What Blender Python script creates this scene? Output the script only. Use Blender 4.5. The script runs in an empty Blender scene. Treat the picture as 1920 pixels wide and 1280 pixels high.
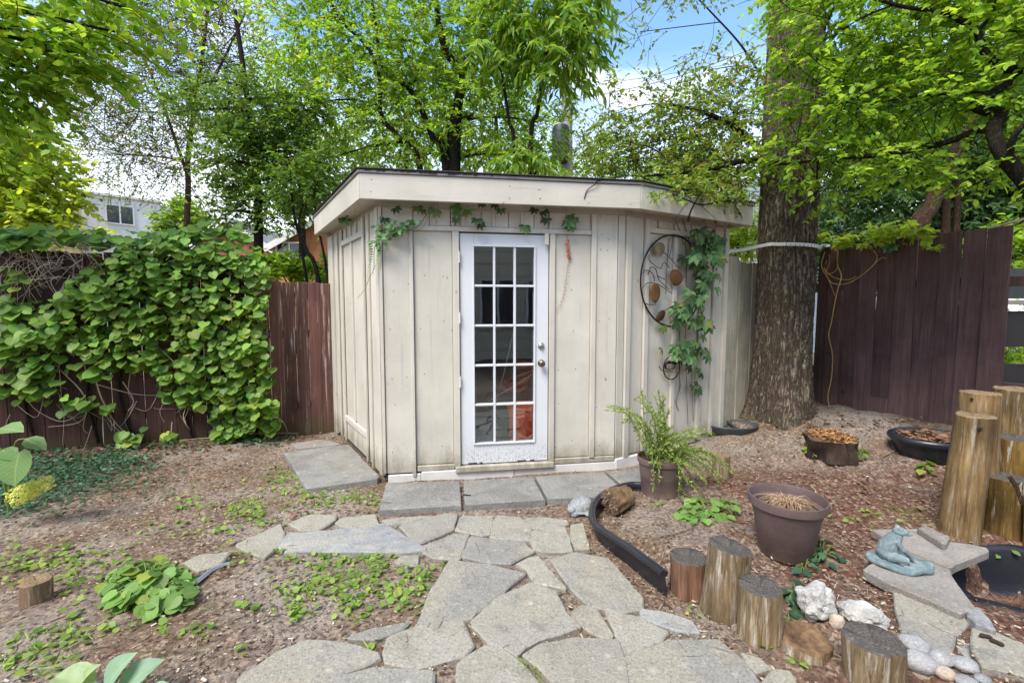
import bpy, bmesh, math, random
import numpy as np
from mathutils import Vector, Matrix, noise as mnoise

# ------------------------------------------------------------------ camera, sky, sun, exposure
SC = bpy.context.scene
COL = SC.collection
R = math.radians
PITCH = R(4.2)
CAMZ = 1.5
FPX = 853.33
cam_d = bpy.data.cameras.new("camera")
cam = bpy.data.objects.new("camera", cam_d)
COL.objects.link(cam)
cam.location = (0, 0, CAMZ)
cam.rotation_euler = (R(90) - PITCH, 0, 0)
cam_d.sensor_width = 36
cam_d.sensor_fit = 'HORIZONTAL'
cam_d.lens = 16
cam_d.clip_start = 0.05
cam_d.clip_end = 500
SC.camera = cam

SUN_EL, SUN_AZ = R(56), R(214)          # azimuth clockwise from +Y; the sun stands behind the camera, a little left
world = bpy.data.worlds.new("World")
SC.world = world
world.use_nodes = True
wt = world.node_tree
wt.nodes.clear()
wo = wt.nodes.new('ShaderNodeOutputWorld')
wb = wt.nodes.new('ShaderNodeBackground')
sky = wt.nodes.new('ShaderNodeTexSky')
sky.sky_type = 'NISHITA'
sky.sun_disc = False
sky.sun_elevation = SUN_EL
sky.sun_rotation = SUN_AZ
sky.air_density = 1.0
sky.dust_density = 0.2
sky.ozone_density = 0.5
# broken cloud all round the sky, thicker towards the horizon
wc = wt.nodes.new('ShaderNodeTexCoord')
wmap = wt.nodes.new('ShaderNodeMapping')
wmap.inputs['Scale'].default_value = (1, 1, 2.2)
wmap.inputs['Location'].default_value = (2.1, 1.7, 0.9)
wn = wt.nodes.new('ShaderNodeTexNoise')
wn.inputs['Scale'].default_value = 2.1
wn.inputs['Detail'].default_value = 7
wn.inputs['Roughness'].default_value = 0.55
wr = wt.nodes.new('ShaderNodeValToRGB')
wr.color_ramp.elements[0].position = 0.50
wr.color_ramp.elements[1].position = 0.66
wsep = wt.nodes.new('ShaderNodeSeparateXYZ')
whz = wt.nodes.new('ShaderNodeMapRange')      # hazy white low sky
whz.inputs[1].default_value = 0.18
whz.inputs[2].default_value = 0.46
whz.inputs[3].default_value = 0.92
whz.inputs[4].default_value = 0.0
wmax = wt.nodes.new('ShaderNodeMath')
wmax.operation = 'MAXIMUM'
wmix = wt.nodes.new('ShaderNodeMixRGB')
wmix.inputs[2].default_value = (4.6, 4.75, 5.05, 1)
L = wt.links.new
L(wc.outputs['Generated'], wmap.inputs[0])
L(wmap.outputs[0], wn.inputs['Vector'])
L(wn.outputs[0], wr.inputs[0])
L(wc.outputs['Generated'], wsep.inputs[0])
L(wsep.outputs[2], whz.inputs[0])
L(wr.outputs[0], wmax.inputs[0])
L(whz.outputs[0], wmax.inputs[1])
L(wmax.outputs[0], wmix.inputs[0])
wtint = wt.nodes.new('ShaderNodeMixRGB')
wtint.blend_type = 'MULTIPLY'
wtint.inputs[0].default_value = 1
wtint.inputs[2].default_value = (0.84, 1.0, 1.06, 1)
L(sky.outputs[0], wtint.inputs[1])
L(wtint.outputs[0], wmix.inputs[1])
L(wmix.outputs[0], wb.inputs[0])
wb.inputs[1].default_value = 0.125
L(wb.outputs[0], wo.inputs[0])

sun_d = bpy.data.lights.new("sun", 'SUN')
sun_d.energy = 2.1
sun_d.angle = R(26)
sun_d.color = (1.0, 0.93, 0.81)
sun = bpy.data.objects.new("sun", sun_d)
COL.objects.link(sun)
sdir = Vector((math.sin(SUN_AZ) * math.cos(SUN_EL), math.cos(SUN_AZ) * math.cos(SUN_EL), math.sin(SUN_EL)))
sun.rotation_euler = sdir.to_track_quat('Z', 'Y').to_euler()
sun.location = sdir * 40

vs = SC.view_settings
vs.view_transform = 'Standard'
vs.look = 'None'
vs.gamma = 1
vs.exposure = 1.48
vs.use_curve_mapping = False
SC.cycles.max_bounces = 8
SC.cycles.transparent_max_bounces = 12

# ------------------------------------------------------------------ helpers
rng = random.Random(7)
npr = np.random.default_rng(11)
CP, SP = math.cos(PITCH), math.sin(PITCH)
CAMV = Vector((0, 0, CAMZ))


def ray(u, v):
    x = (u - 960) / FPX
    y = (v - 640) / FPX
    return Vector((x, CP - y * SP, -SP - y * CP))


def W(u, v, Y):
    d = ray(u, v)
    return CAMV + d * (Y / d.y)


def sstep(t):
    t = np.clip(t, 0, 1)
    return t * t * (3 - 2 * t)


def H(x, y):
    """height of the garden ground"""
    x = np.asarray(x, float)
    y = np.asarray(y, float)
    border = np.interp(y, [1.5, 2.0, 2.35, 2.7, 3.3, 3.6, 4.2], [1.65, 1.28, 0.98, 0.66, 0.62, 0.8, 1.2])
    h = 0.07 * sstep((x - border) / 0.3)
    h = h + 0.30 * sstep((x - 1.5) / 2.5) * sstep((y - 2.8) / 2.4)
    h = h + 0.05 * sstep((-2.3 - x) / 1.5) * sstep((y - 3.6) / 1.2)
    pd = np.sqrt(((x - 2.78) / 0.52) ** 2 + ((y - 2.34) / 0.34) ** 2)
    h = h - 0.30 * sstep((1.12 - pd) / 0.40)
    far = sstep((np.sqrt(x ** 2 + y ** 2) - 8) / 6)
    return h * (1 - far)


def Hz(x, y):
    return float(H(x, y))


def G(u, v, dz=0.0):
    """the point of the ground seen at a place of the photograph"""
    d = ray(u, v)
    z = 0.0
    for _ in range(14):
        t = (z + dz - CAMZ) / d.z
        p = CAMV + d * t
        z = 0.5 * z + 0.5 * Hz(p.x, p.y)
    return Vector((p.x, p.y, z + dz))


def onplane(u, v, P, n, off=0.0):
    d = ray(u, v)
    t = (P + n * off - CAMV).dot(n) / d.dot(n)
    return CAMV + d * t


def tag(o, label=None, cat=None, group=None, kind=None):
    if label:
        o['label'] = label
    if cat:
        o['category'] = cat
    if group:
        o['group'] = group
    if kind:
        o['kind'] = kind
    return o


def empty(name, loc, label=None, cat=None, group=None, kind=None):
    o = bpy.data.objects.new(name, None)
    o.empty_display_size = 0.1
    o.location = loc
    COL.objects.link(o)
    return tag(o, label, cat, group, kind)


def parent(o, p):
    """world-space mesh under a parent that is only moved, never turned"""
    o.parent = p
    loc = Vector((0, 0, 0))
    q = p
    while q is not None:
        loc += q.location
        if q.parent is not None:
            loc += q.matrix_parent_inverse.translation
        q = q.parent
    o.matrix_parent_inverse = Matrix.Translation(-loc)
    return o


def offaxis(u):
    """a round thing far from the picture's middle is seen stretched by the wide lens"""
    return math.cos(math.atan((u - 960) / FPX))


def link(name, me, par=None, mats=None):
    o = bpy.data.objects.new(name, me)
    COL.objects.link(o)
    if par is not None:
        parent(o, par)
    return o


class MB:
    def __init__(s):
        s.v = []
        s.f = []
        s.mi = []
        s.cur = 0

    def add(s, vs_, fs):
        b = len(s.v)
        s.v.extend(tuple(x) for x in vs_)
        for f in fs:
            s.f.append(tuple(b + i for i in f))
            s.mi.append(s.cur)

    def hexa(s, p):
        """eight corners: bottom ring then top ring, counter-clockwise from above"""
        s.add(p, [(3, 2, 1, 0), (4, 5, 6, 7), (0, 1, 5, 4), (1, 2, 6, 5), (2, 3, 7, 6), (3, 0, 4, 7)])

    def box(s, x0, x1, y0, y1, z0, z1, M=None):
        p = [Vector(c) for c in ((x0, y0, z0), (x1, y0, z0), (x1, y1, z0), (x0, y1, z0), (x0, y0, z1), (x1, y0, z1), (x1, y1, z1), (x0, y1, z1))]
        if M is not None:
            p = [M @ q for q in p]
        s.hexa(p)

    def prism(s, poly, z0, z1):
        n = len(poly)
        vv = [(p[0], p[1], z0) for p in poly] + [(p[0], p[1], z1) for p in poly]
        fs = [tuple(range(n - 1, -1, -1)), tuple(range(n, 2 * n))] + [(i, (i + 1) % n, n + (i + 1) % n, n + i) for i in range(n)]
        s.add(vv, fs)

    def tube(s, pts, rad, n=6, cap=True, jit=0.0):
        pts = [Vector(p) for p in pts]
        m = len(pts)
        if not hasattr(rad, '__len__'):
            rad = [rad] * m
        elif len(rad) == 2 and m != 2:
            rad = [rad[0] + (rad[1] - rad[0]) * i / (m - 1) for i in range(m)]
        vv = []
        t0 = (pts[1] - pts[0]).normalized()
        a = t0.orthogonal().normalized()
        for i, p in enumerate(pts):
            t = (pts[min(i + 1, m - 1)] - pts[max(i - 1, 0)])
            if t.length < 1e-9:
                t = t0
            t = t.normalized()
            a = (a - t * a.dot(t))
            a = a.normalized() if a.length > 1e-6 else t.orthogonal().normalized()
            b = t.cross(a)
            for k in range(n):
                th = 2 * math.pi * k / n
                rr = rad[i] * (1 + (rng.uniform(-jit, jit) if jit else 0))
                vv.append(p + (a * math.cos(th) + b * math.sin(th)) * rr)
        fs = []
        for i in range(m - 1):
            for k in range(n):
                k2 = (k + 1) % n
                fs.append((i * n + k, i * n + k2, (i + 1) * n + k2, (i + 1) * n + k))
        if cap:
            fs.append(tuple(range(n - 1, -1, -1)))
            fs.append(tuple((m - 1) * n + k for k in range(n)))
        s.add(vv, fs)

    def lathe(s, prof, c=(0, 0, 0), n=24, closed=False, sx=1, sy=1):
        c = Vector(c)
        vv = []
        for r, z in prof:
            for k in range(n):
                th = 2 * math.pi * k / n
                vv.append(c + Vector((r * sx * math.cos(th), r * sy * math.sin(th), z)))
        m = len(prof)
        fs = []
        rngm = m if closed else m - 1
        for i in range(rngm):
            j = (i + 1) % m
            for k in range(n):
                k2 = (k + 1) % n
                fs.append((i * n + k, i * n + k2, j * n + k2, j * n + k))
        if not closed:
            if prof[0][0] > 1e-5:
                fs.append(tuple(range(n - 1, -1, -1)))
            if prof[-1][0] > 1e-5:
                fs.append(tuple((m - 1) * n + k for k in range(n)))
        s.add(vv, fs)

    def blob(s, c, r, seg=10, rings=7, M=None):
        c = Vector(c)
        vv, fs = [], []
        for i in range(rings + 1):
            ph = math.pi * i / rings
            for k in range(seg):
                th = 2 * math.pi * k / seg
                q = Vector((r[0] * math.sin(ph) * math.cos(th), r[1] * math.sin(ph) * math.sin(th), r[2] * math.cos(ph)))
                if M is not None:
                    q = M @ q
                vv.append(c + q)
        for i in range(rings):
            for k in range(seg):
                k2 = (k + 1) % seg
                fs.append((i * seg + k, (i + 1) * seg + k, (i + 1) * seg + k2, i * seg + k2))
        s.add(vv, fs)

    def mesh(s, name, mats, smooth=False, bevel=0.0, weld=True):
        me = bpy.data.meshes.new(name)
        me.from_pydata([tuple(v) for v in s.v], [], s.f)
        if not isinstance(mats, (list, tuple)):
            mats = [mats]
        for m in mats:
            me.materials.append(m)
        if len(mats) > 1:
            me.polygons.foreach_set('material_index', s.mi)
        if bevel > 0 or weld:
            bm = bmesh.new()
            bm.from_mesh(me)
            if weld:
                bmesh.ops.remove_doubles(bm, verts=bm.verts, dist=1e-5)
            bmesh.ops.recalc_face_normals(bm, faces=bm.faces)
            if bevel > 0:
                ed = [e for e in bm.edges if len(e.link_faces) == 2 and e.calc_face_angle(0) > 0.6]
                bmesh.ops.bevel(bm, geom=ed, offset=bevel, segments=1, affect='EDGES', clamp_overlap=True)
            bm.to_mesh(me)
            bm.free()
        if smooth:
            me.polygons.foreach_set('use_smooth', [True] * len(me.polygons))
        me.update()
        return me

    def build(s, name, mats, par=None, smooth=False, bevel=0.0, weld=True):
        return link(name, s.mesh(name, mats, smooth, bevel, weld), par)


def auto_smooth(o, ang=35):
    me = o.data
    me.polygons.foreach_set('use_smooth', [True] * len(me.polygons))
    bm = bmesh.new()
    bm.from_mesh(me)
    for e in bm.edges:
        if len(e.link_faces) == 2 and e.calc_face_angle(0) > R(ang):
            e.smooth = False
    bm.to_mesh(me)
    bm.free()
    return o


def nmesh(name, V, faces_flat, sizes, mat, smooth=True):
    """fast mesh from numpy arrays"""
    me = bpy.data.meshes.new(name)
    V = np.asarray(V, np.float32)
    me.vertices.add(len(V))
    me.vertices.foreach_set('co', V.ravel())
    me.loops.add(len(faces_flat))
    me.loops.foreach_set('vertex_index', np.asarray(faces_flat, np.int32))
    st = np.concatenate([[0], np.cumsum(sizes)[:-1]]).astype(np.int32)
    me.polygons.add(len(sizes))
    me.polygons.foreach_set('loop_start', st)
    try:
        me.polygons.foreach_set('loop_total', np.asarray(sizes, np.int32))
    except Exception:
        pass
    me.polygons.foreach_set('use_smooth', np.full(len(sizes), smooth))
    me.materials.append(mat)
    me.update(calc_edges=True)
    return me


# leaf shapes: x along the leaf (0..1), y across, z up
def leaf_tpl(kind):
    if kind == 'dia':
        w = .26
        v = [(0, 0, 0), (.45, w, .07), (1, 0, -.06), (.45, -w, .07)]
        f = [(0, 2, 1), (0, 3, 2)]
    elif kind == 'lance':
        w = .11
        v = [(0, 0, 0), (.35, w, .05), (1, 0, -.16), (.35, -w, .05), (.5, 0, .02)]
        f = [(0, 4, 1), (4, 2, 1), (0, 3, 4), (4, 3, 2)]
    elif kind == 'ovate':
        w = .32
        v = [(0, 0, 0), (.22, w * .8, .06), (.5, w, .07), (.8, w * .55, .02), (1, 0, -.08), (.8, -w * .55, .02), (.5, -w, .07), (.22, -w * .8, .06), (.5, 0, -.01)]
        f = [(0, 8, 2, 1), (8, 4, 3, 2), (0, 7, 6, 8), (8, 6, 5, 4)]
    elif kind == 'heart':
        hw = [(-.10, .20), (-.03, .38), (.16, .53), (.42, .56), (.68, .45), (.88, .22)]
        v = [(0, 0, 0)]
        for x, y in hw:
            v.append((x, y, .10 - .25 * (x - .3) ** 2 + y * .06))
        v.append((1, 0, -.10))
        for x, y in reversed(hw):
            v.append((x, -y, .10 - .25 * (x - .3) ** 2 + y * .06))
        v.append((.5, 0, .0))
        f = [(0, 14, 3, 2, 1), (14, 5, 4, 3), (14, 7, 6, 5), (0, 13, 12, 11, 14), (14, 11, 10, 9), (14, 9, 8, 7)]
    elif kind == 'creeper':
        v, f = [], []
        for a, l in ((-78, .72), (-38, .92), (0, 1.0), (38, .92), (78, .72)):
            c, s_ = math.cos(R(a)), math.sin(R(a))
            w = .205 * l
            b = len(v)
            for x, y, z in ((.04, 0, 0), (.4, w * .75, .05), (.66, w, .03), (1, 0, -.12), (.66, -w, .03), (.4, -w * .75, .05), (.55, 0, -.01)):
                X, Y = x * l, y
                v.append((X * c - Y * s_, X * s_ + Y * c, z - .05 * abs(a) / 78))
            f += [(b, b + 6, b + 2, b + 1), (b + 6, b + 3, b + 2), (b, b + 5, b + 4, b + 6), (b + 6, b + 4, b + 3)]
    elif kind == 'hosta':
        v, f = [], []
        n = 9
        prof = [.0, .22, .34, .39, .38, .33, .25, .14, 0.0]
        for i in range(n):
            x = i / (n - 1)
            z = .22 * math.sin(x * 2.3) - .12 * x
            for j, q in enumerate((-1, -.5, 0, .5, 1)):
                v.append((x, prof[i] * q, z + .12 * q * q * math.sin(x * 3.0) + (.012 if j % 2 else 0)))
        for i in range(n - 1):
            for j in range(4):
                a = i * 5 + j
                f.append((a, a + 1, a + 6, a + 5))
    elif kind == 'chip':
        v = [(0, -.2, 0), (1, -.25, 0.05), (1, .2, .02), (0, .25, .0), (.5, 0, .12)]
        f = [(0, 1, 4), (1, 2, 4), (2, 3, 4), (3, 0, 4)]
    elif kind == 'blade':
        v = [(0, .04, 0), (.5, .03, .10), (1, 0, -.12), (.5, -.03, .10), (0, -.04, 0)]
        f = [(0, 4, 3, 1), (1, 3, 2)]
    return np.array(v, float), f


def unit(a):
    return a / np.maximum(np.linalg.norm(a, axis=1, keepdims=True), 1e-9)


def leaves_mesh(name, kind, P, D, N, Ls, mat, wid=1.0, smooth=True):
    tv, tf = leaf_tpl(kind)
    P = np.asarray(P, float)
    n = len(P)
    D = unit(np.asarray(D, float))
    N = np.asarray(N, float)
    N = unit(N - D * np.sum(N * D, 1, keepdims=True))
    Wd = np.cross(N, D)
    Ls = np.asarray(Ls, float).reshape(n, 1, 1)
    V = P[:, None, :] + Ls * (tv[None, :, 0:1] * D[:, None, :] + wid * tv[None, :, 1:2] * Wd[:, None, :] + tv[None, :, 2:3] * N[:, None, :])
    k = len(tv)
    flat = np.concatenate([np.array(f) for f in tf])
    sizes = np.array([len(f) for f in tf])
    F = (flat[None, :] + (np.arange(n) * k)[:, None]).ravel()
    return nmesh(name, V.reshape(-1, 3), F, np.tile(sizes, n), mat, smooth)


def leaf_proto(kind, mat, name):
    tv, tf = leaf_tpl(kind)
    mb = MB()
    mb.add(tv, tf)
    return mb.mesh(name, mat, smooth=True, weld=False)


def leaf_obj(name, par, me, p, d, n, size, wid=1.0):
    d = Vector(d).normalized()
    n = Vector(n)
    n = (n - d * n.dot(d)).normalized()
    w = n.cross(d)
    M = Matrix(((d.x * size, w.x * size * wid, n.x * size, p[0]), (d.y * size, w.y * size * wid, n.y * size, p[1]), (d.z * size, w.z * size * wid, n.z * size, p[2]), (0, 0, 0, 1)))
    o = bpy.data.objects.new(name, me)
    COL.objects.link(o)
    parent(o, par)
    o.matrix_basis = M
    return o


def inpoly(x, y, poly):
    c = False
    j = len(poly) - 1
    for i in range(len(poly)):
        xi, yi = poly[i][0], poly[i][1]
        xj, yj = poly[j][0], poly[j][1]
        if (yi > y) != (yj > y) and x < (xj - xi) * (y - yi) / (yj - yi) + xi:
            c = not c
        j = i
    return c


def inpoly_np(X, Y, poly):
    c = np.zeros(len(X), bool)
    j = len(poly) - 1
    for i in range(len(poly)):
        xi, yi = poly[i][0], poly[i][1]
        xj, yj = poly[j][0], poly[j][1]
        if yi != yj:
            c ^= ((yi > Y) != (yj > Y)) & (X < (xj - xi) * (Y - yi) / (yj - yi) + xi)
        j = i
    return c


def curve(pts, n):
    """Catmull-Rom through points"""
    pts = [Vector(p) for p in pts]
    if len(pts) < 3:
        return [pts[0].lerp(pts[-1], i / n) for i in range(n + 1)]
    out = []
    m = len(pts) - 1
    for i in range(n + 1):
        t = i / n * m
        k = min(int(t), m - 1)
        u = t - k
        p0, p1, p2, p3 = pts[max(k - 1, 0)], pts[k], pts[k + 1], pts[min(k + 2, m)]
        out.append(0.5 * ((2 * p1) + (p2 - p0) * u + (2 * p0 - 5 * p1 + 4 * p2 - p3) * u * u + (3 * p1 - p0 - 3 * p2 + p3) * u ** 3))
    return out


# ------------------------------------------------------------------ materials
class NT:
    def __init__(s, name):
        s.m = bpy.data.materials.new(name)
        s.m.use_nodes = True
        s.t = s.m.node_tree
        s.t.nodes.clear()
        s.out = s.t.nodes.new('ShaderNodeOutputMaterial')

    def n(s, typ, **kw):
        nd = s.t.nodes.new('ShaderNode' + typ)
        for k, v in kw.items():
            setattr(nd, k, v)
        return nd

    def set(s, sock, v):
        if isinstance(v, bpy.types.NodeSocket):
            s.t.links.new(v, sock)
        elif v is not None:
            if hasattr(sock.default_value, '__len__') and not hasattr(v, '__len__'):
                v = (v, v, v)
            if hasattr(v, '__len__') and len(v) == 3 and len(sock.default_value) == 4:
                v = (*v, 1)
            sock.default_value = v

    def co(s, kind='Object', scale=(1, 1, 1), loc=(0, 0, 0), rnd=0.0):
        if kind == 'World':
            o = s.n('NewGeometry').outputs['Position']
        else:
            o = s.n('TexCoord').outputs[kind]
        mp = s.n('Mapping')
        s.set(mp.inputs[0], o)
        s.set(mp.inputs['Scale'], scale)
        s.set(mp.inputs['Location'], loc)
        r = mp.outputs[0]
        if rnd:
            oi = s.n('ObjectInfo')
            ad = s.n('VectorMath', operation='MULTIPLY_ADD')
            cm = s.n('CombineXYZ')
            for i in range(3):
                s.set(cm.inputs[i], oi.outputs['Random'])
            s.set(ad.inputs[0], cm.outputs[0])
            s.set(ad.inputs[1], (rnd, rnd * 1.7, rnd * 2.3))
            s.set(ad.inputs[2], r)
            r = ad.outputs[0]
        return r

    def noise(s, vec, scale, detail=5, rough=0.6, dist=0.0):
        nd = s.n('TexNoise')
        s.set(nd.inputs['Vector'], vec)
        s.set(nd.inputs['Scale'], scale)
        s.set(nd.inputs['Detail'], detail)
        s.set(nd.inputs['Roughness'], rough)
        s.set(nd.inputs['Distortion'], dist)
        return nd.outputs[0]

    def vor(s, vec, scale, feature='F1', out='Distance'):
        nd = s.n('TexVoronoi', feature=feature)
        s.set(nd.inputs['Vector'], vec)
        s.set(nd.inputs['Scale'], scale)
        return nd.outputs[out]

    def ramp(s, fac, stops, interp='LINEAR'):
        nd = s.n('ValToRGB')
        cr = nd.color_ramp
        cr.interpolation = interp
        while len(cr.elements) < len(stops):
            cr.elements.new(0.5)
        for e, (p, c) in zip(cr.elements, stops):
            e.position = p
            if not hasattr(c, '__len__'):
                c = (c, c, c)
            e.color = (*c[:3], 1)
        s.set(nd.inputs[0], fac)
        return nd.outputs[0]

    def mix(s, fac, a, b, mode='MIX'):
        nd = s.n('MixRGB', blend_type=mode)
        s.set(nd.inputs[0], fac)
        s.set(nd.inputs[1], a)
        s.set(nd.inputs[2], b)
        return nd.outputs[0]

    def math(s, op, a, b=None, c=None):
        nd = s.n('Math', operation=op)
        s.set(nd.inputs[0], a)
        if b is not None:
            s.set(nd.inputs[1], b)
        if c is not None:
            s.set(nd.inputs[2], c)
        return nd.outputs[0]

    def mr(s, v, a, b, c=0.0, d=1.0):
        nd = s.n('MapRange')
        for i, x in enumerate((v, a, b, c, d)):
            s.set(nd.inputs[i], x)
        return nd.outputs[0]

    def rnd(s):
        """one random number per object and per loose piece"""
        a = s.n('ObjectInfo').outputs['Random']
        b = s.n('NewGeometry').outputs['Random Per Island']
        return s.math('FRACT', s.math('ADD', a, b))

    def bump(s, h, strength=0.5, dist=0.01, prev=None):
        nd = s.n('Bump')
        s.set(nd.inputs['Strength'], strength)
        s.set(nd.inputs['Distance'], dist)
        s.set(nd.inputs['Height'], h)
        if prev is not None:
            s.set(nd.inputs['Normal'], prev)
        return nd.outputs[0]

    def pbr(s, col, rough=0.7, bump=None, metal=0.0, spec=0.4, **kw):
        b = s.n('BsdfPrincipled')
        s.set(b.inputs['Base Color'], col)
        s.set(b.inputs['Roughness'], rough)
        s.set(b.inputs['Metallic'], metal)
        s.set(b.inputs['Specular IOR Level'], spec)
        if bump is not None:
            s.set(b.inputs['Normal'], bump)
        for k, v in kw.items():
            s.set(b.inputs[k], v)
        s.t.links.new(b.outputs[0], s.out.inputs[0])
        return s.m


def hsvshift(t, col, fac, amount_v=0.5, amount_h=0.04):
    nd = t.n('HueSaturation')
    t.set(nd.inputs['Hue'], t.mr(fac, 0, 1, 0.5 - amount_h, 0.5 + amount_h))
    f2 = t.math('FRACT', t.math('MULTIPLY', fac, 7.31))
    t.set(nd.inputs['Value'], t.mr(f2, 0, 1, 1 - amount_v, 1 + amount_v))
    t.set(nd.inputs['Color'], col)
    return nd.outputs[0]


def leaf_mat(name, a, b, c=None, trans=0.45, gloss=0.35, amt_v=0.35, spotted=0.0, rare=None, vein=0):
    """leaf colours a..b (and a rarer c) vary from leaf to leaf; thin leaves let light through"""
    t = NT(name)
    r = t.rnd()
    st = [(0.0, a), (0.8, b)]
    if c is not None:
        st = [(0.0, a), (0.55, b), (0.93, b), (0.97, c)]
    col = hsvshift(t, t.ramp(r, st), t.math('FRACT', t.math('MULTIPLY', r, 13.7)), amt_v, 0.015)
    if spotted:
        nz = t.noise(t.co('World'), 60, 3)
        col = t.mix(t.mr(nz, .55, .75, 0, spotted), col, (0.16, 0.12, 0.04))
    if vein:
        # ribs in the leaf's own frame: x runs along it, y across
        sp = t.n('SeparateXYZ')
        t.set(sp.inputs[0], t.n('TexCoord').outputs['Object'])
        ay = t.math('ABSOLUTE', sp.outputs[1])
        mid = t.mr(ay, .030, .008)
        if vein > 0:
            ph = t.math('FRACT', t.math('MULTIPLY', t.math('SUBTRACT', sp.outputs[0], t.math('MULTIPLY', ay, .75)), vein))
            sd = t.mr(t.math('ABSOLUTE', t.math('SUBTRACT', ph, .5)), .10, .03)
        else:
            ph = t.math('FRACT', t.math('MULTIPLY', t.math('DIVIDE', ay, t.math('ADD', t.math('SINE', t.math('MULTIPLY', sp.outputs[0], 3.0)), .12)), 16))
            sd = t.mr(t.math('ABSOLUTE', t.math('SUBTRACT', ph, .5)), .20, .05)
        vn = t.math('MAXIMUM', mid, t.math('MULTIPLY', sd, .6))
        nz = t.noise(t.co('Object', rnd=3.0), 5, 4)
        col = t.mix(t.mr(nz, .35, .65, 0, .35), col, (.16, .24, .05))
        col = t.mix(t.math('MULTIPLY', vn, .45), col, (.42, .50, .20))
    d = t.n('BsdfPrincipled')
    t.set(d.inputs['Base Color'], col)
    t.set(d.inputs['Roughness'], gloss + 0.2)
    t.set(d.inputs['Specular IOR Level'], 0.35)
    tr = t.n('BsdfTranslucent')
    t.set(tr.inputs[0], t.mix(1.0, col, (1.7, 1.55, 0.75), 'MULTIPLY'))
    g = t.n('Gamma')
    mx = t.n('MixShader')
    t.set(mx.inputs[0], trans)
    t.t.links.new(d.outputs[0], mx.inputs[1])
    t.t.links.new(tr.outputs[0], mx.inputs[2])
    t.t.links.new(mx.outputs[0], t.out.inputs[0])
    return t.m


MT = {}


def plain(name, col, rough=0.6, metal=0.0, var=0.15, bscale=40, bstr=0.15, spec=0.4):
    t = NT(name)
    c = t.co('Object', rnd=3.0)
    nz = t.noise(c, 6, 6)
    fine = t.noise(c, bscale, 4)
    cc = t.mix(t.mr(nz, .3, .7), tuple(x * (1 - var) for x in col), tuple(min(1, x * (1 + var)) for x in col))
    MT[name] = t.pbr(cc, rough, t.bump(fine, bstr, 0.004), metal, spec)
    return MT[name]


def m_paint():
    """old beige paint on siding: grain, hairline cracks, splash dirt near the ground"""
    for name, base, dirt in (('siding_paint', (.575, .535, .465), 1.0), ('fascia_paint', (.55, .51, .445), 0.35)):
        t = NT(name)
        c = t.co('World', rnd=5.0)
        p = t.n('NewGeometry').outputs['Position']
        z = t.n('SeparateXYZ')
        t.set(z.inputs[0], p)
        big = t.noise(c, 1.7, 6, .62)
        grain = t.noise(t.co('World', (26, 26, 1.3) if dirt > .5 else (3, 3, 60), rnd=5.0), 1.0, 5, .6)
        fine = t.noise(c, 55, 4, .6)
        col = t.mix(t.mr(big, .34, .68), tuple(x * .86 for x in base), tuple(min(.8, x * 1.10) for x in base))
        col = t.mix(t.mr(grain, .58, .72, 0, .26), col, (.25, .21, .165))
        oi = t.n('ObjectInfo').outputs['Random']
        col = t.mix(t.mr(oi, 0, 1, 0, .14), col, (.46, .43, .33))
        # chips and knot marks
        vd = t.vor(t.co('World', (1, 1, .55), rnd=2.0), 6.5)
        chip = t.math('MULTIPLY', t.mr(vd, .085, .03), t.mr(fine, .42, .55))
        col = t.mix(t.math('MULTIPLY', chip, .8), col, (.13, .10, .08))
        # splash dirt, algae
        hz = t.mr(z.outputs[2], 0.12, 0.50, 1, 0)
        d1 = t.noise(t.co('World', (9, 9, 2.0)), 1.0, 6, .7)
        dm = t.math('MULTIPLY', t.mr(t.math('ADD', t.math('MULTIPLY', hz, .55), t.math('MULTIPLY', d1, .75)), .70, 1.0), .7 * dirt)
        col = t.mix(dm, col, t.mix(t.mr(fine, .35, .6), (.105, .085, .045), (.22, .195, .11)))
        spk = t.math('MULTIPLY', t.mr(t.vor(c, 70), .22, .12), t.mr(z.outputs[2], .15, .55, .95, 0))
        col = t.mix(t.math('MULTIPLY', spk, dirt), col, (.12, .095, .065))
        drip = t.noise(t.co('World', (14, 14, .6)), 1.0, 5, .65)
        col = t.mix(t.mr(drip, .62, .82, 0, .2), col, (.33, .30, .22))
        b = t.bump(t.math('ADD', t.math('MULTIPLY', grain, .7), t.math('MULTIPLY', fine, .5)), .35, .004)
        MT[name] = t.pbr(col, .62, b, 0, .35)


def m_door():
    t = NT('door_paint')
    c = t.co('World')
    z = t.n('SeparateXYZ')
    t.set(z.inputs[0], t.n('NewGeometry').outputs['Position'])
    big = t.noise(c, 3, 5)
    col = t.mix(t.mr(big, .3, .7), (.61, .625, .655), (.665, .675, .70))
    sp = t.math('MULTIPLY', t.mr(t.noise(c, 110, 3, .6), .54, .62), t.mr(z.outputs[2], .16, .38, .9, 0))
    col = t.mix(sp, col, (.20, .17, .14))
    gr = t.noise(t.co('World', (18, 18, 3)), 1, 5)
    col = t.mix(t.mr(gr, .62, .8, 0, .25), col, (.45, .42, .40))
    MT['door_paint'] = t.pbr(col, .42, t.bump(gr, .1, .003), 0, .5)


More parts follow.
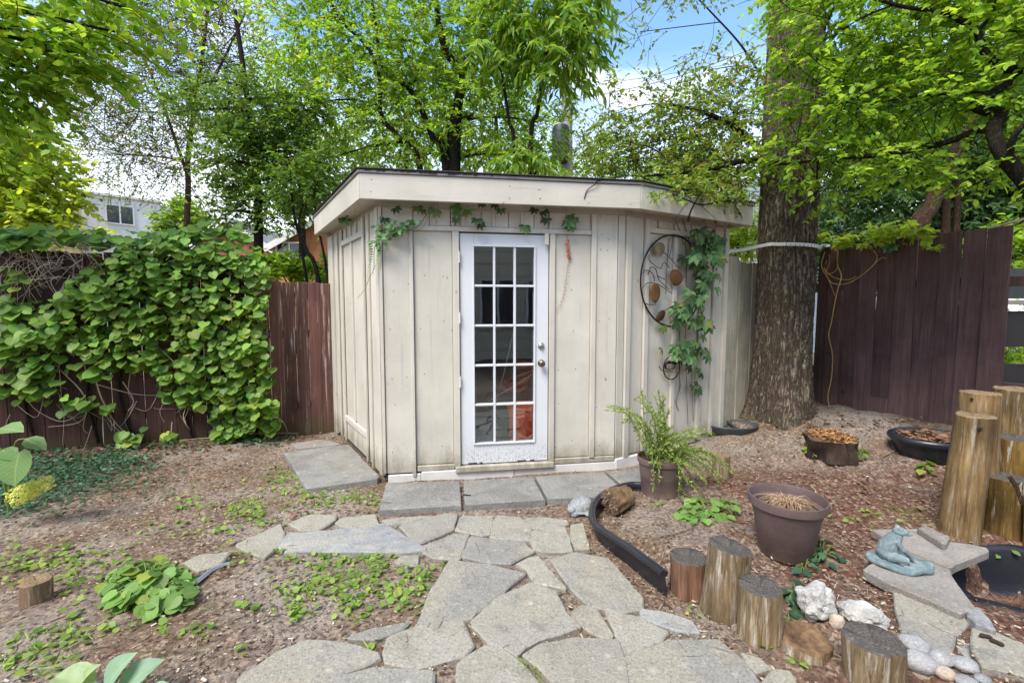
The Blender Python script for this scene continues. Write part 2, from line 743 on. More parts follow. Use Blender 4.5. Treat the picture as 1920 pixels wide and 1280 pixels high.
def m_wood(name, a, b, streak=None, sfac=(.62, .72), gscale=(30, 30, 1.1), dirt=None, bstr=.5, rough=.8, rv=.22, bgv=.25):
    """boards with vertical grain (object z), each board its own tone"""
    t = NT(name)
    c = t.co('Object', gscale, rnd=9.0)
    c1 = t.co('Object', rnd=9.0)
    g = t.noise(c, 1.0, 6, .65, .6)
    f = t.noise(t.co('Object', tuple(x * 3 for x in gscale), rnd=9.0), 1.0, 4, .6)
    bg = t.noise(c1, 2.2, 5, .6)
    oi = t.n('ObjectInfo').outputs['Random']
    col = t.mix(t.mr(g, .32, .68), a, b)
    col = t.mix(t.mr(f, .35, .62, .45, 0), col, tuple(x * .45 for x in a))
    nd = t.n('HueSaturation')
    t.set(nd.inputs['Value'], t.math('MULTIPLY', t.mr(oi, 0, 1, 1 - rv, 1 + rv), t.mr(bg, .32, .68, 1 - bgv, 1 + bgv)))
    t.set(nd.inputs['Color'], col)
    col = nd.outputs[0]
    kn = t.mr(t.vor(t.co('Object', (1, 1, .5), rnd=9.0), 3.3), .07, .035)
    col = t.mix(t.math('MULTIPLY', kn, .7), col, tuple(x * .3 for x in a))
    if streak is not None:
        s1 = t.noise(t.co('Object', (34, 34, 2.6), rnd=9.0), 1.0, 6, .7)
        s2 = t.noise(c1, 2.0, 4, .6)
        m = t.math('MULTIPLY', t.mr(s1, *sfac), t.mr(s2, .36, .54))
        col = t.mix(m, col, streak)
    if dirt is not None:
        z = t.n('SeparateXYZ')
        t.set(z.inputs[0], t.n('NewGeometry').outputs['Position'])
        dn = t.noise(t.co('World', (6, 6, 2)), 1, 5)
        m = t.mr(t.math('ADD', t.mr(z.outputs[2], .0, .42, .55, 0), t.math('MULTIPLY', dn, .6)), .5, .8, 0, .85)
        col = t.mix(m, col, dirt)
    h = t.math('ADD', g, t.math('MULTIPLY', f, .6))
    MT[name] = t.pbr(col, rough, t.bump(h, bstr, .006), 0, .25)


def m_end(name, a, b, crack):
    """sawn log end: growth rings and drying cracks round the object's own axis"""
    t = NT(name)
    c = t.co('Object', rnd=0.0)
    sep = t.n('SeparateXYZ')
    t.set(sep.inputs[0], c)
    r = t.math('SQRT', t.math('ADD', t.math('POWER', sep.outputs[0], 2), t.math('POWER', sep.outputs[1], 2)))
    nz = t.noise(c, 14, 5)
    ring = t.math('SINE', t.math('MULTIPLY', t.math('ADD', r, t.math('MULTIPLY', nz, .03)), 420))
    ang = t.math('ARCTAN2', sep.outputs[1], sep.outputs[0])
    ck = t.noise(t.math('MULTIPLY', ang, 1.0), 1, 1)
    cv = t.n('CombineXYZ')
    t.set(cv.inputs[0], t.math('COSINE', ang))
    t.set(cv.inputs[1], t.math('SINE', ang))
    ck = t.noise(cv.outputs[0], 5.5, 3, .8)
    f = t.noise(t.co('Object'), 90, 4)
    col = t.mix(t.mr(ring, -1, 1, 0, .5), a, b)
    col = t.mix(t.mr(nz, .4, .65), col, a)
    col = t.mix(t.mr(ck, .60, .66, 0, .8), col, crack)
    col = t.mix(t.mr(f, .55, .7, 0, .6), col, tuple(x * 1.7 for x in b))
    h = t.math('SUBTRACT', t.math('MULTIPLY', ring, .3), t.mr(ck, .58, .66, 0, 2))
    MT[name] = t.pbr(col, .9, t.bump(t.math('ADD', h, f), .6, .004), 0, .2)


def m_stone(name, a, b, c2, scale=1.0, gloss=.85):
    """split stone: cleft relief, mineral patches, lichen, pits and trodden-in soil"""
    t = NT(name)
    c = t.co('World', rnd=4.0)
    n1 = t.noise(c, 2.6 * scale, 8, .66, .4)
    n2 = t.noise(c, 9 * scale, 8, .70)
    n3 = t.noise(c, 90 * scale, 5, .75)
    n4 = t.noise(t.co('World', loc=(5, 3, 1), rnd=6.0), 4.2 * scale, 7, .68, .6)
    oi = t.n('ObjectInfo').outputs['Random']
    base = t.mix(oi, a, b)
    col = t.mix(t.mr(n1, .44, .58), base, c2)
    col = t.mix(t.mr(n2, .52, .68, 0, .55), col, tuple(x * .60 for x in a))
    col = t.mix(t.mr(n4, .56, .70, 0, .5), col, (min(.6, c2[0] * 1.18), c2[1] * 1.04, c2[2] * .80))
    col = t.mix(t.mr(n2, .30, .42, .42, 0), col, tuple(min(.75, x * 1.45) for x in c2))
    col = t.mix(t.mr(n3, .53, .66, 0, .75), col, tuple(x * .38 for x in a))
    col = t.mix(t.mr(n3, .34, .44, .55, 0), col, tuple(min(.8, x * 1.6) for x in b))
    lv = t.math('MULTIPLY', t.mr(t.vor(c, 13 * scale), .24, .10), t.mr(n4, .48, .60))
    col = t.mix(t.math('MULTIPLY', lv, .5), col, tuple(min(.8, x * 1.7) for x in b))
    lay = t.noise(c, 3.2 * scale, 3, .5, .5)
    steps = t.math('SNAP', lay, .055)
    h = t.math('ADD', t.math('MULTIPLY', n3, .40), t.math('ADD', t.math('MULTIPLY', n2, 1.0), t.math('MULTIPLY', steps, 2.6)))
    MT[name] = t.pbr(col, gloss, t.bump(h, .75, .014), 0, .3)


def m_ground():
    t = NT('garden_soil')
    c = t.co('World')
    sp = t.n('SeparateXYZ')
    t.set(sp.inputs[0], c)
    n1 = t.noise(c, 1.1, 6, .6)
    n2 = t.noise(c, 7, 7, .68)
    n3 = t.noise(c, 38, 6, .7)
    n4 = t.noise(c, 160, 3, .6)
    v1 = t.vor(c, 60, out='Color')
    vs_ = t.n('SeparateColor')
    t.set(vs_.inputs[0], v1)
    brown = t.mix(t.mr(n3, .35, .65), (.105, .065, .044), (.235, .160, .115))
    gray = t.mix(t.mr(n3, .35, .65), (.20, .165, .14), (.40, .345, .30))
    col = t.mix(t.mr(n1, .44, .62), brown, gray)
    # red brown bark mulch in the raised bed
    mx = t.math('MULTIPLY', t.mr(sp.outputs[0], .9, 1.5), t.mr(t.math('ADD', sp.outputs[1], t.math('MULTIPLY', n2, 1.2)), 4.9, 4.3))
    mul = t.mix(t.mr(n3, .36, .62), (.055, .022, .016), (.20, .10, .07))
    col = t.mix(t.math('MULTIPLY', mx, t.mr(n2, .36, .56, .35, 1)), col, mul)
    col = t.mix(t.mr(vs_.outputs[0], .80, .86, 0, .65), col, (.40, .31, .22))
    col = t.mix(t.mr(vs_.outputs[1], .84, .9, 0, .7), col, (.045, .03, .022))
    col = t.mix(t.mr(n4, .58, .72, 0, .5), col, (.05, .035, .025))
    moss = t.math('MULTIPLY', t.mr(n2, .52, .66), t.mr(t.noise(t.co('World', loc=(3, 7, 0)), 1.6, 4), .5, .62))
    col = t.mix(t.math('MULTIPLY', moss, .5), col, (.10, .12, .03))
    h = t.math('ADD', t.math('MULTIPLY', n2, .8), t.math('ADD', t.math('MULTIPLY', n3, .8), t.math('MULTIPLY', vs_.outputs[2], .35)))
    MT['garden_soil'] = t.pbr(col, .95, t.bump(h, .9, .02), 0, .15)


def m_bark(name, a, b, moss, zs=.22, scale=11, lich=.5, deep=None):
    t = NT(name)
    c = t.co('World', (1, 1, zs))
    w = t.n('VectorMath', operation='MULTIPLY_ADD')
    nn = t.n('TexNoise')
    t.set(nn.inputs['Vector'], t.co('World', (1, 1, .6)))
    t.set(nn.inputs['Scale'], scale * .9)
    t.set(nn.inputs['Detail'], 4)
    t.set(w.inputs[0], nn.outputs['Color'])
    t.set(w.inputs[1], (.10, .10, .05))
    t.set(w.inputs[2], c)
    n1 = t.noise(w.outputs[0], scale * 2.0, 7, .7, .5)
    n2 = t.noise(w.outputs[0], scale * 4.5, 6, .7)
    f = t.noise(t.co('World', (1, 1, .5)), 90, 4, .65)
    bg = t.noise(t.co('World'), 2.2, 5, .6)
    rid = t.math('ABSOLUTE', t.math('SUBTRACT', n1, .5))
    crack = t.mr(t.math('ADD', rid, t.math('MULTIPLY', t.math('ABSOLUTE', t.math('SUBTRACT', n2, .5)), .5)), .03, .125)
    col = t.mix(t.mr(n2, .3, .7), a, b)
    col = t.mix(t.mr(f, .5, .75, 0, .6), col, tuple(x * 1.5 for x in b))
    col = t.mix(crack, deep or tuple(x * .35 for x in a), col)
    col = t.mix(t.math('MULTIPLY', t.mr(bg, .5, .64, 0, lich), crack), col, moss)
    h = t.math('ADD', t.math('MULTIPLY', crack, .8), t.math('MULTIPLY', n2, .9))
    MT[name] = t.pbr(col, .95, t.bump(t.math('ADD', h, t.math('MULTIPLY', f, .4)), .9, .02), 0, .15)


def m_glass():
    t = NT('pane_glass')
    fr = t.n('Fresnel')
    bf = t.n('NewGeometry').outputs['Backfacing']
    t.set(fr.inputs[0], t.mr(bf, 0, 1, 1.5, 1 / 1.5))
    g = t.n('BsdfGlossy')
    t.set(g.inputs['Roughness'], 0.01)
    t.set(g.inputs['Color'], (.9, .95, 1.0))
    tr = t.n('BsdfTransparent')
    t.set(tr.inputs[0], (.95, .97, .97))
    nz = t.noise(t.co('World', (1, 1, 1)), 2.2, 2)
    t.set(g.inputs['Normal'], t.bump(nz, .06, .01))
    mx = t.n('MixShader')
    t.set(mx.inputs[0], t.math('ADD', t.math('MULTIPLY', fr.outputs[0], 2.2), .03))
    t.t.links.new(tr.outputs[0], mx.inputs[1])
    t.t.links.new(g.outputs[0], mx.inputs[2])
    t.t.links.new(mx.outputs[0], t.out.inputs[0])
    MT['pane_glass'] = t.m


def m_chip():
    t = NT('wood_chip')
    r = t.rnd()
    col = t.ramp(r, [(0, (.05, .028, .02)), (.3, (.13, .075, .05)), (.6, (.25, .16, .11)), (.85, (.42, .33, .24)), (1, (.60, .52, .42))])
    MT['wood_chip'] = t.pbr(col, .9, None, 0, .2)


m_paint()
m_door()
m_wood('fence_left', (.105, .048, .038), (.18, .090, .072), (.50, .41, .37), (.56, .64), dirt=(.08, .07, .03))
m_wood('fence_dark', (.052, .026, .020), (.105, .05, .038), None, dirt=(.06, .045, .025))
m_wood('fence_right', (.088, .050, .049), (.135, .080, .076), None, bstr=.35, gscale=(22, 22, .9), rv=.10)
m_wood('beige_board', (.42, .39, .30), (.56, .52, .41), (.2, .16, .12), (.66, .74), dirt=(.10, .10, .06))
m_wood('timber', (.125, .075, .030), (.29, .19, .085), (.38, .35, .30), (.55, .68), gscale=(30, 30, 2.4), bstr=1.0, bgv=.5)
m_wood('timber_wet', (.085, .048, .014), (.25, .155, .045), (.50, .47, .42), (.55, .62), gscale=(20, 20, 2.0), bstr=1.0, rough=.5, bgv=.6)
m_wood('stump_grey', (.15, .09, .055), (.28, .19, .12), (.46, .41, .35), (.58, .70), gscale=(40, 40, 3.0), bstr=.9)
m_wood('stump_yellow', (.15, .095, .048), (.34, .25, .145), (.50, .46, .40), (.52, .66), gscale=(46, 46, 3.2), bstr=1.0, bgv=.45)
m_wood('rot_dark', (.024, .016, .012), (.062, .040, .029), (.12, .085, .06), (.6, .7), gscale=(14, 14, 6), bstr=1.0)
m_wood('stump_red', (.13, .065, .04), (.26, .14, .09), (.34, .28, .23), (.6, .7), gscale=(44, 44, 3.2), bstr=.9)
m_wood('rot_wood', (.075, .043, .026), (.27, .165, .085), (.6, .5, .36), (.6, .7), gscale=(12, 12, 3), bstr=1.0)
m_end('end_dark', (.075, .066, .058), (.15, .13, .11), (.025, .02, .018))
m_end('end_tan', (.20, .135, .075), (.30, .215, .13), (.06, .045, .03))
m_stone('flagstone', (.245, .232, .208), (.34, .318, .27), (.31, .285, .23))
m_stone('flagstone_blue', (.265, .265, .27), (.295, .295, .30), (.35, .335, .30))
m_stone('flagstone_pale', (.32, .30, .25), (.36, .335, .275), (.29, .265, .205))
m_stone('paver_stone', (.225, .218, .204), (.275, .265, .245), (.19, .182, .168), .8)
m_stone('slab_brown', (.27, .245, .225), (.32, .29, .265), (.23, .20, .175))
m_stone('slate_layered', (.10, .10, .105), (.28, .28, .29), (.42, .42, .42), 2)
m_stone('white_rock', (.54, .52, .50), (.62, .60, .575), (.38, .36, .34), 2)
m_stone('pebble_grey', (.36, .36, .37), (.44, .43, .42), (.30, .29, .30), 1.5, .6)
m_stone('pebble_tan', (.52, .41, .33), (.58, .47, .39), (.45, .36, .30), 1.5, .6)
m_stone('concrete_grey', (.24, .25, .27), (.28, .29, .31), (.34, .345, .35), 2)
m_stone('frog_glaze', (.17, .235, .26), (.19, .26, .28), (.30, .36, .375), 4, .5)
m_ground()
m_bark('oak_bark', (.20, .155, .115), (.36, .29, .22), (.21, .205, .09), lich=.40, deep=(.072, .054, .040))
m_bark('thin_bark', (.045, .035, .030), (.10, .08, .066), (.09, .10, .05), zs=.35, scale=30, lich=.2)
m_bark('red_bark', (.12, .065, .045), (.22, .13, .09), (.2, .15, .1), zs=.35, scale=24, lich=.1)
m_glass()
m_chip()
def m_pot():
    t = NT('pot_plastic')
    c = t.co('Object')
    sp = t.n('SeparateXYZ')
    t.set(sp.inputs[0], c)
    n1 = t.noise(c, 5, 6, .65)
    n2 = t.noise(t.co('Object', (1, 1, 12)), 9, 5, .65)
    n3 = t.noise(c, 80, 4, .7)
    col = t.mix(t.mr(n1, .35, .65), (.105, .070, .066), (.145, .100, .093))
    col = t.mix(t.mr(n2, .55, .75, 0, .35), col, (.22, .175, .16))
    sol = t.mr(t.math('ADD', t.mr(sp.outputs[2], 0, .11, .5, 0), t.math('MULTIPLY', n1, .6)), .52, .80, 0, .8)
    col = t.mix(sol, col, (.21, .155, .12))
    col = t.mix(t.math('MULTIPLY', t.mr(n3, .62, .70), .6), col, (.26, .21, .18))
    MT['pot_plastic'] = t.pbr(col, t.mr(n1, .3, .7, .42, .62), t.bump(t.math('ADD', n2, n3), .12, .003), 0, .4)


m_pot()
plain('black_plastic', (.018, .020, .028), .32, 0, .3, 30, .06, .5)
plain('grey_plastic', (.055, .060, .068), .42, 0, .3, 30, .1, .5)
plain('pond_liner', (.012, .013, .018), .42, 0, .4, 9, .6, .35)
plain('steel', (.52, .50, .47), .32, 1.0, .2, 50, .05)
plain('brass_dark', (.19, .16, .12), .38, 1.0, .3, 50, .05)
plain('iron_dark', (.022, .015, .017), .5, .4, .3, 60, .2)
plain('copper_leaf', (.15, .065, .018), .55, .3, .6, 30, .25)
plain('copper_pale', (.22, .16, .085), .6, .3, .5, 30, .25)
plain('copper_dark', (.085, .045, .025), .5, .5, .35, 30, .25)
plain('white_paint', (.62, .60, .57), .6, 0, .10, 50, .3)
plain('roof_felt', (.042, .038, .038), .9, 0, .3, 90, .5)
plain('drip_metal', (.29, .265, .25), .5, .3, .3, 40, .1)
plain('shed_dark', (.05, .045, .04), .9)
plain('orange_plastic', (.74, .115, .03), .45, 0, .15)
plain('red_plastic', (.38, .06, .03), .5, 0, .3)
plain('tarp_grey', (.10, .105, .115), .6, 0, .4, 12, .5)
plain('green_plastic', (.18, .28, .20), .5)
plain('potting_soil', (.045, .028, .020), .95, 0, .5, 60, 1.0)
plain('dry_straw', (.40, .27, .17), .8, 0, .35)
plain('dry_twig', (.21, .15, .115), .85, 0, .45)
plain('pale_twig', (.42, .33, .25), .8, 0, .3)
plain('yellow_stem', (.50, .33, .11), .7, 0, .25)
plain('red_stem', (.34, .15, .085), .7, 0, .3)
plain('green_stem', (.16, .22, .05), .7, 0, .3)
plain('strap_white', (.66, .66, .68), .5, 0, .1)
plain('ink_black', (.03, .03, .03), .6)
plain('house_white', (.70, .69, .68), .7, 0, .06, 20, .05)
plain('house_yellow', (.62, .50, .22), .7, 0, .08)
plain('house_blue', (.40, .47, .56), .7, 0, .08)
plain('house_beige', (.66, .58, .45), .7, 0, .08)
plain('brick_red', (.36, .11, .075), .85, 0, .3, 60, .4)
plain('brick_orange', (.50, .22, .11), .85, 0, .25, 60, .4)
plain('shingle_grey', (.20, .20, .21), .9, 0, .3, 60, .4)
plain('window_glass', (.025, .035, .05), .06, 0, .2, 5, .02, .8)
plain('pole_wood', (.30, .28, .25), .85, 0, .2, 40, .4)
plain('transformer_grey', (.025, .028, .04), .5, .2, .2)
plain('wire_grey', (.30, .30, .31), .6)
plain('deck_dark', (.022, .020, .022), .7, 0, .3, 30, .3)
plain('deck_green', (.040, .050, .048), .7, 0, .3, 30, .3)
plain('hydrangea_bloom', (.50, .52, .13), .8, 0, .3)
plain('grey_strip', (.22, .24, .27), .5)

LM = {}
LM['lime'] = leaf_mat('leaf_lime', (.14, .28, .030), (.30, .45, .055), None, .58)
LM['maple'] = leaf_mat('leaf_maple', (.14, .28, .030), (.28, .43, .055), (.40, .44, .06), .58)
LM['mid'] = leaf_mat('leaf_mid', (.085, .19, .024), (.23, .37, .040), (.40, .42, .05), .52)
LM['ash'] = leaf_mat('leaf_ash', (.11, .24, .030), (.25, .40, .050), (.45, .42, .05), .55)
LM['dark'] = leaf_mat('leaf_dark', (.060, .135, .026), (.150, .250, .046), None, .5)
LM['yellow'] = leaf_mat('leaf_yellow', (.25, .35, .026), (.40, .49, .06), (.18, .29, .04), .52)
LM['bloom'] = leaf_mat('leaf_bloom', (.50, .56, .16), (.66, .68, .28), None, .4, .4, .15)
LM['sparse'] = leaf_mat('leaf_sparse', (.10, .155, .040), (.21, .26, .065), (.42, .24, .09), .48)
LM['spray'] = leaf_mat('leaf_spray', (.095, .165, .026), (.20, .285, .045), (.26, .15, .07), .48)
LM['vine'] = leaf_mat('leaf_vine', (.065, .160, .026), (.20, .345, .055), (.30, .38, .07), .36, .26, .45)
LM['vine_v'] = leaf_mat('leaf_vine_veined', (.090, .200, .030), (.21, .36, .060), (.32, .38, .08), .36, .26, .45, vein=6)
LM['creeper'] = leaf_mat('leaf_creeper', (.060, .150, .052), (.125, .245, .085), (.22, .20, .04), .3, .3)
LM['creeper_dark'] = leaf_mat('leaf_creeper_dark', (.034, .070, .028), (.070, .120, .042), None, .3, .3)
LM['creeper_red'] = leaf_mat('leaf_creeper_red', (.38, .10, .06), (.48, .18, .10), None, .4)
LM['creeper_lime'] = leaf_mat('leaf_creeper_lime', (.25, .38, .035), (.40, .50, .055), (.48, .48, .07), .5, .3)
LM['ever'] = leaf_mat('leaf_evergreen', (.035, .085, .032), (.10, .195, .050), None, .35)
LM['peri'] = leaf_mat('leaf_periwinkle', (.022, .070, .034), (.060, .135, .066), None, .2, .25)
LM['weed'] = leaf_mat('leaf_weed', (.12, .22, .034), (.24, .36, .070), (.36, .35, .09), .4)
LM['violet'] = leaf_mat('leaf_violet', (.095, .225, .050), (.190, .340, .080), (.38, .44, .08), .35, .3, vein=6)
LM['hosta'] = leaf_mat('leaf_hosta', (.20, .36, .28), (.26, .42, .32), None, .25, .35, .12, vein=-1)
LM['hosta_edge'] = leaf_mat('leaf_hosta_pale', (.36, .46, .22), (.42, .52, .30), None, .3, .35, .12, vein=-1)
LM['hydrangea'] = leaf_mat('leaf_hydrangea', (.125, .250, .085), (.190, .320, .125), None, .35, .35, .15, vein=7)
LM['fern'] = leaf_mat('leaf_fern', (.16, .245, .05), (.29, .37, .09), (.42, .38, .14), .4)
LM['rot'] = leaf_mat('rot_crumb', (.16, .07, .03), (.42, .22, .09), (.10, .05, .03), .05)
LM['litter'] = leaf_mat('leaf_litter', (.085, .042, .026), (.20, .105, .065), (.34, .24, .14), .1)

# ------------------------------------------------------------------ the ground
def build_ground():
    xs = np.concatenate([np.linspace(-90, -7, 30), np.linspace(-6.9, 6.9, 250), np.linspace(7, 90, 30)])
    ys = np.concatenate([np.linspace(-20, 0.9, 16), np.linspace(1.0, 7.4, 150), np.linspace(7.6, 14, 14), np.linspace(15, 120, 30)])
    X, Y = np.meshgrid(xs, ys)
    Z = H(X, Y)
    near = (1 - sstep((np.hypot(X, Y - 3) - 5) / 3))
    m = np.zeros_like(Z)
    for k, amp in ((3.1, .006), (6.3, .005), (11.7, .0045), (19.0, .004), (31.0, .003)):
        for _ in range(3):
            a = npr.uniform(0, 6.28)
            ph = npr.uniform(0, 6.28, 2)
            m += amp * np.sin(k * (X * math.cos(a) + Y * math.sin(a)) + ph[0] + 1.3 * np.sin(k * .6 * (Y * math.cos(a) - X * math.sin(a)) + ph[1]))
    bed = 0.35 + 0.9 * sstep((X - 1.0) / .6) + .4 * sstep((-1.2 - X) / .6)
    Z = Z + m * near * bed
    V = np.stack([X.ravel(), Y.ravel(), Z.ravel()], 1)
    nx, ny = len(xs), len(ys)
    i = (np.arange(ny - 1)[:, None] * nx + np.arange(nx - 1)[None, :]).ravel()
    F = np.stack([i, i + 1, i + nx + 1, i + nx], 1)
    me = nmesh('ground', V, F.ravel(), np.full(len(F), 4), MT['garden_soil'])
    o = link('ground', me)
    tag(o, 'bare brown and grey garden soil with wood chips around the shed', None, None, 'structure')
    return o


build_ground()


def inst(name, par, me, M):
    o = bpy.data.objects.new(name, me)
    COL.objects.link(o)
    if par is not None:
        parent(o, par)
    o.matrix_basis = M
    return o


# ------------------------------------------------------------------ the shed
class Wall:
    def __init__(s, P, Q):
        s.P = Vector((P[0], P[1], 0))
        s.d = Vector((Q[0] - P[0], Q[1] - P[1], 0))
        s.len = s.d.length
        s.d.normalize()
        s.n = Vector((s.d.y, -s.d.x, 0))
        if s.n.y > 0:
            s.n = -s.n

    def sz(s, u, v, off=0.0):
        p = onplane(u, v, s.P, s.n, off)
        return (p - s.P).dot(s.d), p.z

    def s_(s, u, v=600, off=0.0):
        return s.sz(u, v, off)[0]

    def at(s, a, z, off=0.0):
        return s.P + s.d * a + s.n * off + Vector((0, 0, z))

    def box(s, mb, a0, a1, z0, z1, d0, d1):
        p = []
        for z in (z0, z1):
            for a, dd in ((a0, d1), (a1, d1), (a1, d0), (a0, d0)):
                p.append(s.at(a, z, dd))
        mb.hexa(p)


PA, PB = (-1.09, 3.84), (0.951, 4.163)
PL, PR = (-2.17, 5.50), (2.289, 4.943)
PC = (0.45, 7.0)
WF, WL, WR = Wall(PA, PB), Wall(PL, PA), Wall(PB, PR)
ZTOP, ZSILL = 2.33, 0.13

shed = empty('garden_shed', (0, 4.0, 0), 'beige board and batten garden shed with angled sides and flat roof', 'shed')


def piece(name, wall, a0, a1, z0, z1, d0, d1, mat='siding_paint', bevel=.003, par=None, rag=0.0):
    mb = MB()
    wall.box(mb, a0, a1, z0, z1, d0, d1)
    return mb.build(name, MT[mat], par or shed, bevel=bevel)


# sheathing behind the boards (with the door opening)
ds0, ds1 = WF.s_(862.5, 650), WF.s_(1028, 650)
dz0, dz1 = 0.115, WF.sz(946, 438)[1]
for nm, w, spans in (('front_sheathing', WF, ((0, ds0 - .012, ZSILL - .02, ZTOP + .1), (ds1 + .012, WF.len, ZSILL - .02, ZTOP + .1), (ds0 - .012, ds1 + .012, dz1 + .012, ZTOP + .1))),
                     ('side_sheathing', WL, ((0, WL.len, .02, ZTOP + .1),)), ('side_sheathing', WR, ((0, WR.len, .06, ZTOP + .1),))):
    mb = MB()
    for a0, a1, z0, z1 in spans:
        w.box(mb, a0, a1, z0, z1, -.07, -.004)
    mb.build(nm, MT['siding_paint'], shed)
for P_, Q_ in ((PL, PC), (PC, PR)):
    w = Wall(P_, Q_)
    mb = MB()
    w.box(mb, 0, w.len, 0.0, ZTOP + .1, -.03, .03)
    mb.build('back_wall', MT['siding_paint'], shed)
mb = MB()
mb.prism([PA, PB, PR, PC, PL], .03, .085)
mb.build('shed_floor', MT['shed_dark'], shed)

# --- front wall: boards, battens and rails
zr0, zr1 = WF.sz(820, 434)[1], WF.sz(820, 424.5)[1]


def front_boards():
    w = WF
    s = lambda u: w.s_(u, 640)
    # corner pieces and the wide full-height board on the left
    piece('corner_board', w, -.014, s(720.5), .085, ZTOP, 0, .034)
    piece('wide_board', w, s(720.5) + .004, s(777), .078, ZTOP, 0, .020)
    piece('batten', w, s(777) - .028, s(777), .045, zr1 + .0, .0205, .034)
    piece('board', w, s(777) + .004, s(849), ZSILL + .01, zr0, 0, .008)
    piece('rail', w, s(777) + .003, s(1105), zr0 + .002, zr1, 0, .028)
    # door casings
    piece('door_casing', w, s(849.5), ds0 - .003, ZSILL - .02, zr0, 0, .032)
    piece('door_casing', w, ds1 + .003, s(1038.5), ZSILL - .02, zr0, 0, .032)
    piece('board', w, s(1038.5) + .003, s(1105), ZSILL + .01, zr0, 0, .008)
    piece('batten', w, s(1105.5), s(1114.5), ZSILL, ZTOP, 0, .034)
    piece('wide_board', w, s(1114.5) + .003, w.len - .002, ZSILL + .01, ZTOP, 0, .016)
    # short boards above the rail
    us = [777, 808, 847, 869, 903, 926, 953, 978, 1000, 1028, 1068, 1105]
    for i in range(len(us) - 1):
        piece('short_board', w, s(us[i]) + .003, s(us[i + 1]) - .003, zr1 + .003, ZTOP, 0, .007 + .009 * (i % 2))
    for u in (817, 850.5, 869, 926, 978, 1030):
        piece('short_batten', w, s(u) - .011, s(u) + .011, zr1 + .003, ZTOP, .0165, .028)
    # sill and threshold under the door and a thin ledge under the boards
    piece('door_sill', w, ds0 - .05, ds1 + .05, .062, .112, -.02, .050, bevel=.005)
    piece('bottom_ledge', w, s(777) + .01, ds0 - .055, ZSILL - .048, ZSILL + .004, 0, .024, bevel=.006)
    piece('bottom_ledge', w, ds1 + .055, w.len - .004, ZSILL - .048, ZSILL + .004, 0, .024, bevel=.006)
    # small block in the corner over the door
    a = s(1022.5)
    piece('latch_block', w, a - .02, a + .016, dz1 - .095, dz1 + .004, .0325, .052)


front_boards()

# flaking white foundation strip
for i, (a0, a1) in enumerate(((.02, .30), (.301, 1.12), (1.121, WF.len + .02))):
    piece('foundation_strip', WF, a0, a1, -.05, (.066 if i == 0 else .078) + .004 * (i % 2), .0, .021 + .006 * ((i * 3) % 2), 'white_paint', .008)
for a0, a1 in ((.0, .45), (.453, .95)):
    piece('foundation_strip', WR, a0, a1, -.05, .10, .0, .03, 'white_paint', .008)


# --- left wall
def left_boards():
    w = WL
    s = lambda u: w.s_(u, 600)
    zb = .05
    rz0 = w.sz(667, 452)[1]
    piece('corner_board', w, s(713), w.len + .002, .06, ZTOP, 0, .034)
    piece('corner_board', w, 0, s(631), .02, ZTOP, 0, .03)
    for a, b, k in ((631, 640, 0), (641, 647, 1), (689, 698, 0), (699, 712.5, 1)):
        piece('board', w, s(a) + .003, s(b) - .003, zb, ZTOP, 0, .008 + .006 * k)
    for u in (640, 648, 689, 699):
        piece('batten', w, s(u) - .018, s(u) + .018, zb, ZTOP, .0145, .034)
    # the two tall panels below the rail
    hz = w.sz(676, 800)[1]
    for a, b in ((648, 666), (666, 689)):
        piece('board', w, s(a) + .02, s(b) - .02, hz + .03, rz0, 0, .010)
    piece('batten', w, s(666) - .018, s(666) + .018, hz + .04, rz0 - .002, .0, .030)
    piece('rail', w, s(648) + .02, s(689) - .02, rz0 + .002, rz0 + .055, 0, .034)
    # hatch boards at the foot
    piece('rail', w, s(648) + .02, s(689) - .02, hz - .03, hz + .026, 0, .036)
    piece('hatch_board', w, s(648) + .02, s(689) - .02, .07, hz - .034, 0, .014)
    for i, (a, b) in enumerate(((648, 656), (656, 665), (665, 675), (675, 689))):
        piece('short_board', w, s(a) + (.02 if i == 0 else .003), s(b) - (.02 if i == 3 else .003), rz0 + .058, ZTOP, 0, .008)
    for u in (656, 665, 675):
        piece('short_batten', w, s(u) - .017, s(u) + .017, rz0 + .058, ZTOP, .0085, .026)


left_boards()


# --- right wall
def right_boards():
    w = WR
    s = lambda u: w.s_(u, 600)
    zb = .12
    rz0 = w.sz(1240, 440)[1]
    piece('corner_board', w, .004, s(1168), zb - .02, ZTOP, 0, .014)
    piece('batten', w, s(1169), s(1178), zb - .02, ZTOP, 0, .034)
    piece('wide_board', w, s(1178) + .003, s(1203) - .003, zb, ZTOP, 0, .010)
    piece('batten', w, s(1203.5), s(1211), zb, ZTOP, 0, .034)
    piece('board', w, s(1211) + .003, s(1257) - .003, zb + .02, rz0, 0, .008)
    piece('batten', w, s(1257), s(1263.5), zb + .02, rz0 - .002, 0, .032)
    piece('board', w, s(1263.5) + .003, s(1306) - .003, zb + .03, rz0, 0, .008)
    piece('rail', w, s(1211) + .003, s(1306) - .003, rz0 + .002, rz0 + .05, 0, .034)
    piece('batten', w, s(1306), s(1313), zb + .02, ZTOP, 0, .034)
    piece('wide_board', w, s(1313) + .003, s(1331) - .003, zb + .04, ZTOP, 0, .010)
    piece('batten', w, s(1331.5), s(1337), zb + .04, ZTOP, 0, .034)
    piece('wide_board', w, s(1337) + .003, s(1351) - .003, zb + .05, ZTOP, 0, .010)
    piece('corner_board', w, s(1351), w.len + .02, zb + .05, ZTOP, 0, .034)
    us = [1211, 1228, 1243, 1258, 1275, 1290, 1306]
    for i in range(len(us) - 1):
        piece('short_board', w, s(us[i]) + .003, s(us[i + 1]) - .003, rz0 + .053, ZTOP, 0, .007 + .012 * (i % 2))


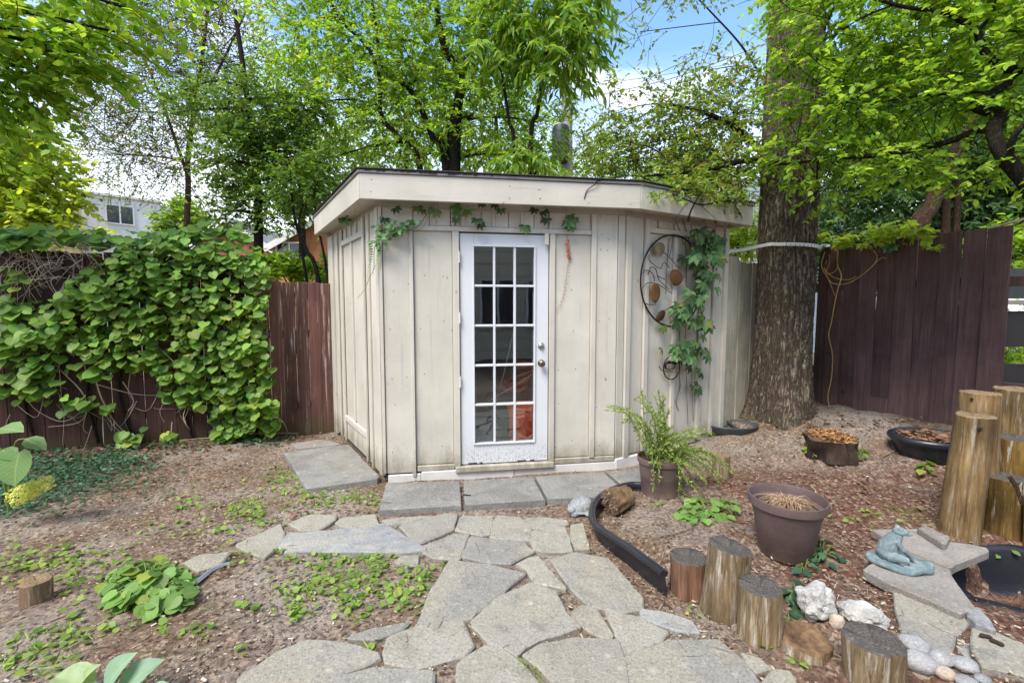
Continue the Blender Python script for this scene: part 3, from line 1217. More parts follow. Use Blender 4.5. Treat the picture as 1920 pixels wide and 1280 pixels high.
right_boards()

# --- roof: soffit, fascia boards, drip edge, felt deck
FA, FB = Vector((-1.19, 3.62, 0)), Vector((1.106, 3.983, 0))
FL, FR = Vector((-2.31, 5.40, 0)), Vector((2.50, 4.80, 0))
FC = Vector((.45, 7.25, 0))
ring = [FA, FB, FR, FC, FL]
ZF0, ZF1 = 2.35, 2.545


def inset(ring, d):
    out = []
    n = len(ring)
    for i in range(n):
        a, b, c = ring[i - 1], ring[i], ring[(i + 1) % n]
        e1, e2 = (b - a).normalized(), (c - b).normalized()
        n1, n2 = Vector((-e1.y, e1.x, 0)), Vector((-e2.y, e2.x, 0))
        m = (n1 + n2).normalized()
        out.append(b + m * (d / max(.3, m.dot(n1))))
    return out


in1 = inset(ring, .028)
for i in range(5):
    a, b = ring[i], ring[(i + 1) % 5]
    c, d = in1[(i + 1) % 5], in1[i]
    e = (b - a).normalized() * .0015
    mb = MB()
    mb.hexa([Vector((p.x, p.y, ZF0)) for p in (a + e, b - e, c - e, d + e)] + [Vector((p.x, p.y, ZF1)) for p in (a + e, b - e, c - e, d + e)])
    mb.build('fascia', MT['fascia_paint'], shed, bevel=.003)
in2 = inset(ring, .030)
mb = MB()
mb.prism([(p.x, p.y) for p in in2], ZF0 + .03, ZF0 + .045)
mb.build('soffit', MT['siding_paint'], shed)
out1 = inset(ring, -.012)
mb = MB()
mb.prism([(p.x, p.y) for p in out1], ZF1 + .003, ZF1 + .027)
mb.build('drip_edge', MT['drip_metal'], shed, bevel=.004)
out2 = inset(ring, -.026)
mb = MB()
mb.prism([(p.x, p.y) for p in out2], ZF1 + .030, ZF1 + .041)
o = mb.build('roof_deck', MT['roof_felt'], shed, bevel=.004)
# moss and felt scraps hanging over the edge on the left half
for k in range(46):
    t = .03 + .42 * (k / 46) + rng.uniform(-.01, .01)
    p = out1[0].lerp(out1[1], t)
    nrm = WF.n
    hgt = rng.uniform(.006, .022)
    mb2 = MB()
    q = p + nrm * .004
    wd = WF.d * rng.uniform(.006, .02)
    if k == 0:
        mbs = MB()
    mbs.hexa([q - wd + Vector((0, 0, ZF1 + .031 - hgt)), q + wd + Vector((0, 0, ZF1 + .031 - hgt * .8)), q + wd - nrm * .003 + Vector((0, 0, ZF1 + .031 - hgt * .8)), q - wd - nrm * .003 + Vector((0, 0, ZF1 + .031 - hgt)),
              q - wd + Vector((0, 0, ZF1 + .036)), q + wd + Vector((0, 0, ZF1 + .036)), q + wd - nrm * .003 + Vector((0, 0, ZF1 + .036)), q - wd - nrm * .003 + Vector((0, 0, ZF1 + .036))])
tag(mbs.build('moss', MT['roof_felt'], shed), kind='stuff')


# --- the door
def build_door():
    w = WF
    a0, a1, z0, z1 = ds0 + .003, ds1 - .003, dz0 + .006, dz1 - .006
    gz = [w.sz(946, v)[1] for v in (828, 757, 684, 610, 536, 463)]
    ga = [w.s_(u, 650) for u in (889, 927, 965, 1001)]
    f0, f1 = -.032, .008
    root = MB()
    w.box(root, a0, ga[0], z0, z1, f0, f1)
    w.box(root, ga[3], a1, z0, z1, f0, f1)
    w.box(root, ga[0], ga[3], z0, gz[0], f0, f1 - .0006)
    w.box(root, ga[0], ga[3], gz[5], z1, f0, f1 - .0006)
    door = root.build('door', MT['door_paint'], shed, bevel=.003)
    tag(door, 'white painted door with fifteen small panes')
    # lip round the glazing
    for (b0, b1, c0, c1) in ((ga[0] - .012, ga[3] + .012, gz[0] - .013, gz[0] + .003), (ga[0] - .012, ga[3] + .012, gz[5] - .003, gz[5] + .013)):
        piece('glazing_bead', w, b0, b1, c0, c1, f1 + .0005, f1 + .012, 'door_paint', .003, door)
    for (b0, b1) in ((ga[0] - .013, ga[0] + .003), (ga[3] - .003, ga[3] + .013)):
        piece('glazing_bead', w, b0, b1, gz[0] + .004, gz[5] - .004, f1 + .0005, f1 + .012, 'door_paint', .003, door)
    mw = .0095
    for a in ga[1:3]:
        piece('muntin', w, a - mw, a + mw, gz[0] + .001, gz[5] - .001, -.022, .012, 'door_paint', .003, door)
    for z in gz[1:5]:
        cuts = [ga[0], ga[1], ga[2], ga[3]]
        for i in range(3):
            b0 = cuts[i] + (mw + .0003 if i else .001)
            b1 = cuts[i + 1] - (mw + .0003 if i < 2 else .001)
            piece('muntin', w, b0, b1, z - mw, z + mw, -.022, .0112, 'door_paint', .003, door)
    for i in range(3):
        for j in range(5):
            piece('pane', w, ga[i] + .003, ga[i + 1] - .003, gz[j] + .003, gz[j + 1] - .003, -.016, -.012, 'pane_glass', 0, door)
    # deadbolt and knob
    q = w.n.to_track_quat('Z', 'Y').to_matrix().to_4x4()
    for nm, v, mat, prof in (('deadbolt', 648, 'steel', [(.028, 0), (.030, .004), (.027, .012), (.016, .014), (.015, .024), (.011, .027), (0, .027)]),
                             ('doorknob', 680, 'brass_dark', [(.031, 0), (.031, .005), (.014, .008), (.012, .022), (.024, .032), (.030, .044), (.028, .056), (.016, .064), (0, .065)])):
        s_, z_ = w.sz(1014, v)
        mb = MB()
        mb.lathe(prof, n=24)
        p = w.at(s_, z_, f1)
        mb.v = [tuple(Matrix.Translation(p) @ q @ Vector(x)) for x in mb.v]
        mb.build(nm, MT[mat], door, smooth=True)
    mb = MB()
    s_, z_ = w.sz(1014, 648)
    w.box(mb, s_ - .002, s_ + .002, z_ - .007, z_ + .007, f1 + .0272, f1 + .029)
    mb.build('keyhole', MT['ink_black'], door)
    for v in (482, 595, 714):
        z = w.sz(863, v)[1]
        mb = MB()
        p = w.at(ds0 - .001, z, .034)
        mb.tube([p - Vector((0, 0, .045)), p + Vector((0, 0, .045))], .006, 8)
        mb.tube([p - Vector((0, 0, .052)), p - Vector((0, 0, .046))], .008, 8)
        mb.build('hinge', MT['white_paint'], door, smooth=False)
    # worn weather strip along the bottom edge
    mb = MB()
    for (b0, b1) in ((.06, .14), (.16, .19), (.50, .58), (.62, .66)):
        w.box(mb, a0 + b0, a0 + b1, z0 + .003, z0 + .012, f1 + .0005, f1 + .002)
    mb.build('weather_strip', MT['ink_black'], door)
    return door


build_door()

# nail heads on the siding boards
mb = MB()
qn = WF.n.to_track_quat('Z', 'Y').to_matrix().to_4x4()
for a_ in (.07, .20, .34, .50, .60, 1.50, 1.66, 1.90, 1.99):
    for z_ in (.28, .62, .95, 1.35, 1.72, 2.02, 2.16, 2.26):
        if rng.random() < .62 and not (.62 < a_ < 1.45):
            d_n = .0205 if a_ < .27 else (.0165 if a_ > 1.84 else .0085)
            p = WF.at(a_ + rng.uniform(-.03, .03), z_ + rng.uniform(-.06, .06), d_n)
            b = MB()
            b.lathe([(.0045, -.001), (.0045, .0008), (0, .001)], n=7)
            mb.add([Matrix.Translation(p) @ qn @ Vector(x) for x in b.v], b.f)
tag(mb.build('nail', MT['ink_black'], shed), kind='stuff')

# nails in the fascia
mb = MB()
for t in (.03, .033, .5, .62, .63, .80, .96, .965):
    for z in (.05, .13):
        if rng.random() < .75:
            p = FA.lerp(FB, t + rng.uniform(-.01, .01)) + Vector((0, 0, ZF0 + z + rng.uniform(-.02, .02))) + WF.n * .0005
            q = WF.n.to_track_quat('Z', 'Y').to_matrix().to_4x4()
            b = MB()
            b.lathe([(.004, -.001), (.004, .001), (0, .0015)], n=8)
            mb.add([Matrix.Translation(p) @ q @ Vector(x) for x in b.v], b.f)
tag(mb.build('nail', MT['ink_black'], shed), kind='stuff')


# --- things inside the shed seen through the glass
def inside():
    def P(u, v, Y):
        return W(u, v, Y)
    c = P(984, 820, 4.33)
    b = MB()
    b.lathe([(.13, 0), (.135, .01), (.165, .46), (.175, .465), (.175, .49), (.155, .49), (.13, .02), (0, .02)], n=28)
    o = b.build('storage_bucket', MT['orange_plastic'], None, smooth=True)
    o.location = (c.x, c.y, .086)
    auto_smooth(o)
    tag(o, 'bright orange plastic bucket standing inside the shed behind the lowest panes', 'bucket')
    c = P(966, 815, 4.09)
    b = MB()
    b.lathe([(.030, 0), (.034, .008), (.034, .12), (.022, .15), (.014, .165), (.014, .19), (0, .19)], n=18)
    o = b.build('spray_bottle', MT['green_plastic'], None, smooth=True)
    o.location = (c.x, c.y, .086)
    tag(o, 'small pale green bottle beside the orange bucket inside the shed', 'bottle')
    # heap of red hose and a folded tarp on a low shelf
    b = MB()
    for i in range(5):
        cx = P(965 + 7 * i, 722 - 9 * i, 4.72 + .02 * i)
        pts = [cx + Vector((.13 * math.cos(t) + .01 * math.sin(3 * t), .08 * math.sin(t), .05 * math.sin(t + i))) for t in np.linspace(0, 6.2, 22)]
        b.tube(pts, .022, 7)
    tag(b.build('hose_coil', MT['red_plastic'], None, smooth=True), 'dull red hose coiled on a shelf behind the door panes', 'hose')
    b = MB()
    c0 = P(985, 740, 4.80)
    b.box(c0.x - .42, c0.x + .30, c0.y - .12, c0.y + .35, c0.z - .05, c0.z - .025)
    for sx, sy in ((-.4, .28), (.28, .28), (-.4, .33), (.28, .33)):
        b.box(c0.x + sx - .02, c0.x + sx + .02, c0.y + sy - .02, c0.y + sy + .02, .086, c0.z - .0505)
    tag(b.build('workbench', MT['shed_dark'], None), 'low dark shelf inside the shed carrying a coiled hose', 'shelf')
    for u0, v0, u1, v1, y_, lab in ((925, 770, 962, 625, 4.5, 'steep pale garden cane leaning behind the middle panes of the door'), (915, 752, 1000, 700, 4.46, 'low slanting pale garden cane behind the fourth row of door panes')):
        b = MB()
        b.tube([P(u0, v0, y_), P((u0 + u1) / 2 + 2, (v0 + v1) / 2, y_ + .02), P(u1, v1, y_ + .03)], [.008, .007, .005], 7)
        tag(b.build('garden_cane', MT['pale_twig'], None, smooth=True), lab, 'cane', 'garden canes inside the shed')
    b = MB()
    c = P(908, 800, 4.30)
    b.blob((0, 0, .17), (.17, .15, .19), 18, 12)
    o = b.build('tarp_bundle', MT['tarp_grey'], None, smooth=True)
    o.location = (c.x, c.y, .082)
    for vtx in o.data.vertices:
        n_ = mnoise.noise(vtx.co * 9)
        vtx.co *= 1 + .22 * n_
        vtx.co.z = max(vtx.co.z, .004)
    tag(o, 'crumpled grey tarp bundle inside the shed behind the lower left pane', 'tarp')


inside()


# ------------------------------------------------------------------ fences
def plank_mesh(name, mat, w=.14, t=.02, notch=0.0):
    mb = MB()
    mb.box(-w / 2, w / 2, -t, 0, 0, 1)
    me = mb.mesh(name, MT[mat], bevel=.0035)
    return me


def run_fence(root, P, Q, mat, w, gap, ztop, name='plank', zbase=None, jit=.01, me=None, lean=.004, skip=()):
    """boards nailed side by side from P to Q (x, y); the outer face looks at the camera"""
    P, Q = Vector((P[0], P[1], 0)), Vector((Q[0], Q[1], 0))
    d = (Q - P)
    Ln = d.length
    d.normalize()
    n = Vector((d.y, -d.x, 0))
    if n.dot(-P) < 0:
        n = -n
    me = me or plank_mesh(name, mat, w)
    k = int(Ln / (w + gap))
    for i in range(k + 1):
        if i in skip:
            continue
        s = i * (w + gap) + w / 2
        p = P + d * s
        zb = Hz(p.x, p.y) - .03 if zbase is None else zbase
        zt = ztop(i / max(k, 1)) + rng.uniform(-jit, jit)
        X = d.copy()
        Yv = -n
        if X.cross(Yv).z < 0:
            X = -X
        Zv = (Vector((0, 0, 1)) + d * rng.uniform(-lean, lean)).normalized()
        M = Matrix(((X.x, Yv.x, Zv.x * (zt - zb), p.x + n.x * rng.uniform(0, .008)), (X.y, Yv.y, Zv.y * (zt - zb), p.y + n.y * rng.uniform(0, .008)), (X.z, Yv.z, Zv.z * (zt - zb), zb), (0, 0, 0, 1)))
        inst(name, root, me, M)
    return d, n


def bar(root, name, a, b, w, h, mat, bevel=.003):
    """a squared timber from a to b, w wide, h deep"""
    a, b = Vector(a), Vector(b)
    t = (b - a).normalized()
    up = Vector((0, 0, 1)) if abs(t.z) < .8 else Vector((0, 1, 0))
    s = t.cross(up).normalized() * w / 2
    u = s.cross(t).normalized() * h / 2
    mb = MB()
    mb.hexa([a - s - u, a + s - u, b + s - u, b - s - u, a - s + u, a + s + u, b + s + u, b - s + u])
    return mb.build(name, MT[mat] if isinstance(mat, str) else mat, root, bevel=bevel)


# left: old brown fence, taller part under the vine
LF0, LF1, LF2 = (-6.6, 3.93), (-2.93, 5.15), (-2.10, 5.46)
fl = empty('wooden_fence', (-4.3, 4.7, 0), 'weathered brown board fence on the left, half buried under a leafy vine', 'fence')
d_, nL = run_fence(fl, LF0, LF1, 'fence_dark', .135, .006, lambda t: 2.06, jit=.012)
run_fence(fl, (-2.90, 5.16), LF2, 'fence_left', .132, .004, lambda t: 1.80 - .01 * t, jit=.006)
LFn = nL
for z in (.35, 1.2, 1.95):
    bar(fl, 'rail', (LF0[0] - nL.x * .05, LF0[1] - nL.y * .05, z), (LF1[0] - nL.x * .05, LF1[1] - nL.y * .05, z), .04, .09, 'fence_dark')
for z in (.35, 1.2, 1.65):
    bar(fl, 'rail', (-2.88 - nL.x * .05, 5.165 - nL.y * .05, z), (LF2[0] - nL.x * .05, LF2[1] - nL.y * .05, z), .04, .09, 'fence_left')
for x, y, z in ((-6.0, 4.13, 2.0), (-4.5, 4.63, 2.0), (-2.935, 5.15, 2.12)):
    bar(fl, 'post', (x - nL.x * .12, y - nL.y * .12, 0), (x - nL.x * .12, y - nL.y * .12, z), .09, .09, 'fence_dark')

# right: purple brown board fence stepping up towards the camera
fr = empty('wooden_fence', (4.1, 4.8, .2), 'purplish brown board fence on the right with a stepped sloping top', 'fence')
RF0 = (3.60, 5.75)
RFd = Vector((.590, -.807, 0)).normalized()


def right_fence():
    n = Vector((RFd.y, -RFd.x, 0))
    if n.dot(Vector((-RF0[0], -RF0[1], 0))) < 0:
        n = -n
    P0 = Vector((RF0[0], RF0[1], 0))
    us = [1538, 1558, 1585, 1617, 1650, 1686, 1724, 1767, 1808, 1853, 1903]
    tops = [468, 465, 467, 466, 458, 452, 446, 440, 437, 432, 427]
    for i in range(len(us) - 1):
        a = (onplane(us[i] - .0, tops[i], P0, n) - P0).dot(RFd)
        b = (onplane(us[i + 1], tops[i + 1], P0, n) - P0).dot(RFd)
        zt = onplane((us[i] + us[i + 1]) / 2, tops[i + 1], P0, n).z
        g = .002 if i < 4 else .006
        zb = .0 if i > 5 else Hz(P0.x + RFd.x * a, P0.y + RFd.y * a) - .06
        mb = MB()
        off = .0215 * (i % 2)
        p = []
        for z, k in ((zb, 0), (zt, 1)):
            for s_, dd in ((a - .006 + (g / 2 + .006) * k, off + .02), (b + .006 - (g * .8 + .006) * k, off + .02), (b + .006 - (g * .8 + .006) * k, off), (a - .006 + (g / 2 + .006) * k, off)):
                q = P0 + RFd * s_ + n * dd
                q.z = z + (.012 if (k and s_ > (a + b) / 2) else 0)
                p.append(q)
        mb.hexa(p)
        mb.build('plank', MT['fence_right'], fr, bevel=.003)
    for z in (.75, 1.75):
        a = P0 + RFd * .0 - n * .025
        b = P0 + RFd * 2.0 - n * .025
        bar(fr, 'rail', (a.x, a.y, z), (b.x, b.y, z), .04, .09, 'fence_right')
    # grey patch board low on the fence
    c = onplane(1645, 755, P0, n, .035)
    mb = MB()
    e = RFd * .17
    mb.hexa([c - e + n * .0 + Vector((0, 0, -.13)), c + e + Vector((0, 0, -.13)), c + e - n * .012 + Vector((0, 0, -.13)), c - e - n * .012 + Vector((0, 0, -.13)),
             c - e + Vector((0, 0, .06)), c + e + Vector((0, 0, .06)), c + e - n * .012 + Vector((0, 0, .06)), c - e - n * .012 + Vector((0, 0, .06))])
    mb.build('patch_board', MT['fence_right'], fr, bevel=.002)
    # pale cap strip at the top of the near boards
    a = onplane(1852, 431, P0, n, .012)
    b = onplane(1925, 412, P0, n, .012)
    bar(fr, 'cap_strip', a + Vector((0, 0, .012)), b + Vector((0, 0, .012)), .03, .018, 'pale_twig')
    return P0, n


RFP, RFn = right_fence()

# beige boards between the shed and the big tree
fb = empty('beige_fence', (2.8, 5.3, .15), 'short run of beige boards between the shed and the big tree trunk', 'fence')
b0 = Vector((2.34, 4.98, 0))
bd = Vector((.80, .60, 0)).normalized()
bn = Vector((bd.y, -bd.x, 0))
for (u0, u1, vt) in ((1353, 1386.5, 477), (1388.5, 1411, 491), (1412, 1436, 492), (1437, 1462, 492), (1463, 1490, 492), (1491, 1520, 492)):
    a = (onplane(u0, vt, b0, bn) - b0).dot(bd)
    b = (onplane(u1, vt, b0, bn) - b0).dot(bd)
    zt = onplane(u0, vt, b0, bn).z
    q0, q1 = b0 + bd * a, b0 + bd * b
    mb = MB()
    t = bn * -.02
    mb.hexa([Vector((q.x, q.y, .05)) for q in (q0, q1, q1 + t, q0 + t)] + [Vector((q.x, q.y, zt)) for q in (q0, q1, q1 + t, q0 + t)])
    mb.build('plank', MT['beige_board'], fb, bevel=.003)
bar(fb, 'rail', b0 + bd * .02 - bn * .05 + Vector((0, 0, 1.6)), b0 + bd * 1.4 - bn * .05 + Vector((0, 0, 1.6)), .04, .08, 'beige_board')

# far right: dark slatted screen behind the brown fence
ds = empty('slatted_screen', (5.6, 4.5, 0), 'dark horizontal slatted screen beyond the end of the brown fence', 'fence')
for (v0, v1, m) in ((505, 560, 'deck_green'), (583, 648, 'deck_dark'), (679, 716, 'deck_dark'), (735, 790, 'deck_dark')):
    p0, p1 = W(1840, (v0 + v1) / 2, 5.0), W(2150, (v0 + v1) / 2, 4.2)
    hgt = (v1 - v0) / FPX * 5.0
    bar(ds, 'slat', (4.6, 5.0, p0.z), (7.2, 4.6, p0.z), .03, hgt, m)
p0 = W(1895, 567, 4.95)
bar(ds, 'ledge', (4.6, 4.97, p0.z), (7.2, 4.57, p0.z), .09, .05, 'drip_metal')
for x in (4.85, 6.1):
    bar(ds, 'post', (x, 5.06 - (x - 4.6) * .154, 0), (x, 5.06 - (x - 4.6) * .154, 2.0), .09, .09, 'deck_dark')


# ------------------------------------------------------------------ flagstone path and pavers
def slab(name, pts, z0, z1, mat, par, jit=.006, rough_edge=True, bevel=.008, tilt=0.0, smoothk=1):
    P = [Vector((p[0], p[1])) for p in pts]
    # soften the corners once, then break up the edges
    for _ in range(smoothk):
        Q = []
        for i in range(len(P)):
            a, b = P[i], P[(i + 1) % len(P)]
            Q += [a.lerp(b, .05), a.lerp(b, .95)]
        P = Q
    if rough_edge:
        Q = []
        for i in range(len(P)):
            a, b = P[i], P[(i + 1) % len(P)]
            k = max(1, int((b - a).length / .06))
            for j in range(k):
                q = a.lerp(b, j / k)
                nz = mnoise.noise(Vector((q.x * 14, q.y * 14, 3.1)))
                e = Vector((-(b - a).y, (b - a).x)).normalized()
                Q.append(q + e * jit * 1.8 * nz)
        P = Q
    cx = sum(p.x for p in P) / len(P)
    cy = sum(p.y for p in P) / len(P)
    area = sum(P[i].x * P[(i + 1) % len(P)].y - P[(i + 1) % len(P)].x * P[i].y for i in range(len(P)))
    if area < 0:
        P.reverse()
    n = len(P)
    tx, ty = rng.uniform(-1, 1) * tilt, rng.uniform(-1, 1) * tilt
    zz = lambda p: z1 + tx * (p.x - cx) + ty * (p.y - cy)
    vv = [(p.x, p.y, z0) for p in P] + [(p.x, p.y, zz(p) - bevel * .9) for p in P]
    ins = [p + (Vector((cx, cy)) - p).normalized() * bevel * rng.uniform(.7, 1.6) for p in P]
    vv += [(p.x, p.y, zz(p) + rng.uniform(-.0012, .0012)) for p in ins]
    vv.append((cx, cy, zz(Vector((cx, cy)))))
    fs = [tuple(range(n - 1, -1, -1))]
    for i in range(n):
        j = (i + 1) % n
        fs += [(i, j, n + j, n + i), (n + i, n + j, 2 * n + j, 2 * n + i), (2 * n + i, 2 * n + j, 3 * n)]
    mb = MB()
    mb.add(vv, fs)
    return mb.build(name, MT[mat], par)


def gxy(u, v):
    p = G(u, v)
    return (p.x, p.y)


def A_(x, y):
    return gxy(440 + x / 3.2, 880 + y / 3.2)


def B_(x, y):
    return gxy(860 + x / 3.2, 880 + y / 3.2)


path = empty('flagstone_path', (0, 2.4, 0), kind='structure')
FLAGS = [
    ('flagstone_pale', [A_(*p) for p in ((20, 470), (100, 430), (270, 352), (292, 400), (280, 460), (180, 545), (120, 520), (30, 490))]),
    ('flagstone_pale', [A_(*p) for p in ((330, 345), (440, 296), (610, 292), (600, 320), (510, 380), (400, 388))]),
    ('flagstone_pale', [A_(*p) for p in ((615, 340), (640, 310), (840, 292), (855, 345), (740, 372), (640, 365))]),
    ('flagstone_blue', [A_(*p) for p in ((290, 475), (340, 402), (500, 393), (880, 352), (930, 375), (1130, 505), (1000, 520), (420, 506), (330, 513))]),
    ('flagstone_pale', [A_(*p) for p in ((970, 570), (1000, 535), (1105, 530), (1100, 590), (1030, 602))]),
    ('flagstone', [A_(*p) for p in ((890, 320), (1000, 303), (1180, 296), (1010, 338), (925, 352))]),
    ('flagstone', [A_(*p) for p in ((1000, 352), (1250, 282), (1325, 285), (1308, 375), (1120, 450), (1060, 420))]),
    ('flagstone', [A_(*p) for p in ((1140, 475), (1310, 405), (1402, 402), (1345, 552), (1200, 545), (1130, 512))]),
    ('flagstone', [A_(*p) for p in ((1325, 378), (1365, 298), (1548, 300), (1528, 402), (1480, 410), (1405, 395))]),
    ('flagstone', [B_(*p) for p in ((215, 318), (235, 300), (370, 308), (430, 368), (425, 440), (195, 425))]),
    ('flagstone', [B_(*p) for p in ((30, 536), (75, 424), (180, 434), (380, 452), (440, 512), (305, 580), (170, 572))]),
    ('flagstone', [B_(*p) for p in ((390, 308), (500, 300), (640, 320), (652, 342), (590, 362), (430, 368))]),
    ('flagstone', [B_(*p) for p in ((447, 388), (638, 368), (678, 508), (540, 517), (455, 497), (432, 442))]),
    ('flagstone_pale', [B_(*p) for p in ((672, 352), (745, 340), (785, 490), (695, 492), (668, 420))]),
    ('flagstone_pale', [B_(*p) for p in ((345, 590), (420, 548), (475, 543), (635, 730), (455, 697), (405, 620))]),
    ('flagstone', [gxy(*p) for p in ((846, 1059), (919, 1069), (981, 1083), (891, 1157), (885, 1166), (789, 1173), (812, 1114))]),
    ('flagstone', [B_(*p) for p in ((92, 930), (230, 803), (430, 713), (566, 762), (636, 898), (715, 968), (590, 1006), (470, 1037), (350, 1126), (200, 1057), (92, 957))]),
    ('flagstone', [B_(*p) for p in ((565, 572), (700, 528), (800, 543), (900, 562), (1086, 792), (1086, 848), (960, 877), (775, 828), (692, 748))]),
    ('flagstone_pale', [B_(*p) for p in ((682, 872), (740, 834), (828, 862), (915, 1000), (897, 1046), (775, 987), (684, 900))]),
    ('flagstone', [B_(*p) for p in ((882, 873), (1100, 918), (1245, 1002), (1198, 1057), (1003, 1145), (944, 1000))]),
    ('flagstone_blue', [B_(*p) for p in ((1095, 862), (1220, 872), (1400, 932), (1436, 998), (1310, 996), (1185, 950), (1105, 910))]),
    ('flagstone', [gxy(*p) for p in ((1174, 1243), (1249, 1212), (1345, 1210), (1395, 1252), (1425, 1300), (1400, 1340), (1200, 1340))]),
    ('flagstone', [B_(*p) for p in ((412, 1142), (500, 1083), (700, 1043), (948, 1062), (986, 1170), (1006, 1280), (1010, 1330), (600, 1330), (500, 1225))]),
    ('flagstone', [B_(*p) for p in ((5, 1190), (170, 1093), (258, 1097), (418, 1232), (470, 1300), (470, 1340), (5, 1340))]),
    ('flagstone', [A_(*p) for p in ((912, 1120), (932, 1033), (1100, 963), (1358, 928), (1416, 1080), (1358, 1147), (1080, 1211), (922, 1178))]),
    ('flagstone', [A_(*p) for p in ((690, 1030), (850, 972), (1045, 942), (1000, 987), (850, 1046), (700, 1044))]),
    ('flagstone', [A_(*p) for p in ((50, 1282), (260, 1132), (440, 1052), (640, 1067), (838, 1130), (848, 1168), (650, 1248), (560, 1288), (300, 1350), (60, 1350))]),
    ('flagstone', [A_(*p) for p in ((565, 1290), (850, 1213), (1060, 1233), (1178, 1242), (1175, 1345), (565, 1345))]),
    ('flagstone_pale', [gxy(*p) for p in ((1389, 1232), (1424, 1243), (1446, 1262), (1418, 1270), (1399, 1254))]),
    ('flagstone_pale', [gxy(*p) for p in ((345, 1060), (375, 1046), (430, 1041), (412, 1062), (372, 1076))]),
    ('flagstone_pale', [gxy(*p) for p in ((1446, 1262), (1478, 1268), (1500, 1300), (1462, 1310), (1430, 1288))]),
]
flag_polys = []


def grow(poly, k, d):
    cx = sum(p[0] for p in poly) / len(poly)
    cy = sum(p[1] for p in poly) / len(poly)
    out = []
    for x, y in poly:
        l = math.hypot(x - cx, y - cy)
        f = min(k, 1 + d / max(l, .02) * 1.2)
        out.append((cx + (x - cx) * f, cy + (y - cy) * f))
    return out


for m, poly in FLAGS:
    cx = sum(p[0] for p in poly) / len(poly)
    cy = sum(p[1] for p in poly) / len(poly)
    poly = grow(poly, 1.09, .026)
    slab('flagstone', poly, -.05, .024 + rng.uniform(-.003, .006), m, path, tilt=.01)
    flag_polys.append(poly)

landing = empty('paver_landing', (0, 3.5, 0), kind='structure')


def gz_xy(u, v, z):
    d = ray(u, v)
    t = (z - CAMZ) / d.z
    p = CAMV + d * t
    return (p.x, p.y)


PV = [[(725, 904), (862, 901), (865, 946), (711, 955)], [(869, 901), (999, 893), (1022, 936), (871, 946)], [(1004, 893), (1132, 885), (1165, 915), (1146, 930), (1027, 935)], [(1136, 884), (1205, 880), (1225, 908), (1170, 912)]]
for i, q in enumerate(PV):
    poly = [gz_xy(u, v, .052) for u, v in q]
    slab('paver', poly, -.03, .052 + .002 * i, 'paver_stone', landing, jit=.002, bevel=.006, smoothk=0)
    flag_polys.append(poly)
side = empty('side_landing', (-1.7, 4.2, 0), kind='structure')
for q, z, m in (([(532, 848), (622, 835), (655, 833), (712, 892), (707, 897), (575, 915)], .05, 'paver_stone'), ([(545, 831), (597, 823), (622, 826), (640, 832), (560, 840)], .03, 'slab_brown')):
    poly = [gz_xy(u, v, z) for u, v in q]
    slab('paver', poly, -.04, z, m, side, jit=.004, bevel=.007, smoothk=0)
    flag_polys.append(poly)

# ------------------------------------------------------------------ logs, pots and stones
def mpx(p):
    """metres that one pixel of the photograph spans at a point"""
    d = (Vector(p) - CAMV)
    return (d.y * CP - d.z * SP) / FPX


def log(name, label, cat, base, r0, r1, h, side, end, lean=(0, 0), slant=(0, 0), groups=None, n=36, rough=.05, groove=.03, seed=0, cracks=()):
    """a round of timber standing on base; the bark side is the thing, the sawn end its part"""
    rings = max(4, int(h / .05))
    off = seed * 7.7
    vv, fs = [], []
    for i in range(rings + 1):
        t = i / rings
        for k in range(n):
            th = 2 * math.pi * k / n
            c, s_ = math.cos(th), math.sin(th)
            rr = r0 + (r1 - r0) * t
            rr *= 1 + rough * 2 * mnoise.noise(Vector((c * 1.3 + off, s_ * 1.3, t * 1.2))) + groove * mnoise.noise(Vector((c * 7 + off, s_ * 7, t * .8)))
            for ca in cracks:
                dth = abs((th - ca + math.pi) % (2 * math.pi) - math.pi)
                if dth < .10:
                    rr *= .86
            x, y = rr * c, rr * s_
            z = h * t + (slant[0] * x + slant[1] * y) * t
            if i == rings:
                z += .004 * mnoise.noise(Vector((c * 4 + off, s_ * 4, 2)))
            vv.append((x + lean[0] * h * t, y + lean[1] * h * t, z))
    for i in range(rings):
        for k in range(n):
            k2 = (k + 1) % n
            fs.append((i * n + k, i * n + k2, (i + 1) * n + k2, (i + 1) * n + k))
    fs.append(tuple(range(n - 1, -1, -1)))
    mb = MB()
    mb.add(vv, fs)
    o = mb.build(name, MT[side], None, smooth=True)
    auto_smooth(o, 50)
    o.location = base
    tag(o, label, cat, groups)
    top = vv[rings * n:]
    cx, cy = lean[0] * h, lean[1] * h
    mb = MB()
    tv = [(x, y, z - .0005) for x, y, z in top]
    for f_ in (.93, .55):
        for x, y, z in top:
            X, Y = (x - cx) * f_, (y - cy) * f_
            tv.append((X + cx, Y + cy, h + slant[0] * X + slant[1] * Y + (.004 if f_ > .9 else -.004) + .012 * mnoise.noise(Vector((X * 14 + off, Y * 14, 1)))))
    tv.append((cx, cy, h - .006))
    ff = []
    for a in range(2):
        for k in range(n):
            k2 = (k + 1) % n
            ff.append((a * n + k, a * n + k2, (a + 1) * n + k2, (a + 1) * n + k))
    for k in range(n):
        ff.append((2 * n + k, 2 * n + (k + 1) % n, 3 * n))
    mb.add([(x - cx, y - cy, z) for x, y, z in tv], ff)
    c = mb.build('cut_face', MT[end], None, smooth=True)
    c.parent = o
    c.location = (cx, cy, 0)
    return o


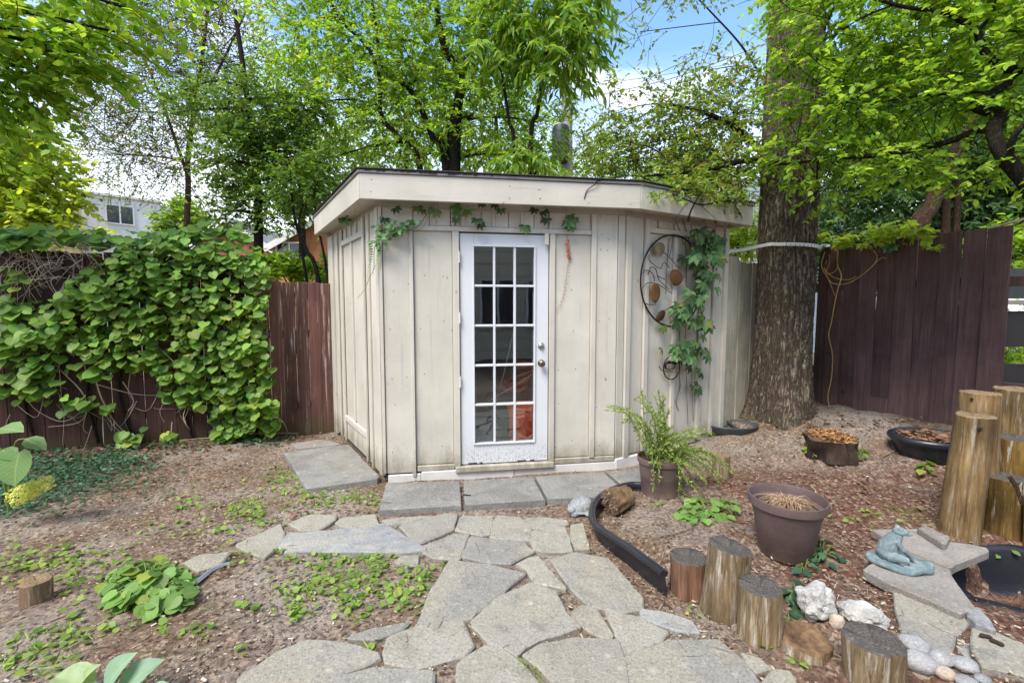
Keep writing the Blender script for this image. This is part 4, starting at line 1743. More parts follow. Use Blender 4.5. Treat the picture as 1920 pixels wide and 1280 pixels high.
def log_px(name, label, ub, vb, rpx, vt, side, end, ut=None, cat='log', **kw):
    f = G(ub, vb)
    r = rpx * mpx(f) * 1.02 * offaxis(ub)
    base = Vector((f.x, f.y + r * .85, 0))
    base.x *= base.y / f.y
    base.z = Hz(base.x, base.y) - .03
    t = W(ut if ut is not None else ub, vt, base.y)
    h = t.z - base.z
    lean = kw.pop('lean', None)
    if lean is None:
        lean = ((t.x - base.x) / h, 0)
    r1 = kw.pop('r1', 1.0) * r
    return log(name, label, cat, base, r, r1, h, side, end, lean=lean, **kw)


GRPL = 'upright logs edging the raised bed'
log_px('log_stump', 'reddish grey upright log at the end of the black plastic edging', 1291, 1128, 36, 1043, 'stump_red', 'end_dark', groups=GRPL, seed=1, cracks=(4.55,))
log_px('log_stump', 'tallest upright log with a slanted top in the row edging the bed', 1352, 1168, 43, 1024, 'stump_yellow', 'end_dark', ut=1369, groups=GRPL, seed=2, slant=(-.16, .0), r1=.95, cracks=(5.2,))
log_px('log_stump', 'yellowish upright log with a dark frayed top, between the tallest log and the rotten one', 1422, 1219, 43, 1098, 'stump_yellow', 'end_dark', ut=1426, groups=GRPL, seed=3, groove=.05, cracks=(4.4, 5.3))
log_px('log_stump', 'low rotten log crumbling at the bed edge, beside the white rock', 1506, 1249, 46, 1196, 'stump_yellow', 'rot_wood', ut=1512, groups=GRPL, seed=4, rough=.10, groove=.12, slant=(.06, .14))
log_px('log_stump', 'thick upright log with a blackened top beside the grey pebbles', 1637, 1318, 62, 1197, 'stump_yellow', 'end_dark', groups=GRPL, seed=5, groove=.03, cracks=(4.8,))
log_px('log_stump', 'small sawn stump among low weeds on the left', 68, 1139, 33, 1087, 'stump_grey', 'end_tan', seed=6, cat='stump')
log_px('rotten_stump', 'dark crumbling stump with orange rotten top on the grey mound', 1556, 869, 52, 818, 'rot_dark', 'rot_wood', seed=7, cat='stump', rough=.14, groove=.22, r1=.94, slant=(.02, .05))

# crumbs of orange rot on top of the dark stump
def crumble():
    st = bpy.data.objects['rotten_stump']
    top = max(v.co.z for v in st.data.vertices)
    P, D, N, S = [], [], [], []
    for _ in range(800):
        th, rr = rng.uniform(0, 6.28), math.sqrt(rng.random())
        x, y = .18 * rr * math.cos(th), .18 * rr * math.sin(th)
        a = rng.uniform(0, 6.28)
        P.append((st.location.x + x, st.location.y + y, st.location.z + top - .012 + .035 * (1 - rr) + rng.uniform(-.012, .02)))
        D.append((math.cos(a), math.sin(a), rng.uniform(-.6, .6)))
        N.append((rng.gauss(0, .7), rng.gauss(0, .7), 1))
        S.append(rng.uniform(.014, .038))
    o = link('crumble', leaves_mesh('crumble', 'chip', P, D, N, S, LM['rot'], 1.0, smooth=False), st)
    o['kind'] = 'stuff'


crumble()

# upright timbers round the pond
TG = 'upright timbers behind the pond'
log_px('timber_post', 'tall leaning timber post with a nail hole, nearest the pond slabs', 1795, 1021, 43, 779, 'timber', 'end_tan', ut=1829, seed=11, cat='post', groups=TG, rough=.07, groove=.09, r1=.93, cracks=(4.2,))
log_px('timber_post', 'taller timber post standing close behind the nail-holed post', 1822, 990, 40, 736, 'timber', 'end_tan', ut=1840, seed=12, cat='post', groups=TG, rough=.07, groove=.09)
log_px('timber_post', 'short timber post with a dark sawn top, lowest one right of the leaning post', 1876, 1014, 46, 893, 'timber_wet', 'end_dark', ut=1882, seed=13, cat='post', groups=TG, rough=.05, groove=.05, cracks=(4.6,))
log_px('timber_post', 'middle timber post with a dark top, one step above the lowest post', 1902, 985, 46, 822, 'timber_wet', 'end_dark', ut=1908, seed=14, cat='post', groups=TG, rough=.04, groove=.04, cracks=(4.4,))
log_px('timber_post', 'broad timber post at the back of the pond, tallest along the right picture edge', 1904, 955, 54, 730, 'timber', 'end_tan', ut=1912, seed=15, cat='post', groups=TG, rough=.05, groove=.04, cracks=(4.5,))
log_px('timber_post', 'timber post cut by the right picture edge above the pond', 1948, 1050, 34, 935, 'timber_wet', 'end_dark', ut=1950, seed=16, cat='post', groups=TG)

# nail holes in the two tallest front posts
for nm, u, v in (('timber_post', 1837, 803), ('timber_post.001', 1822, 748)):
    po = bpy.data.objects[nm]
    zz = W(u, v, po.location.y - .1).z - po.location.z
    ring_ = [Vector((c.co.x, c.co.y, 0)) for c in po.data.vertices if abs(c.co.z - zz) < .06]
    cen = sum(ring_, Vector()) / len(ring_)
    po_r = sum((c - cen).length for c in ring_) / len(ring_)
    d0 = po.location + Vector((cen.x, cen.y, 0))
    ray0 = ray(u, v)
    for k in range(500):
        p = CAMV + ray0 * (1.5 + k * .004)
        q = Vector((p.x - d0.x, p.y - d0.y, 0))
        if q.length < po_r * 1.02:
            break
    n_ = q.normalized()
    m_ = n_.to_track_quat('Z', 'Y').to_matrix().to_4x4()
    b = MB()
    b.lathe([(.010, -.012), (.010, .004), (.007, .005), (.005, -.002), (0, -.003)], n=12)
    hole = MB()
    hole.add([Matrix.Translation(p) @ m_ @ Vector(x) for x in b.v], b.f)
    hole.build('nail_hole', MT['ink_black'], po)

# red stick on the timbers
mb = MB()
a, b = W(1893, 893, 2.62), W(1916, 946, 2.56)
mb.tube(curve([a, a.lerp(b, .5) + Vector((.01, 0, .006)), b], 8), [.012, .010, .013, .010, .010, .009, .010, .008, .007], 8, jit=.1)
tag(mb.build('stick', MT['red_bark'], None, smooth=True), 'short reddish stick leaning against the stepped timber posts', 'stick')


def pot(name, label, uf, vb, rbpx, rtpx, vt, soil_mat, depth_soil):
    f = G(uf, vb)
    rb = rbpx * mpx(f) * offaxis(uf)
    base = Vector((f.x, f.y + rb, 0))
    base.x *= base.y / f.y
    base.z = Hz(base.x, base.y) - .006
    rt = rtpx * mpx(base + Vector((0, 0, .3))) * offaxis(uf)
    h = W(uf, vt, base.y).z - base.z
    lip = .16 * h
    prof = [(0, .004), (rb * .94, .004), (rb, .012), (rb * 1.0 + (rt * .92 - rb) * .82, h - lip - .008), (rt * .935, h - lip), (rt * .985, h - lip + .006), (rt, h - .008), (rt * .995, h - .001), (rt * .965, h), (rt * .945, h - .008), (rt * .93, h - lip), (rb * 1.08, h * .5), (rb * .95, .02), (0, .02)]
    mb = MB()
    mb.lathe(prof, n=48)
    o = mb.build(name, MT['pot_plastic'], None, smooth=True)
    auto_smooth(o, 40)
    o.location = base
    tag(o, label, 'plant pot')
    mb = MB()
    n = 40
    vv = [(0, 0, .012)]
    for rr in (.35, .7, .99):
        for k in range(n):
            th = 2 * math.pi * k / n
            rad = (rt * .90) * rr
            vv.append((rad * math.cos(th), rad * math.sin(th), .02 * (1 - rr) + .012 * mnoise.noise(Vector((rad * math.cos(th) * 25, rad * math.sin(th) * 25, 4)))))
    ff = [(0, 1 + k, 1 + (k + 1) % n) for k in range(n)]
    for a_ in range(2):
        for k in range(n):
            k2 = (k + 1) % n
            ff.append((1 + a_ * n + k, 1 + (a_ + 1) * n + k, 1 + (a_ + 1) * n + k2, 1 + a_ * n + k2))
    mb.add([(x, y, z + h - depth_soil) for x, y, z in vv], ff)
    s_ = mb.build('soil', MT[soil_mat], None, smooth=True)
    s_.parent = o
    return o, base, h, rt


pot2, p2b, p2h, p2r = pot('plant_pot', 'large brown plastic pot holding only dead grass roots', 1470, 1060, 54, 77, 929, 'potting_soil', .075)
pot1, p1b, p1h, p1r = pot('plant_pot', 'smaller brown plastic pot by the shed with a feathery green plant', 1236, 937, 36, 44, 855, 'potting_soil', .03)

# dead grass in the big pot
mb = MB()
c = p2b + Vector((-.01, -.02, p2h - .065))
for k in range(170):
    th = rng.uniform(0, 6.28)
    L_ = rng.uniform(.06, .17)
    p0 = c + Vector((rng.uniform(-.03, .03), rng.uniform(-.03, .03), .0))
    e = p0 + Vector((math.cos(th) * L_, math.sin(th) * L_ * .9, rng.uniform(-.01, .03)))
    m = p0.lerp(e, .45) + Vector((rng.uniform(-.02, .02), rng.uniform(-.02, .02), rng.uniform(.03, .065)))
    dr = math.hypot(e.x - p2b.x, e.y - p2b.y)
    if dr > p2r * .86:
        continue
    mb.tube(curve([p0, m, e], 5), [.0022, .0018], 3, cap=False)
o = mb.build('dead_grass', MT['dry_straw'], None, smooth=True, weld=False)
o['kind'] = 'stuff'
parent(o, pot2)


# feathery plant
fern = empty('feathery_plant', p1b + Vector((0, 0, p1h - .03)), 'feathery pale green plant spilling out of the smaller pot', 'plant')


def fern_plant():
    tips = [(1137, 768), (1150, 760), (1166, 790), (1178, 772), (1190, 748), (1203, 738), (1214, 760), (1226, 740), (1236, 765), (1246, 748), (1255, 770), (1262, 800), (1240, 800), (1215, 800), (1190, 800), (1272, 812),
            (1290, 835), (1305, 820), (1322, 800), (1336, 812), (1300, 850), (1340, 850), (1362, 868), (1374, 882), (1350, 890), (1335, 880), (1320, 900), (1308, 915), (1290, 905), (1282, 925), (1270, 915), (1345, 900), (1330, 865), (1310, 880),
            (1222, 915), (1226, 890), (1266, 920), (1200, 780), (1230, 785), (1248, 790)]
    c = p1b + Vector((0, 0, p1h - .03))
    mb = MB()
    P, D, N, S = [], [], [], []
    for u, v in tips:
        for rep in range(1 if v > 885 and u < 1290 else 2):
            yy = c.y + rng.uniform(-.16, .14) - (.12 if v > 885 else 0)
            tip = W(u + rng.uniform(-8, 8) * rep, v + rng.uniform(-8, 8) * rep, yy)
            p0 = c + Vector((rng.uniform(-.09, .09), rng.uniform(-.09, .09), -.005))
            if v > 885 and u < 1270:
                p0 = c + Vector((tip.x - c.x, -.12, .0))
            m = p0.lerp(tip, .5) + Vector((rng.uniform(-.02, .02), rng.uniform(-.02, .02), max(.05, (tip - p0).length * .22)))
            if v > 885 and u < 1270:
                m = p0 + Vector((0, -.06, .04))
                tip.y = c.y - .19
            cv = curve([p0, m, tip], 14)
            mb.tube(cv, [.0032, .0012], 4, cap=False)
            for i in range(3, 15):
                q = cv[i]
                t = (cv[i] - cv[i - 1]).normalized()
                for _ in range(6):
                    d = (t * rng.uniform(.3, 1.0) + Vector((rng.gauss(0, .8), rng.gauss(0, .8), rng.gauss(-.1, .6)))).normalized()
                    P.append(q + t * rng.uniform(-.012, .012))
                    D.append(d)
                    N.append(Vector((rng.gauss(0, .6), -.4 + rng.gauss(0, .6), 1)))
                    S.append(rng.uniform(.018, .042) * (1.15 - i / 30))
    tag(mb.build('stem', MT['green_stem'], fern, smooth=True, weld=False), kind='stuff')
    me = leaves_mesh('foliage', 'lance', P, D, N, S, LM['fern'], 1.5)
    tag(link('foliage', me, fern), kind='stuff')


fern_plant()


# loose rock shapes
def rock(name, label, cat, u, v, hw, hh, mat, seed, flat=.8, rough=.25, sub=3, zoff=-.3, rot=0.0, group=None, smooth=True, dz=0.0):
    p = G(u, v + hh * .55)
    k = mpx(p)
    bm = bmesh.new()
    bmesh.ops.create_icosphere(bm, subdivisions=sub, radius=1)
    ca, sa = math.cos(rot), math.sin(rot)
    hz = hh * k * flat
    for vt in bm.verts:
        c = vt.co.copy()
        d = 1 + rough * mnoise.noise(c * 1.4 + Vector((seed * 3.1, 0, 0))) + rough * .55 * mnoise.noise(c * 3.5 + Vector((0, seed * 2.3, 0))) + rough * .2 * mnoise.noise(c * 9 + Vector((0, 0, seed)))
        c *= d
        x, y, z = c.x * hw * k, c.y * max(hw, hh) * k * .8, c.z * hz
        vt.co = (x * ca - y * sa, x * sa + y * ca, z)
    zmin = min(v_.co.z for v_ in bm.verts)
    me = bpy.data.meshes.new(name)
    bm.to_mesh(me)
    bm.free()
    me.materials.append(MT[mat])
    me.polygons.foreach_set('use_smooth', [smooth] * len(me.polygons))
    o = link(name, me)
    o.location = (p.x, p.y + hh * k * .4, Hz(p.x, p.y + hh * k * .4) - zmin + zmin * .25 + dz)
    return tag(o, label, cat, group)


rock('rock', 'rough white rock behind the low rotten log', 'rock', 1538, 1146, 33, 33, 'white_rock', 1, 1.0, .30, smooth=False, sub=4)
rock('rock', 'flat pointed white rock behind the thick blackened log', 'rock', 1624, 1157, 38, 20, 'white_rock', 2, .9, .28, smooth=False, sub=4, rot=-.4)
rock('rock', 'small tan rock between the two white rocks', 'rock', 1573, 1172, 14, 15, 'pebble_tan', 3, 1.0, .2)
PG = 'smooth pebbles beside the thick log'
rock('pebble', 'elongated grey pebble touching the flat stone, farthest of the pebbles', 'pebble', 1719, 1213, 25, 17, 'pebble_grey', 4, .8, .12, rot=-.7, group=PG)
rock('pebble', 'largest bluish grey pebble beside the thick blackened log', 'pebble', 1730, 1249, 30, 24, 'pebble_grey', 5, .75, .10, rot=-.4, group=PG)
rock('pebble', 'oval grey pebble right of the largest pebble', 'pebble', 1769, 1239, 23, 14, 'pebble_grey', 6, .8, .10, group=PG)
rock('pebble', 'pale grey pebble close to the far right stone slab', 'pebble', 1812, 1249, 23, 14, 'pebble_grey', 7, .8, .10, rot=-.3, group=PG)
rock('pebble', 'pinkish tan pebble between grey pebbles', 'pebble', 1776, 1268, 18, 14, 'pebble_tan', 8, .8, .10, group=PG)
rock('pebble', 'small grey pebble cut by the bottom picture edge', 'pebble', 1815, 1281, 20, 10, 'pebble_grey', 9, .8, .10, group=PG)
rock('pebble', 'tiny dark pebble right of the pale grey pebble', 'pebble', 1846, 1276, 14, 9, 'concrete_grey', 10, .8, .10, group=PG)

# stone slabs round the pond
def D_(x, y, z):
    u, v = 1550 + x / 3.2, 880 + y / 3.2
    d = ray(u, v)
    t = (z - CAMZ) / d.z
    p = CAMV + d * t
    return (p.x, p.y)


SL = [('stone_slab', 'upper brown stone slab reaching towards the timber posts', [(260, 355), (545, 352), (740, 432), (860, 445), (965, 470), (975, 487), (735, 587), (480, 478)], .125, .045, 'slab_brown'),
      ('stone_slab', 'lower brown stone slab carrying the pale blue frog statue', [(215, 595), (285, 552), (470, 484), (735, 592), (755, 640), (890, 825), (800, 862), (600, 775), (370, 680)], .115, .05, 'slab_brown'),
      ('stone_block', 'small brown stone block lying on the upper slab', [(545, 345), (600, 335), (740, 402), (722, 440), (690, 440)], .165, .036, 'slab_brown'),
      ('stone_slab', 'grey and buff flat stone between the frog slab and the pebbles', [(390, 710), (590, 790), (830, 880), (860, 925), (780, 995), (760, 1095), (640, 1078), (460, 1008), (430, 930)], .085, .06, 'flagstone'),
      ('stone_slab', 'pale grey slab at the right edge with dark droppings on it', [(872, 940), (1000, 962), (1190, 1045), (1290, 1090), (1290, 1260), (1100, 1215), (930, 1178), (862, 1070)], .085, .06, 'flagstone')]
for nm, lab, pts, z, th, m in SL:
    o = slab(nm, [D_(x, y, z) for x, y in pts], z - th, z, m, None, jit=.004, bevel=.006, smoothk=1)
    tag(o, lab, 'stone slab' if nm == 'stone_slab' else 'stone block', 'stone slabs round the pond')
o = slab('layered_stone', [D_(x, y, .10) for x, y in ((830, 840), (900, 832), (985, 905), (1012, 970), (900, 935), (840, 885))], .02, .11, 'slate_layered', None, jit=.004, bevel=.006)
tag(o, 'small grey stone at the pond rim between the two flat stones', 'stone')
o = slab('stone_wedge', [D_(x, y, .05) for x, y in ((775, 1010), (850, 960), (880, 1000), (862, 1060), (870, 1140), (790, 1110))], -.02, .05, 'flagstone_blue', None, jit=.004, bevel=.006)
tag(o, 'low bluish grey stone wedged beside the pebbles, below the pond rim', 'stone')
# droppings
mb = MB()
for x, y, l, a in ((955, 1010, 24, -.3), (1020, 1045, 24, -.9)):
    c = Vector((*D_(x, y, .088), .094))
    dr = Vector((math.cos(a), math.sin(a), 0)) * .022
    mb.tube(curve([c - dr, c + Vector((0, .004, .002)), c + dr], 6), [.004, .008, .009, .008, .009, .008, .003], 7, jit=.15)
tag(mb.build('animal_dropping', MT['potting_soil'], None, smooth=True), 'dark twisted dropping lying on the pale grey slab', 'dropping')


# the pond: dark liner in a hollow, brown needles on it
def pond():
    n, m = 84, 22
    vv, ff = [(2.78, 2.34, Hz(2.78, 2.34) + .03)], []
    for j in range(1, m + 1):
        q = j / m
        for i in range(n):
            th = 2 * math.pi * i / n
            wv = 1 + .05 * math.sin(3 * th + 1) + .03 * math.sin(7 * th)
            x, y = 2.78 + .585 * q * wv * math.cos(th), 2.34 + .385 * q * wv * math.sin(th)
            w_ = (.030 * mnoise.noise(Vector((x * 6, y * 11, 3))) + .018 * mnoise.noise(Vector((x * 14, y * 18, 1)))) * (1 - q ** 3)
            vv.append((x, y, Hz(x, y) + .020 + w_ - (.03 if j == m else 0)))
    ff += [(0, 1 + i, 1 + (i + 1) % n) for i in range(n)]
    for j in range(m - 1):
        for i in range(n):
            i2 = (i + 1) % n
            ff.append((1 + j * n + i, 1 + (j + 1) * n + i, 1 + (j + 1) * n + i2, 1 + j * n + i2))
    mb = MB()
    mb.add(vv, ff)
    o = mb.build('pond_liner', MT['pond_liner'], None, smooth=True)
    tag(o, 'wrinkled black liner of the empty pond at the lower right', 'pond liner')
    P, D, N, S = [], [], [], []
    for _ in range(3400):
        th, rr = rng.uniform(0, 6.28), math.sqrt(rng.random())
        x = 2.66 + .30 * rr * math.cos(th)
        y = 2.20 + .20 * rr * math.sin(th)
        a = rng.uniform(0, 6.28)
        P.append((x, y, Hz(x, y) + .05 + .15 * (1 - rr * rr) + rng.uniform(0, .03)))
        D.append((math.cos(a), math.sin(a), rng.uniform(-.3, .3)))
        N.append((rng.gauss(0, .4), rng.gauss(0, .4), 1))
        S.append(rng.uniform(.05, .12))
    me = leaves_mesh('pine_needles', 'blade', P, D, N, S, LM['litter'], .55)
    tag(link('pine_needles', me), 'heap of brown dry needles lying in the black pond liner', 'needle heap', None, 'stuff')


pond()


# curved black plastic pond edging
def edging():
    px = [(1204, 906, .13), (1186, 905, .125), (1166, 909, .12), (1140, 919, .115), (1120, 936, .11), (1111, 956, .105), (1117, 978, .11), (1140, 997, .12), (1176, 1019, .13), (1214, 1046, .14), (1246, 1071, .145)]
    pts = []
    for u, v, z in px:
        d = ray(u, v)
        t = (z - CAMZ) / d.z
        pts.append(CAMV + d * t)
    cv = curve(pts, 46)
    prof = [(-.016, -.030), (-.020, -.006), (-.014, .003), (-.004, .000), (.004, .006), (.016, .006), (.026, .002), (.030, -.012), (.026, -.022), (.022, -.014), (.012, -.004), (.000, -.030), (-.020, -.20), (-.025, -.20), (-.006, -.030), (-.010, -.008), (-.013, -.030)]
    vv, ff = [], []
    k = len(prof)
    for i, p in enumerate(cv):
        t = (cv[min(i + 1, len(cv) - 1)] - cv[max(i - 1, 0)])
        t.z = 0
        t.normalize()
        o_ = Vector((t.y, -t.x, 0))         # towards the path
        for a, z in prof:
            sag = .006 * mnoise.noise(Vector((p.x * 5, p.y * 5, 1)))
            vv.append(p + o_ * (-a + sag if z > -.1 else -a) * -1 + Vector((0, 0, z)))
    m = len(cv)
    for i in range(m - 1):
        for j in range(k):
            j2 = (j + 1) % k
            ff.append((i * k + j, i * k + j2, (i + 1) * k + j2, (i + 1) * k + j))
    ff.append(tuple(range(k - 1, -1, -1)))
    ff.append(tuple((m - 1) * k + j for j in range(k)))
    mb = MB()
    mb.add(vv, ff)
    o = mb.build('pond_edging', MT['black_plastic'], None, smooth=True)
    auto_smooth(o, 50)
    tag(o, 'curved black plastic pond edging running from the small pot to the first upright log', 'pond edging')


edging()


# lying piece of log with frayed end
def bark_log():
    c = G(1164, 962) + Vector((0, .05, .085))
    ax = Vector((.75, .35, .12)).normalized()
    a = ax.orthogonal().normalized()
    b = ax.cross(a)
    n, m = 40, 12
    vv, ff = [], []
    for i in range(m + 1):
        t = i / m
        for k in range(n):
            th = 2 * math.pi * k / n
            rr = .092 * (1 - .18 * t) * (1 + .16 * mnoise.noise(Vector((math.cos(th) * 2, math.sin(th) * 2, t * 2))) + .10 * mnoise.noise(Vector((math.cos(th) * 9, math.sin(th) * 9, t * 3))))
            ex = .022 * mnoise.noise(Vector((math.cos(th) * 6, math.sin(th) * 6, 8))) if i in (0, m) else 0
            vv.append(c + ax * ((t - .5) * .17 + ex) + (a * math.cos(th) + b * math.sin(th)) * rr)
    for i in range(m):
        for k in range(n):
            k2 = (k + 1) % n
            ff.append((i * n + k, i * n + k2, (i + 1) * n + k2, (i + 1) * n + k))
    mb = MB()
    mb.add(vv, ff)
    o = mb.build('log_piece', MT['rot_wood'], None, smooth=True)
    tag(o, 'short chunk of rotting log lying inside the curve of black edging', 'log')
    mb = MB()
    for e, s in ((0, -1), (m, 1)):
        ringv = vv[e * n:(e + 1) * n]
        cc = sum(ringv, Vector()) / n
        tv = list(ringv) + [cc + (p - cc) * .55 + ax * s * .010 * rng.uniform(-1, 1) for p in ringv] + [cc - ax * s * .012]
        f2 = [(k, (k + 1) % n, n + (k + 1) % n, n + k) for k in range(n)] + [(n + k, n + (k + 1) % n, 2 * n) for k in range(n)]
        mb.add(tv, f2)
    mb.build('cut_face', MT['stump_grey'], o, smooth=False)
    # frayed fibres sticking out of the near end
    P, D, N, S = [], [], [], []
    for _ in range(420):
        th, rr = rng.uniform(0, 6.28), .088 * math.sqrt(rng.random())
        P.append(c - ax * .085 + (a * math.cos(th) + b * math.sin(th)) * rr)
        D.append(-ax + Vector((rng.gauss(0, .35), rng.gauss(0, .35), rng.gauss(0, .35))))
        N.append((rng.gauss(0, 1), rng.gauss(0, 1), rng.gauss(0, 1)))
        S.append(rng.uniform(.012, .032))
    tag(link('fibre', leaves_mesh('fibre', 'blade', P, D, N, S, MT['wood_chip'], 1.6), o), kind='stuff')


bark_log()

# a low rotten log behind the small pot
log_px('log_stump', 'short yellowish log lying behind the feathery plant', 1352, 903, 17, 852, 'stump_yellow', 'end_tan', seed=21, cat='log')


# black tub by the fence
def tub():
    f = G(1770, 882)
    c = Vector((f.x + .14, f.y + .27, 0))
    z0 = Hz(c.x, c.y) - .03
    zt = W(1770, 815, c.y).z
    h = zt - z0
    prof = [(0, .0), (.27, .0), (.29, .01), (.335, h - .055), (.375, h - .05), (.385, h - .03), (.375, h - .008), (.355, h), (.33, h - .004), (.318, h - .03), (.30, h - .05), (.26, .03), (0, .03)]
    mb = MB()
    mb.lathe(prof, n=56, sx=.86, sy=.76)
    o = mb.build('black_tub', MT['black_plastic'], None, smooth=True)
    auto_smooth(o, 45)
    o.location = (c.x, c.y, z0)
    tag(o, 'round black plastic tub full of dead leaves against the brown fence', 'tub')
    mb = MB()
    mb.lathe([(.29, h - .055), (.15, h - .03), (0, h - .025)], n=40, sx=.86, sy=.76)
    s_ = mb.build('soil', MT['potting_soil'], None, smooth=True)
    s_.parent = o
    P, D, N, S = [], [], [], []
    for _ in range(420):
        th, rr = rng.uniform(0, 6.28), .28 * math.sqrt(rng.random())
        a = rng.uniform(0, 6.28)
        P.append((c.x + .86 * rr * math.cos(th), c.y + .76 * rr * math.sin(th), z0 + h - .035 + rng.uniform(0, .035)))
        D.append((math.cos(a), math.sin(a), rng.uniform(-.3, .3)))
        N.append((rng.gauss(0, .5), rng.gauss(0, .5), 1))
        S.append(rng.uniform(.03, .07))
    q = link('leaf_litter', leaves_mesh('leaf_litter', 'ovate', P, D, N, S, LM['litter']), o)
    q['kind'] = 'stuff'


tub()


# heart shaped grey tray at the foot of the tree
def tray():
    c = G(1384, 818)
    k = mpx(c)
    n = 56
    def rad(th):
        x, y = math.cos(th), math.sin(th)
        notch = .30 * math.exp(-((th - math.pi / 2 - .15) / .32) ** 2)
        return (1 - notch)
    prof = [(0.0, 0), (.80, 0), (.86, .012), (.96, .060), (1.0, .072), (.98, .080), (.90, .074), (.82, .052), (.55, .030), (0, .028)]
    vv, ff = [], []
    for r_, z in prof:
        for i in range(n):
            th = 2 * math.pi * i / n
            q = rad(th)
            vv.append((c.x + .01 + r_ * q * 51 * k * math.cos(th), c.y + .19 + r_ * q * .21 * math.sin(th), c.z - .008 + z * 1.25))
    m = len(prof)
    for j in range(m - 1):
        for i in range(n):
            i2 = (i + 1) % n
            ff.append((j * n + i, j * n + i2, (j + 1) * n + i2, (j + 1) * n + i))
    mb = MB()
    mb.add(vv, ff)
    # ridge that parts the two bowls
    p = [(c.x + .01, c.y + .03, c.z + .085), (c.x + .03, c.y + .12, c.z + .062), (c.x + .05, c.y + .24, c.z + .06), (c.x + .03, c.y + .33, c.z + .088)]
    mb.tube(curve(p, 10), .016, 8)
    o = mb.build('shallow_tray', MT['grey_plastic'], None, smooth=True)
    tag(o, 'dark grey two-lobed tray lying at the foot of the big tree', 'tray')


tray()


# ------------------------------------------------------------------ statues
def fused(name, mb, mat, voxel, label, cat, smooth_it=4):
    tmp = link(name, mb.mesh(name + '_raw', MT[mat], weld=False))
    rm = tmp.modifiers.new('r', 'REMESH')
    rm.mode = 'VOXEL'
    rm.voxel_size = voxel
    sm = tmp.modifiers.new('s', 'SMOOTH')
    sm.iterations = smooth_it
    sm.factor = .5
    bpy.context.view_layer.update()
    dg = bpy.context.evaluated_depsgraph_get()
    me = bpy.data.meshes.new_from_object(tmp.evaluated_get(dg))
    tmp.modifiers.clear()
    tmp.data = me
    me.polygons.foreach_set('use_smooth', [True] * len(me.polygons))
    return tag(tmp, label, cat) if label else tmp


def frog():
    z = .115
    p = Vector((*D_(440, 575, z), z))
    k = mpx(p)
    s = .0031 * k / .0031
    u = lambda x, y, zz: p + Vector((x, y, zz))
    root = empty('frog_statue', p, 'pale blue green frog statue sitting on a lily leaf base', 'statue')
    mb = MB()
    n = 48
    vv, ff = [], []
    prof = [(0, .0), (.92, .0), (1.0, .012), (.97, .026), (.90, .030), (.80, .024), (.6, .032), (.3, .038), (0, .04)]
    for r_, zz in prof:
        for i in range(n):
            th = 2 * math.pi * i / n
            q = 1 + .05 * math.sin(3 * th + .5) + .03 * math.sin(7 * th)
            x, y = r_ * q * .150 * math.cos(th), r_ * q * .10 * math.sin(th)
            vv.append(u(x * .95 + y * .25, y - x * .28, zz + (.007 * math.sin(5 * th + 1) if .75 < r_ else 0)))
    m = len(prof)
    for j in range(m - 1):
        for i in range(n):
            i2 = (i + 1) % n
            ff.append((j * n + i, j * n + i2, (j + 1) * n + i2, (j + 1) * n + i))
    mb.add(vv, ff)
    mb.build('lily_base', MT['frog_glaze'], root, smooth=True)
    mb = MB()
    rotz = Matrix.Rotation(-.35, 3, 'Z')
    o_ = lambda x, y, zz: p + rotz @ Vector((x, y, zz * .9)) + Vector((-.015, .012, .024))
    # haunches, trunk, head, eyes
    mb.blob(o_(-.035, 0, .035), (.052, .060, .040), 14, 10)
    mb.tube([o_(-.045, 0, .03), o_(-.034, 0, .085), o_(-.012, 0, .135), o_(.004, 0, .165)], [.048, .046, .036, .027], 14)
    mb.blob(o_(.014, 0, .180), (.040, .032, .020), 14, 10)
    mb.blob(o_(.040, 0, .174), (.028, .026, .011), 12, 8)
    for q in (-1, 1):
        mb.blob(o_(.006, .019 * q, .198), (.013, .011, .011), 10, 8)
        # folded hind legs with long feet
        mb.tube([o_(-.045, .035 * q, .028), o_(.000, .062 * q, .045), o_(.030, .066 * q, .038)], [.026, .024, .016], 10)
        mb.tube([o_(.030, .066 * q, .036), o_(-.005, .066 * q, .012), o_(.02, .070 * q, .006)], [.015, .011, .009], 8)
        for t in (-.014, 0, .014):
            mb.tube([o_(.015, .070 * q, .006), o_(.058, .072 * q + t, .004)], [.007, .004], 6)
        # arms resting forward
        mb.tube([o_(-.012, .034 * q, .132), o_(.012, .050 * q, .090), o_(.044, .034 * q, .056), o_(.066, .024 * q, .020)], [.014, .012, .010, .008], 10)
        for t in (-.009, 0, .009):
            mb.tube([o_(.064, .022 * q, .016), o_(.086, .022 * q + t, .006)], [.006, .0035], 6)
    f = fused('frog', mb, 'frog_glaze', .0030, None, None, 2)
    parent(f, root)


frog()


def turtle():
    p = G(1091, 966)
    mb = MB()
    o_ = lambda x, y, z: p + Vector((x, y, z))
    mb.blob(o_(.005, .055, .050), (.088, .078, .066), 18, 12)
    mb.blob(o_(.0, .05, .022), (.092, .082, .020), 18, 8)
    mb.blob(o_(-.078, -.010, .046), (.032, .030, .026), 12, 9)
    mb.tube([o_(-.05, .02, .04), o_(-.075, -.005, .044)], [.028, .024], 10)
    for x, y in ((-.055, -.02), (.05, -.022), (-.06, .12), (.06, .12)):
        mb.blob(o_(x, y, .018), (.030, .026, .020), 10, 7)
    o = fused('turtle_statue', mb, 'concrete_grey', .006, 'small pale grey stone turtle at the corner of the pavers', 'statue', 2)
    for vtx in o.data.vertices:
        vtx.co += vtx.normal * (.005 * mnoise.noise(vtx.co * 45))


turtle()


# ------------------------------------------------------------------ strap round the tree and wall ornaments
TREE = Vector((3.04, 5.10, 0))
TREE_R = .285


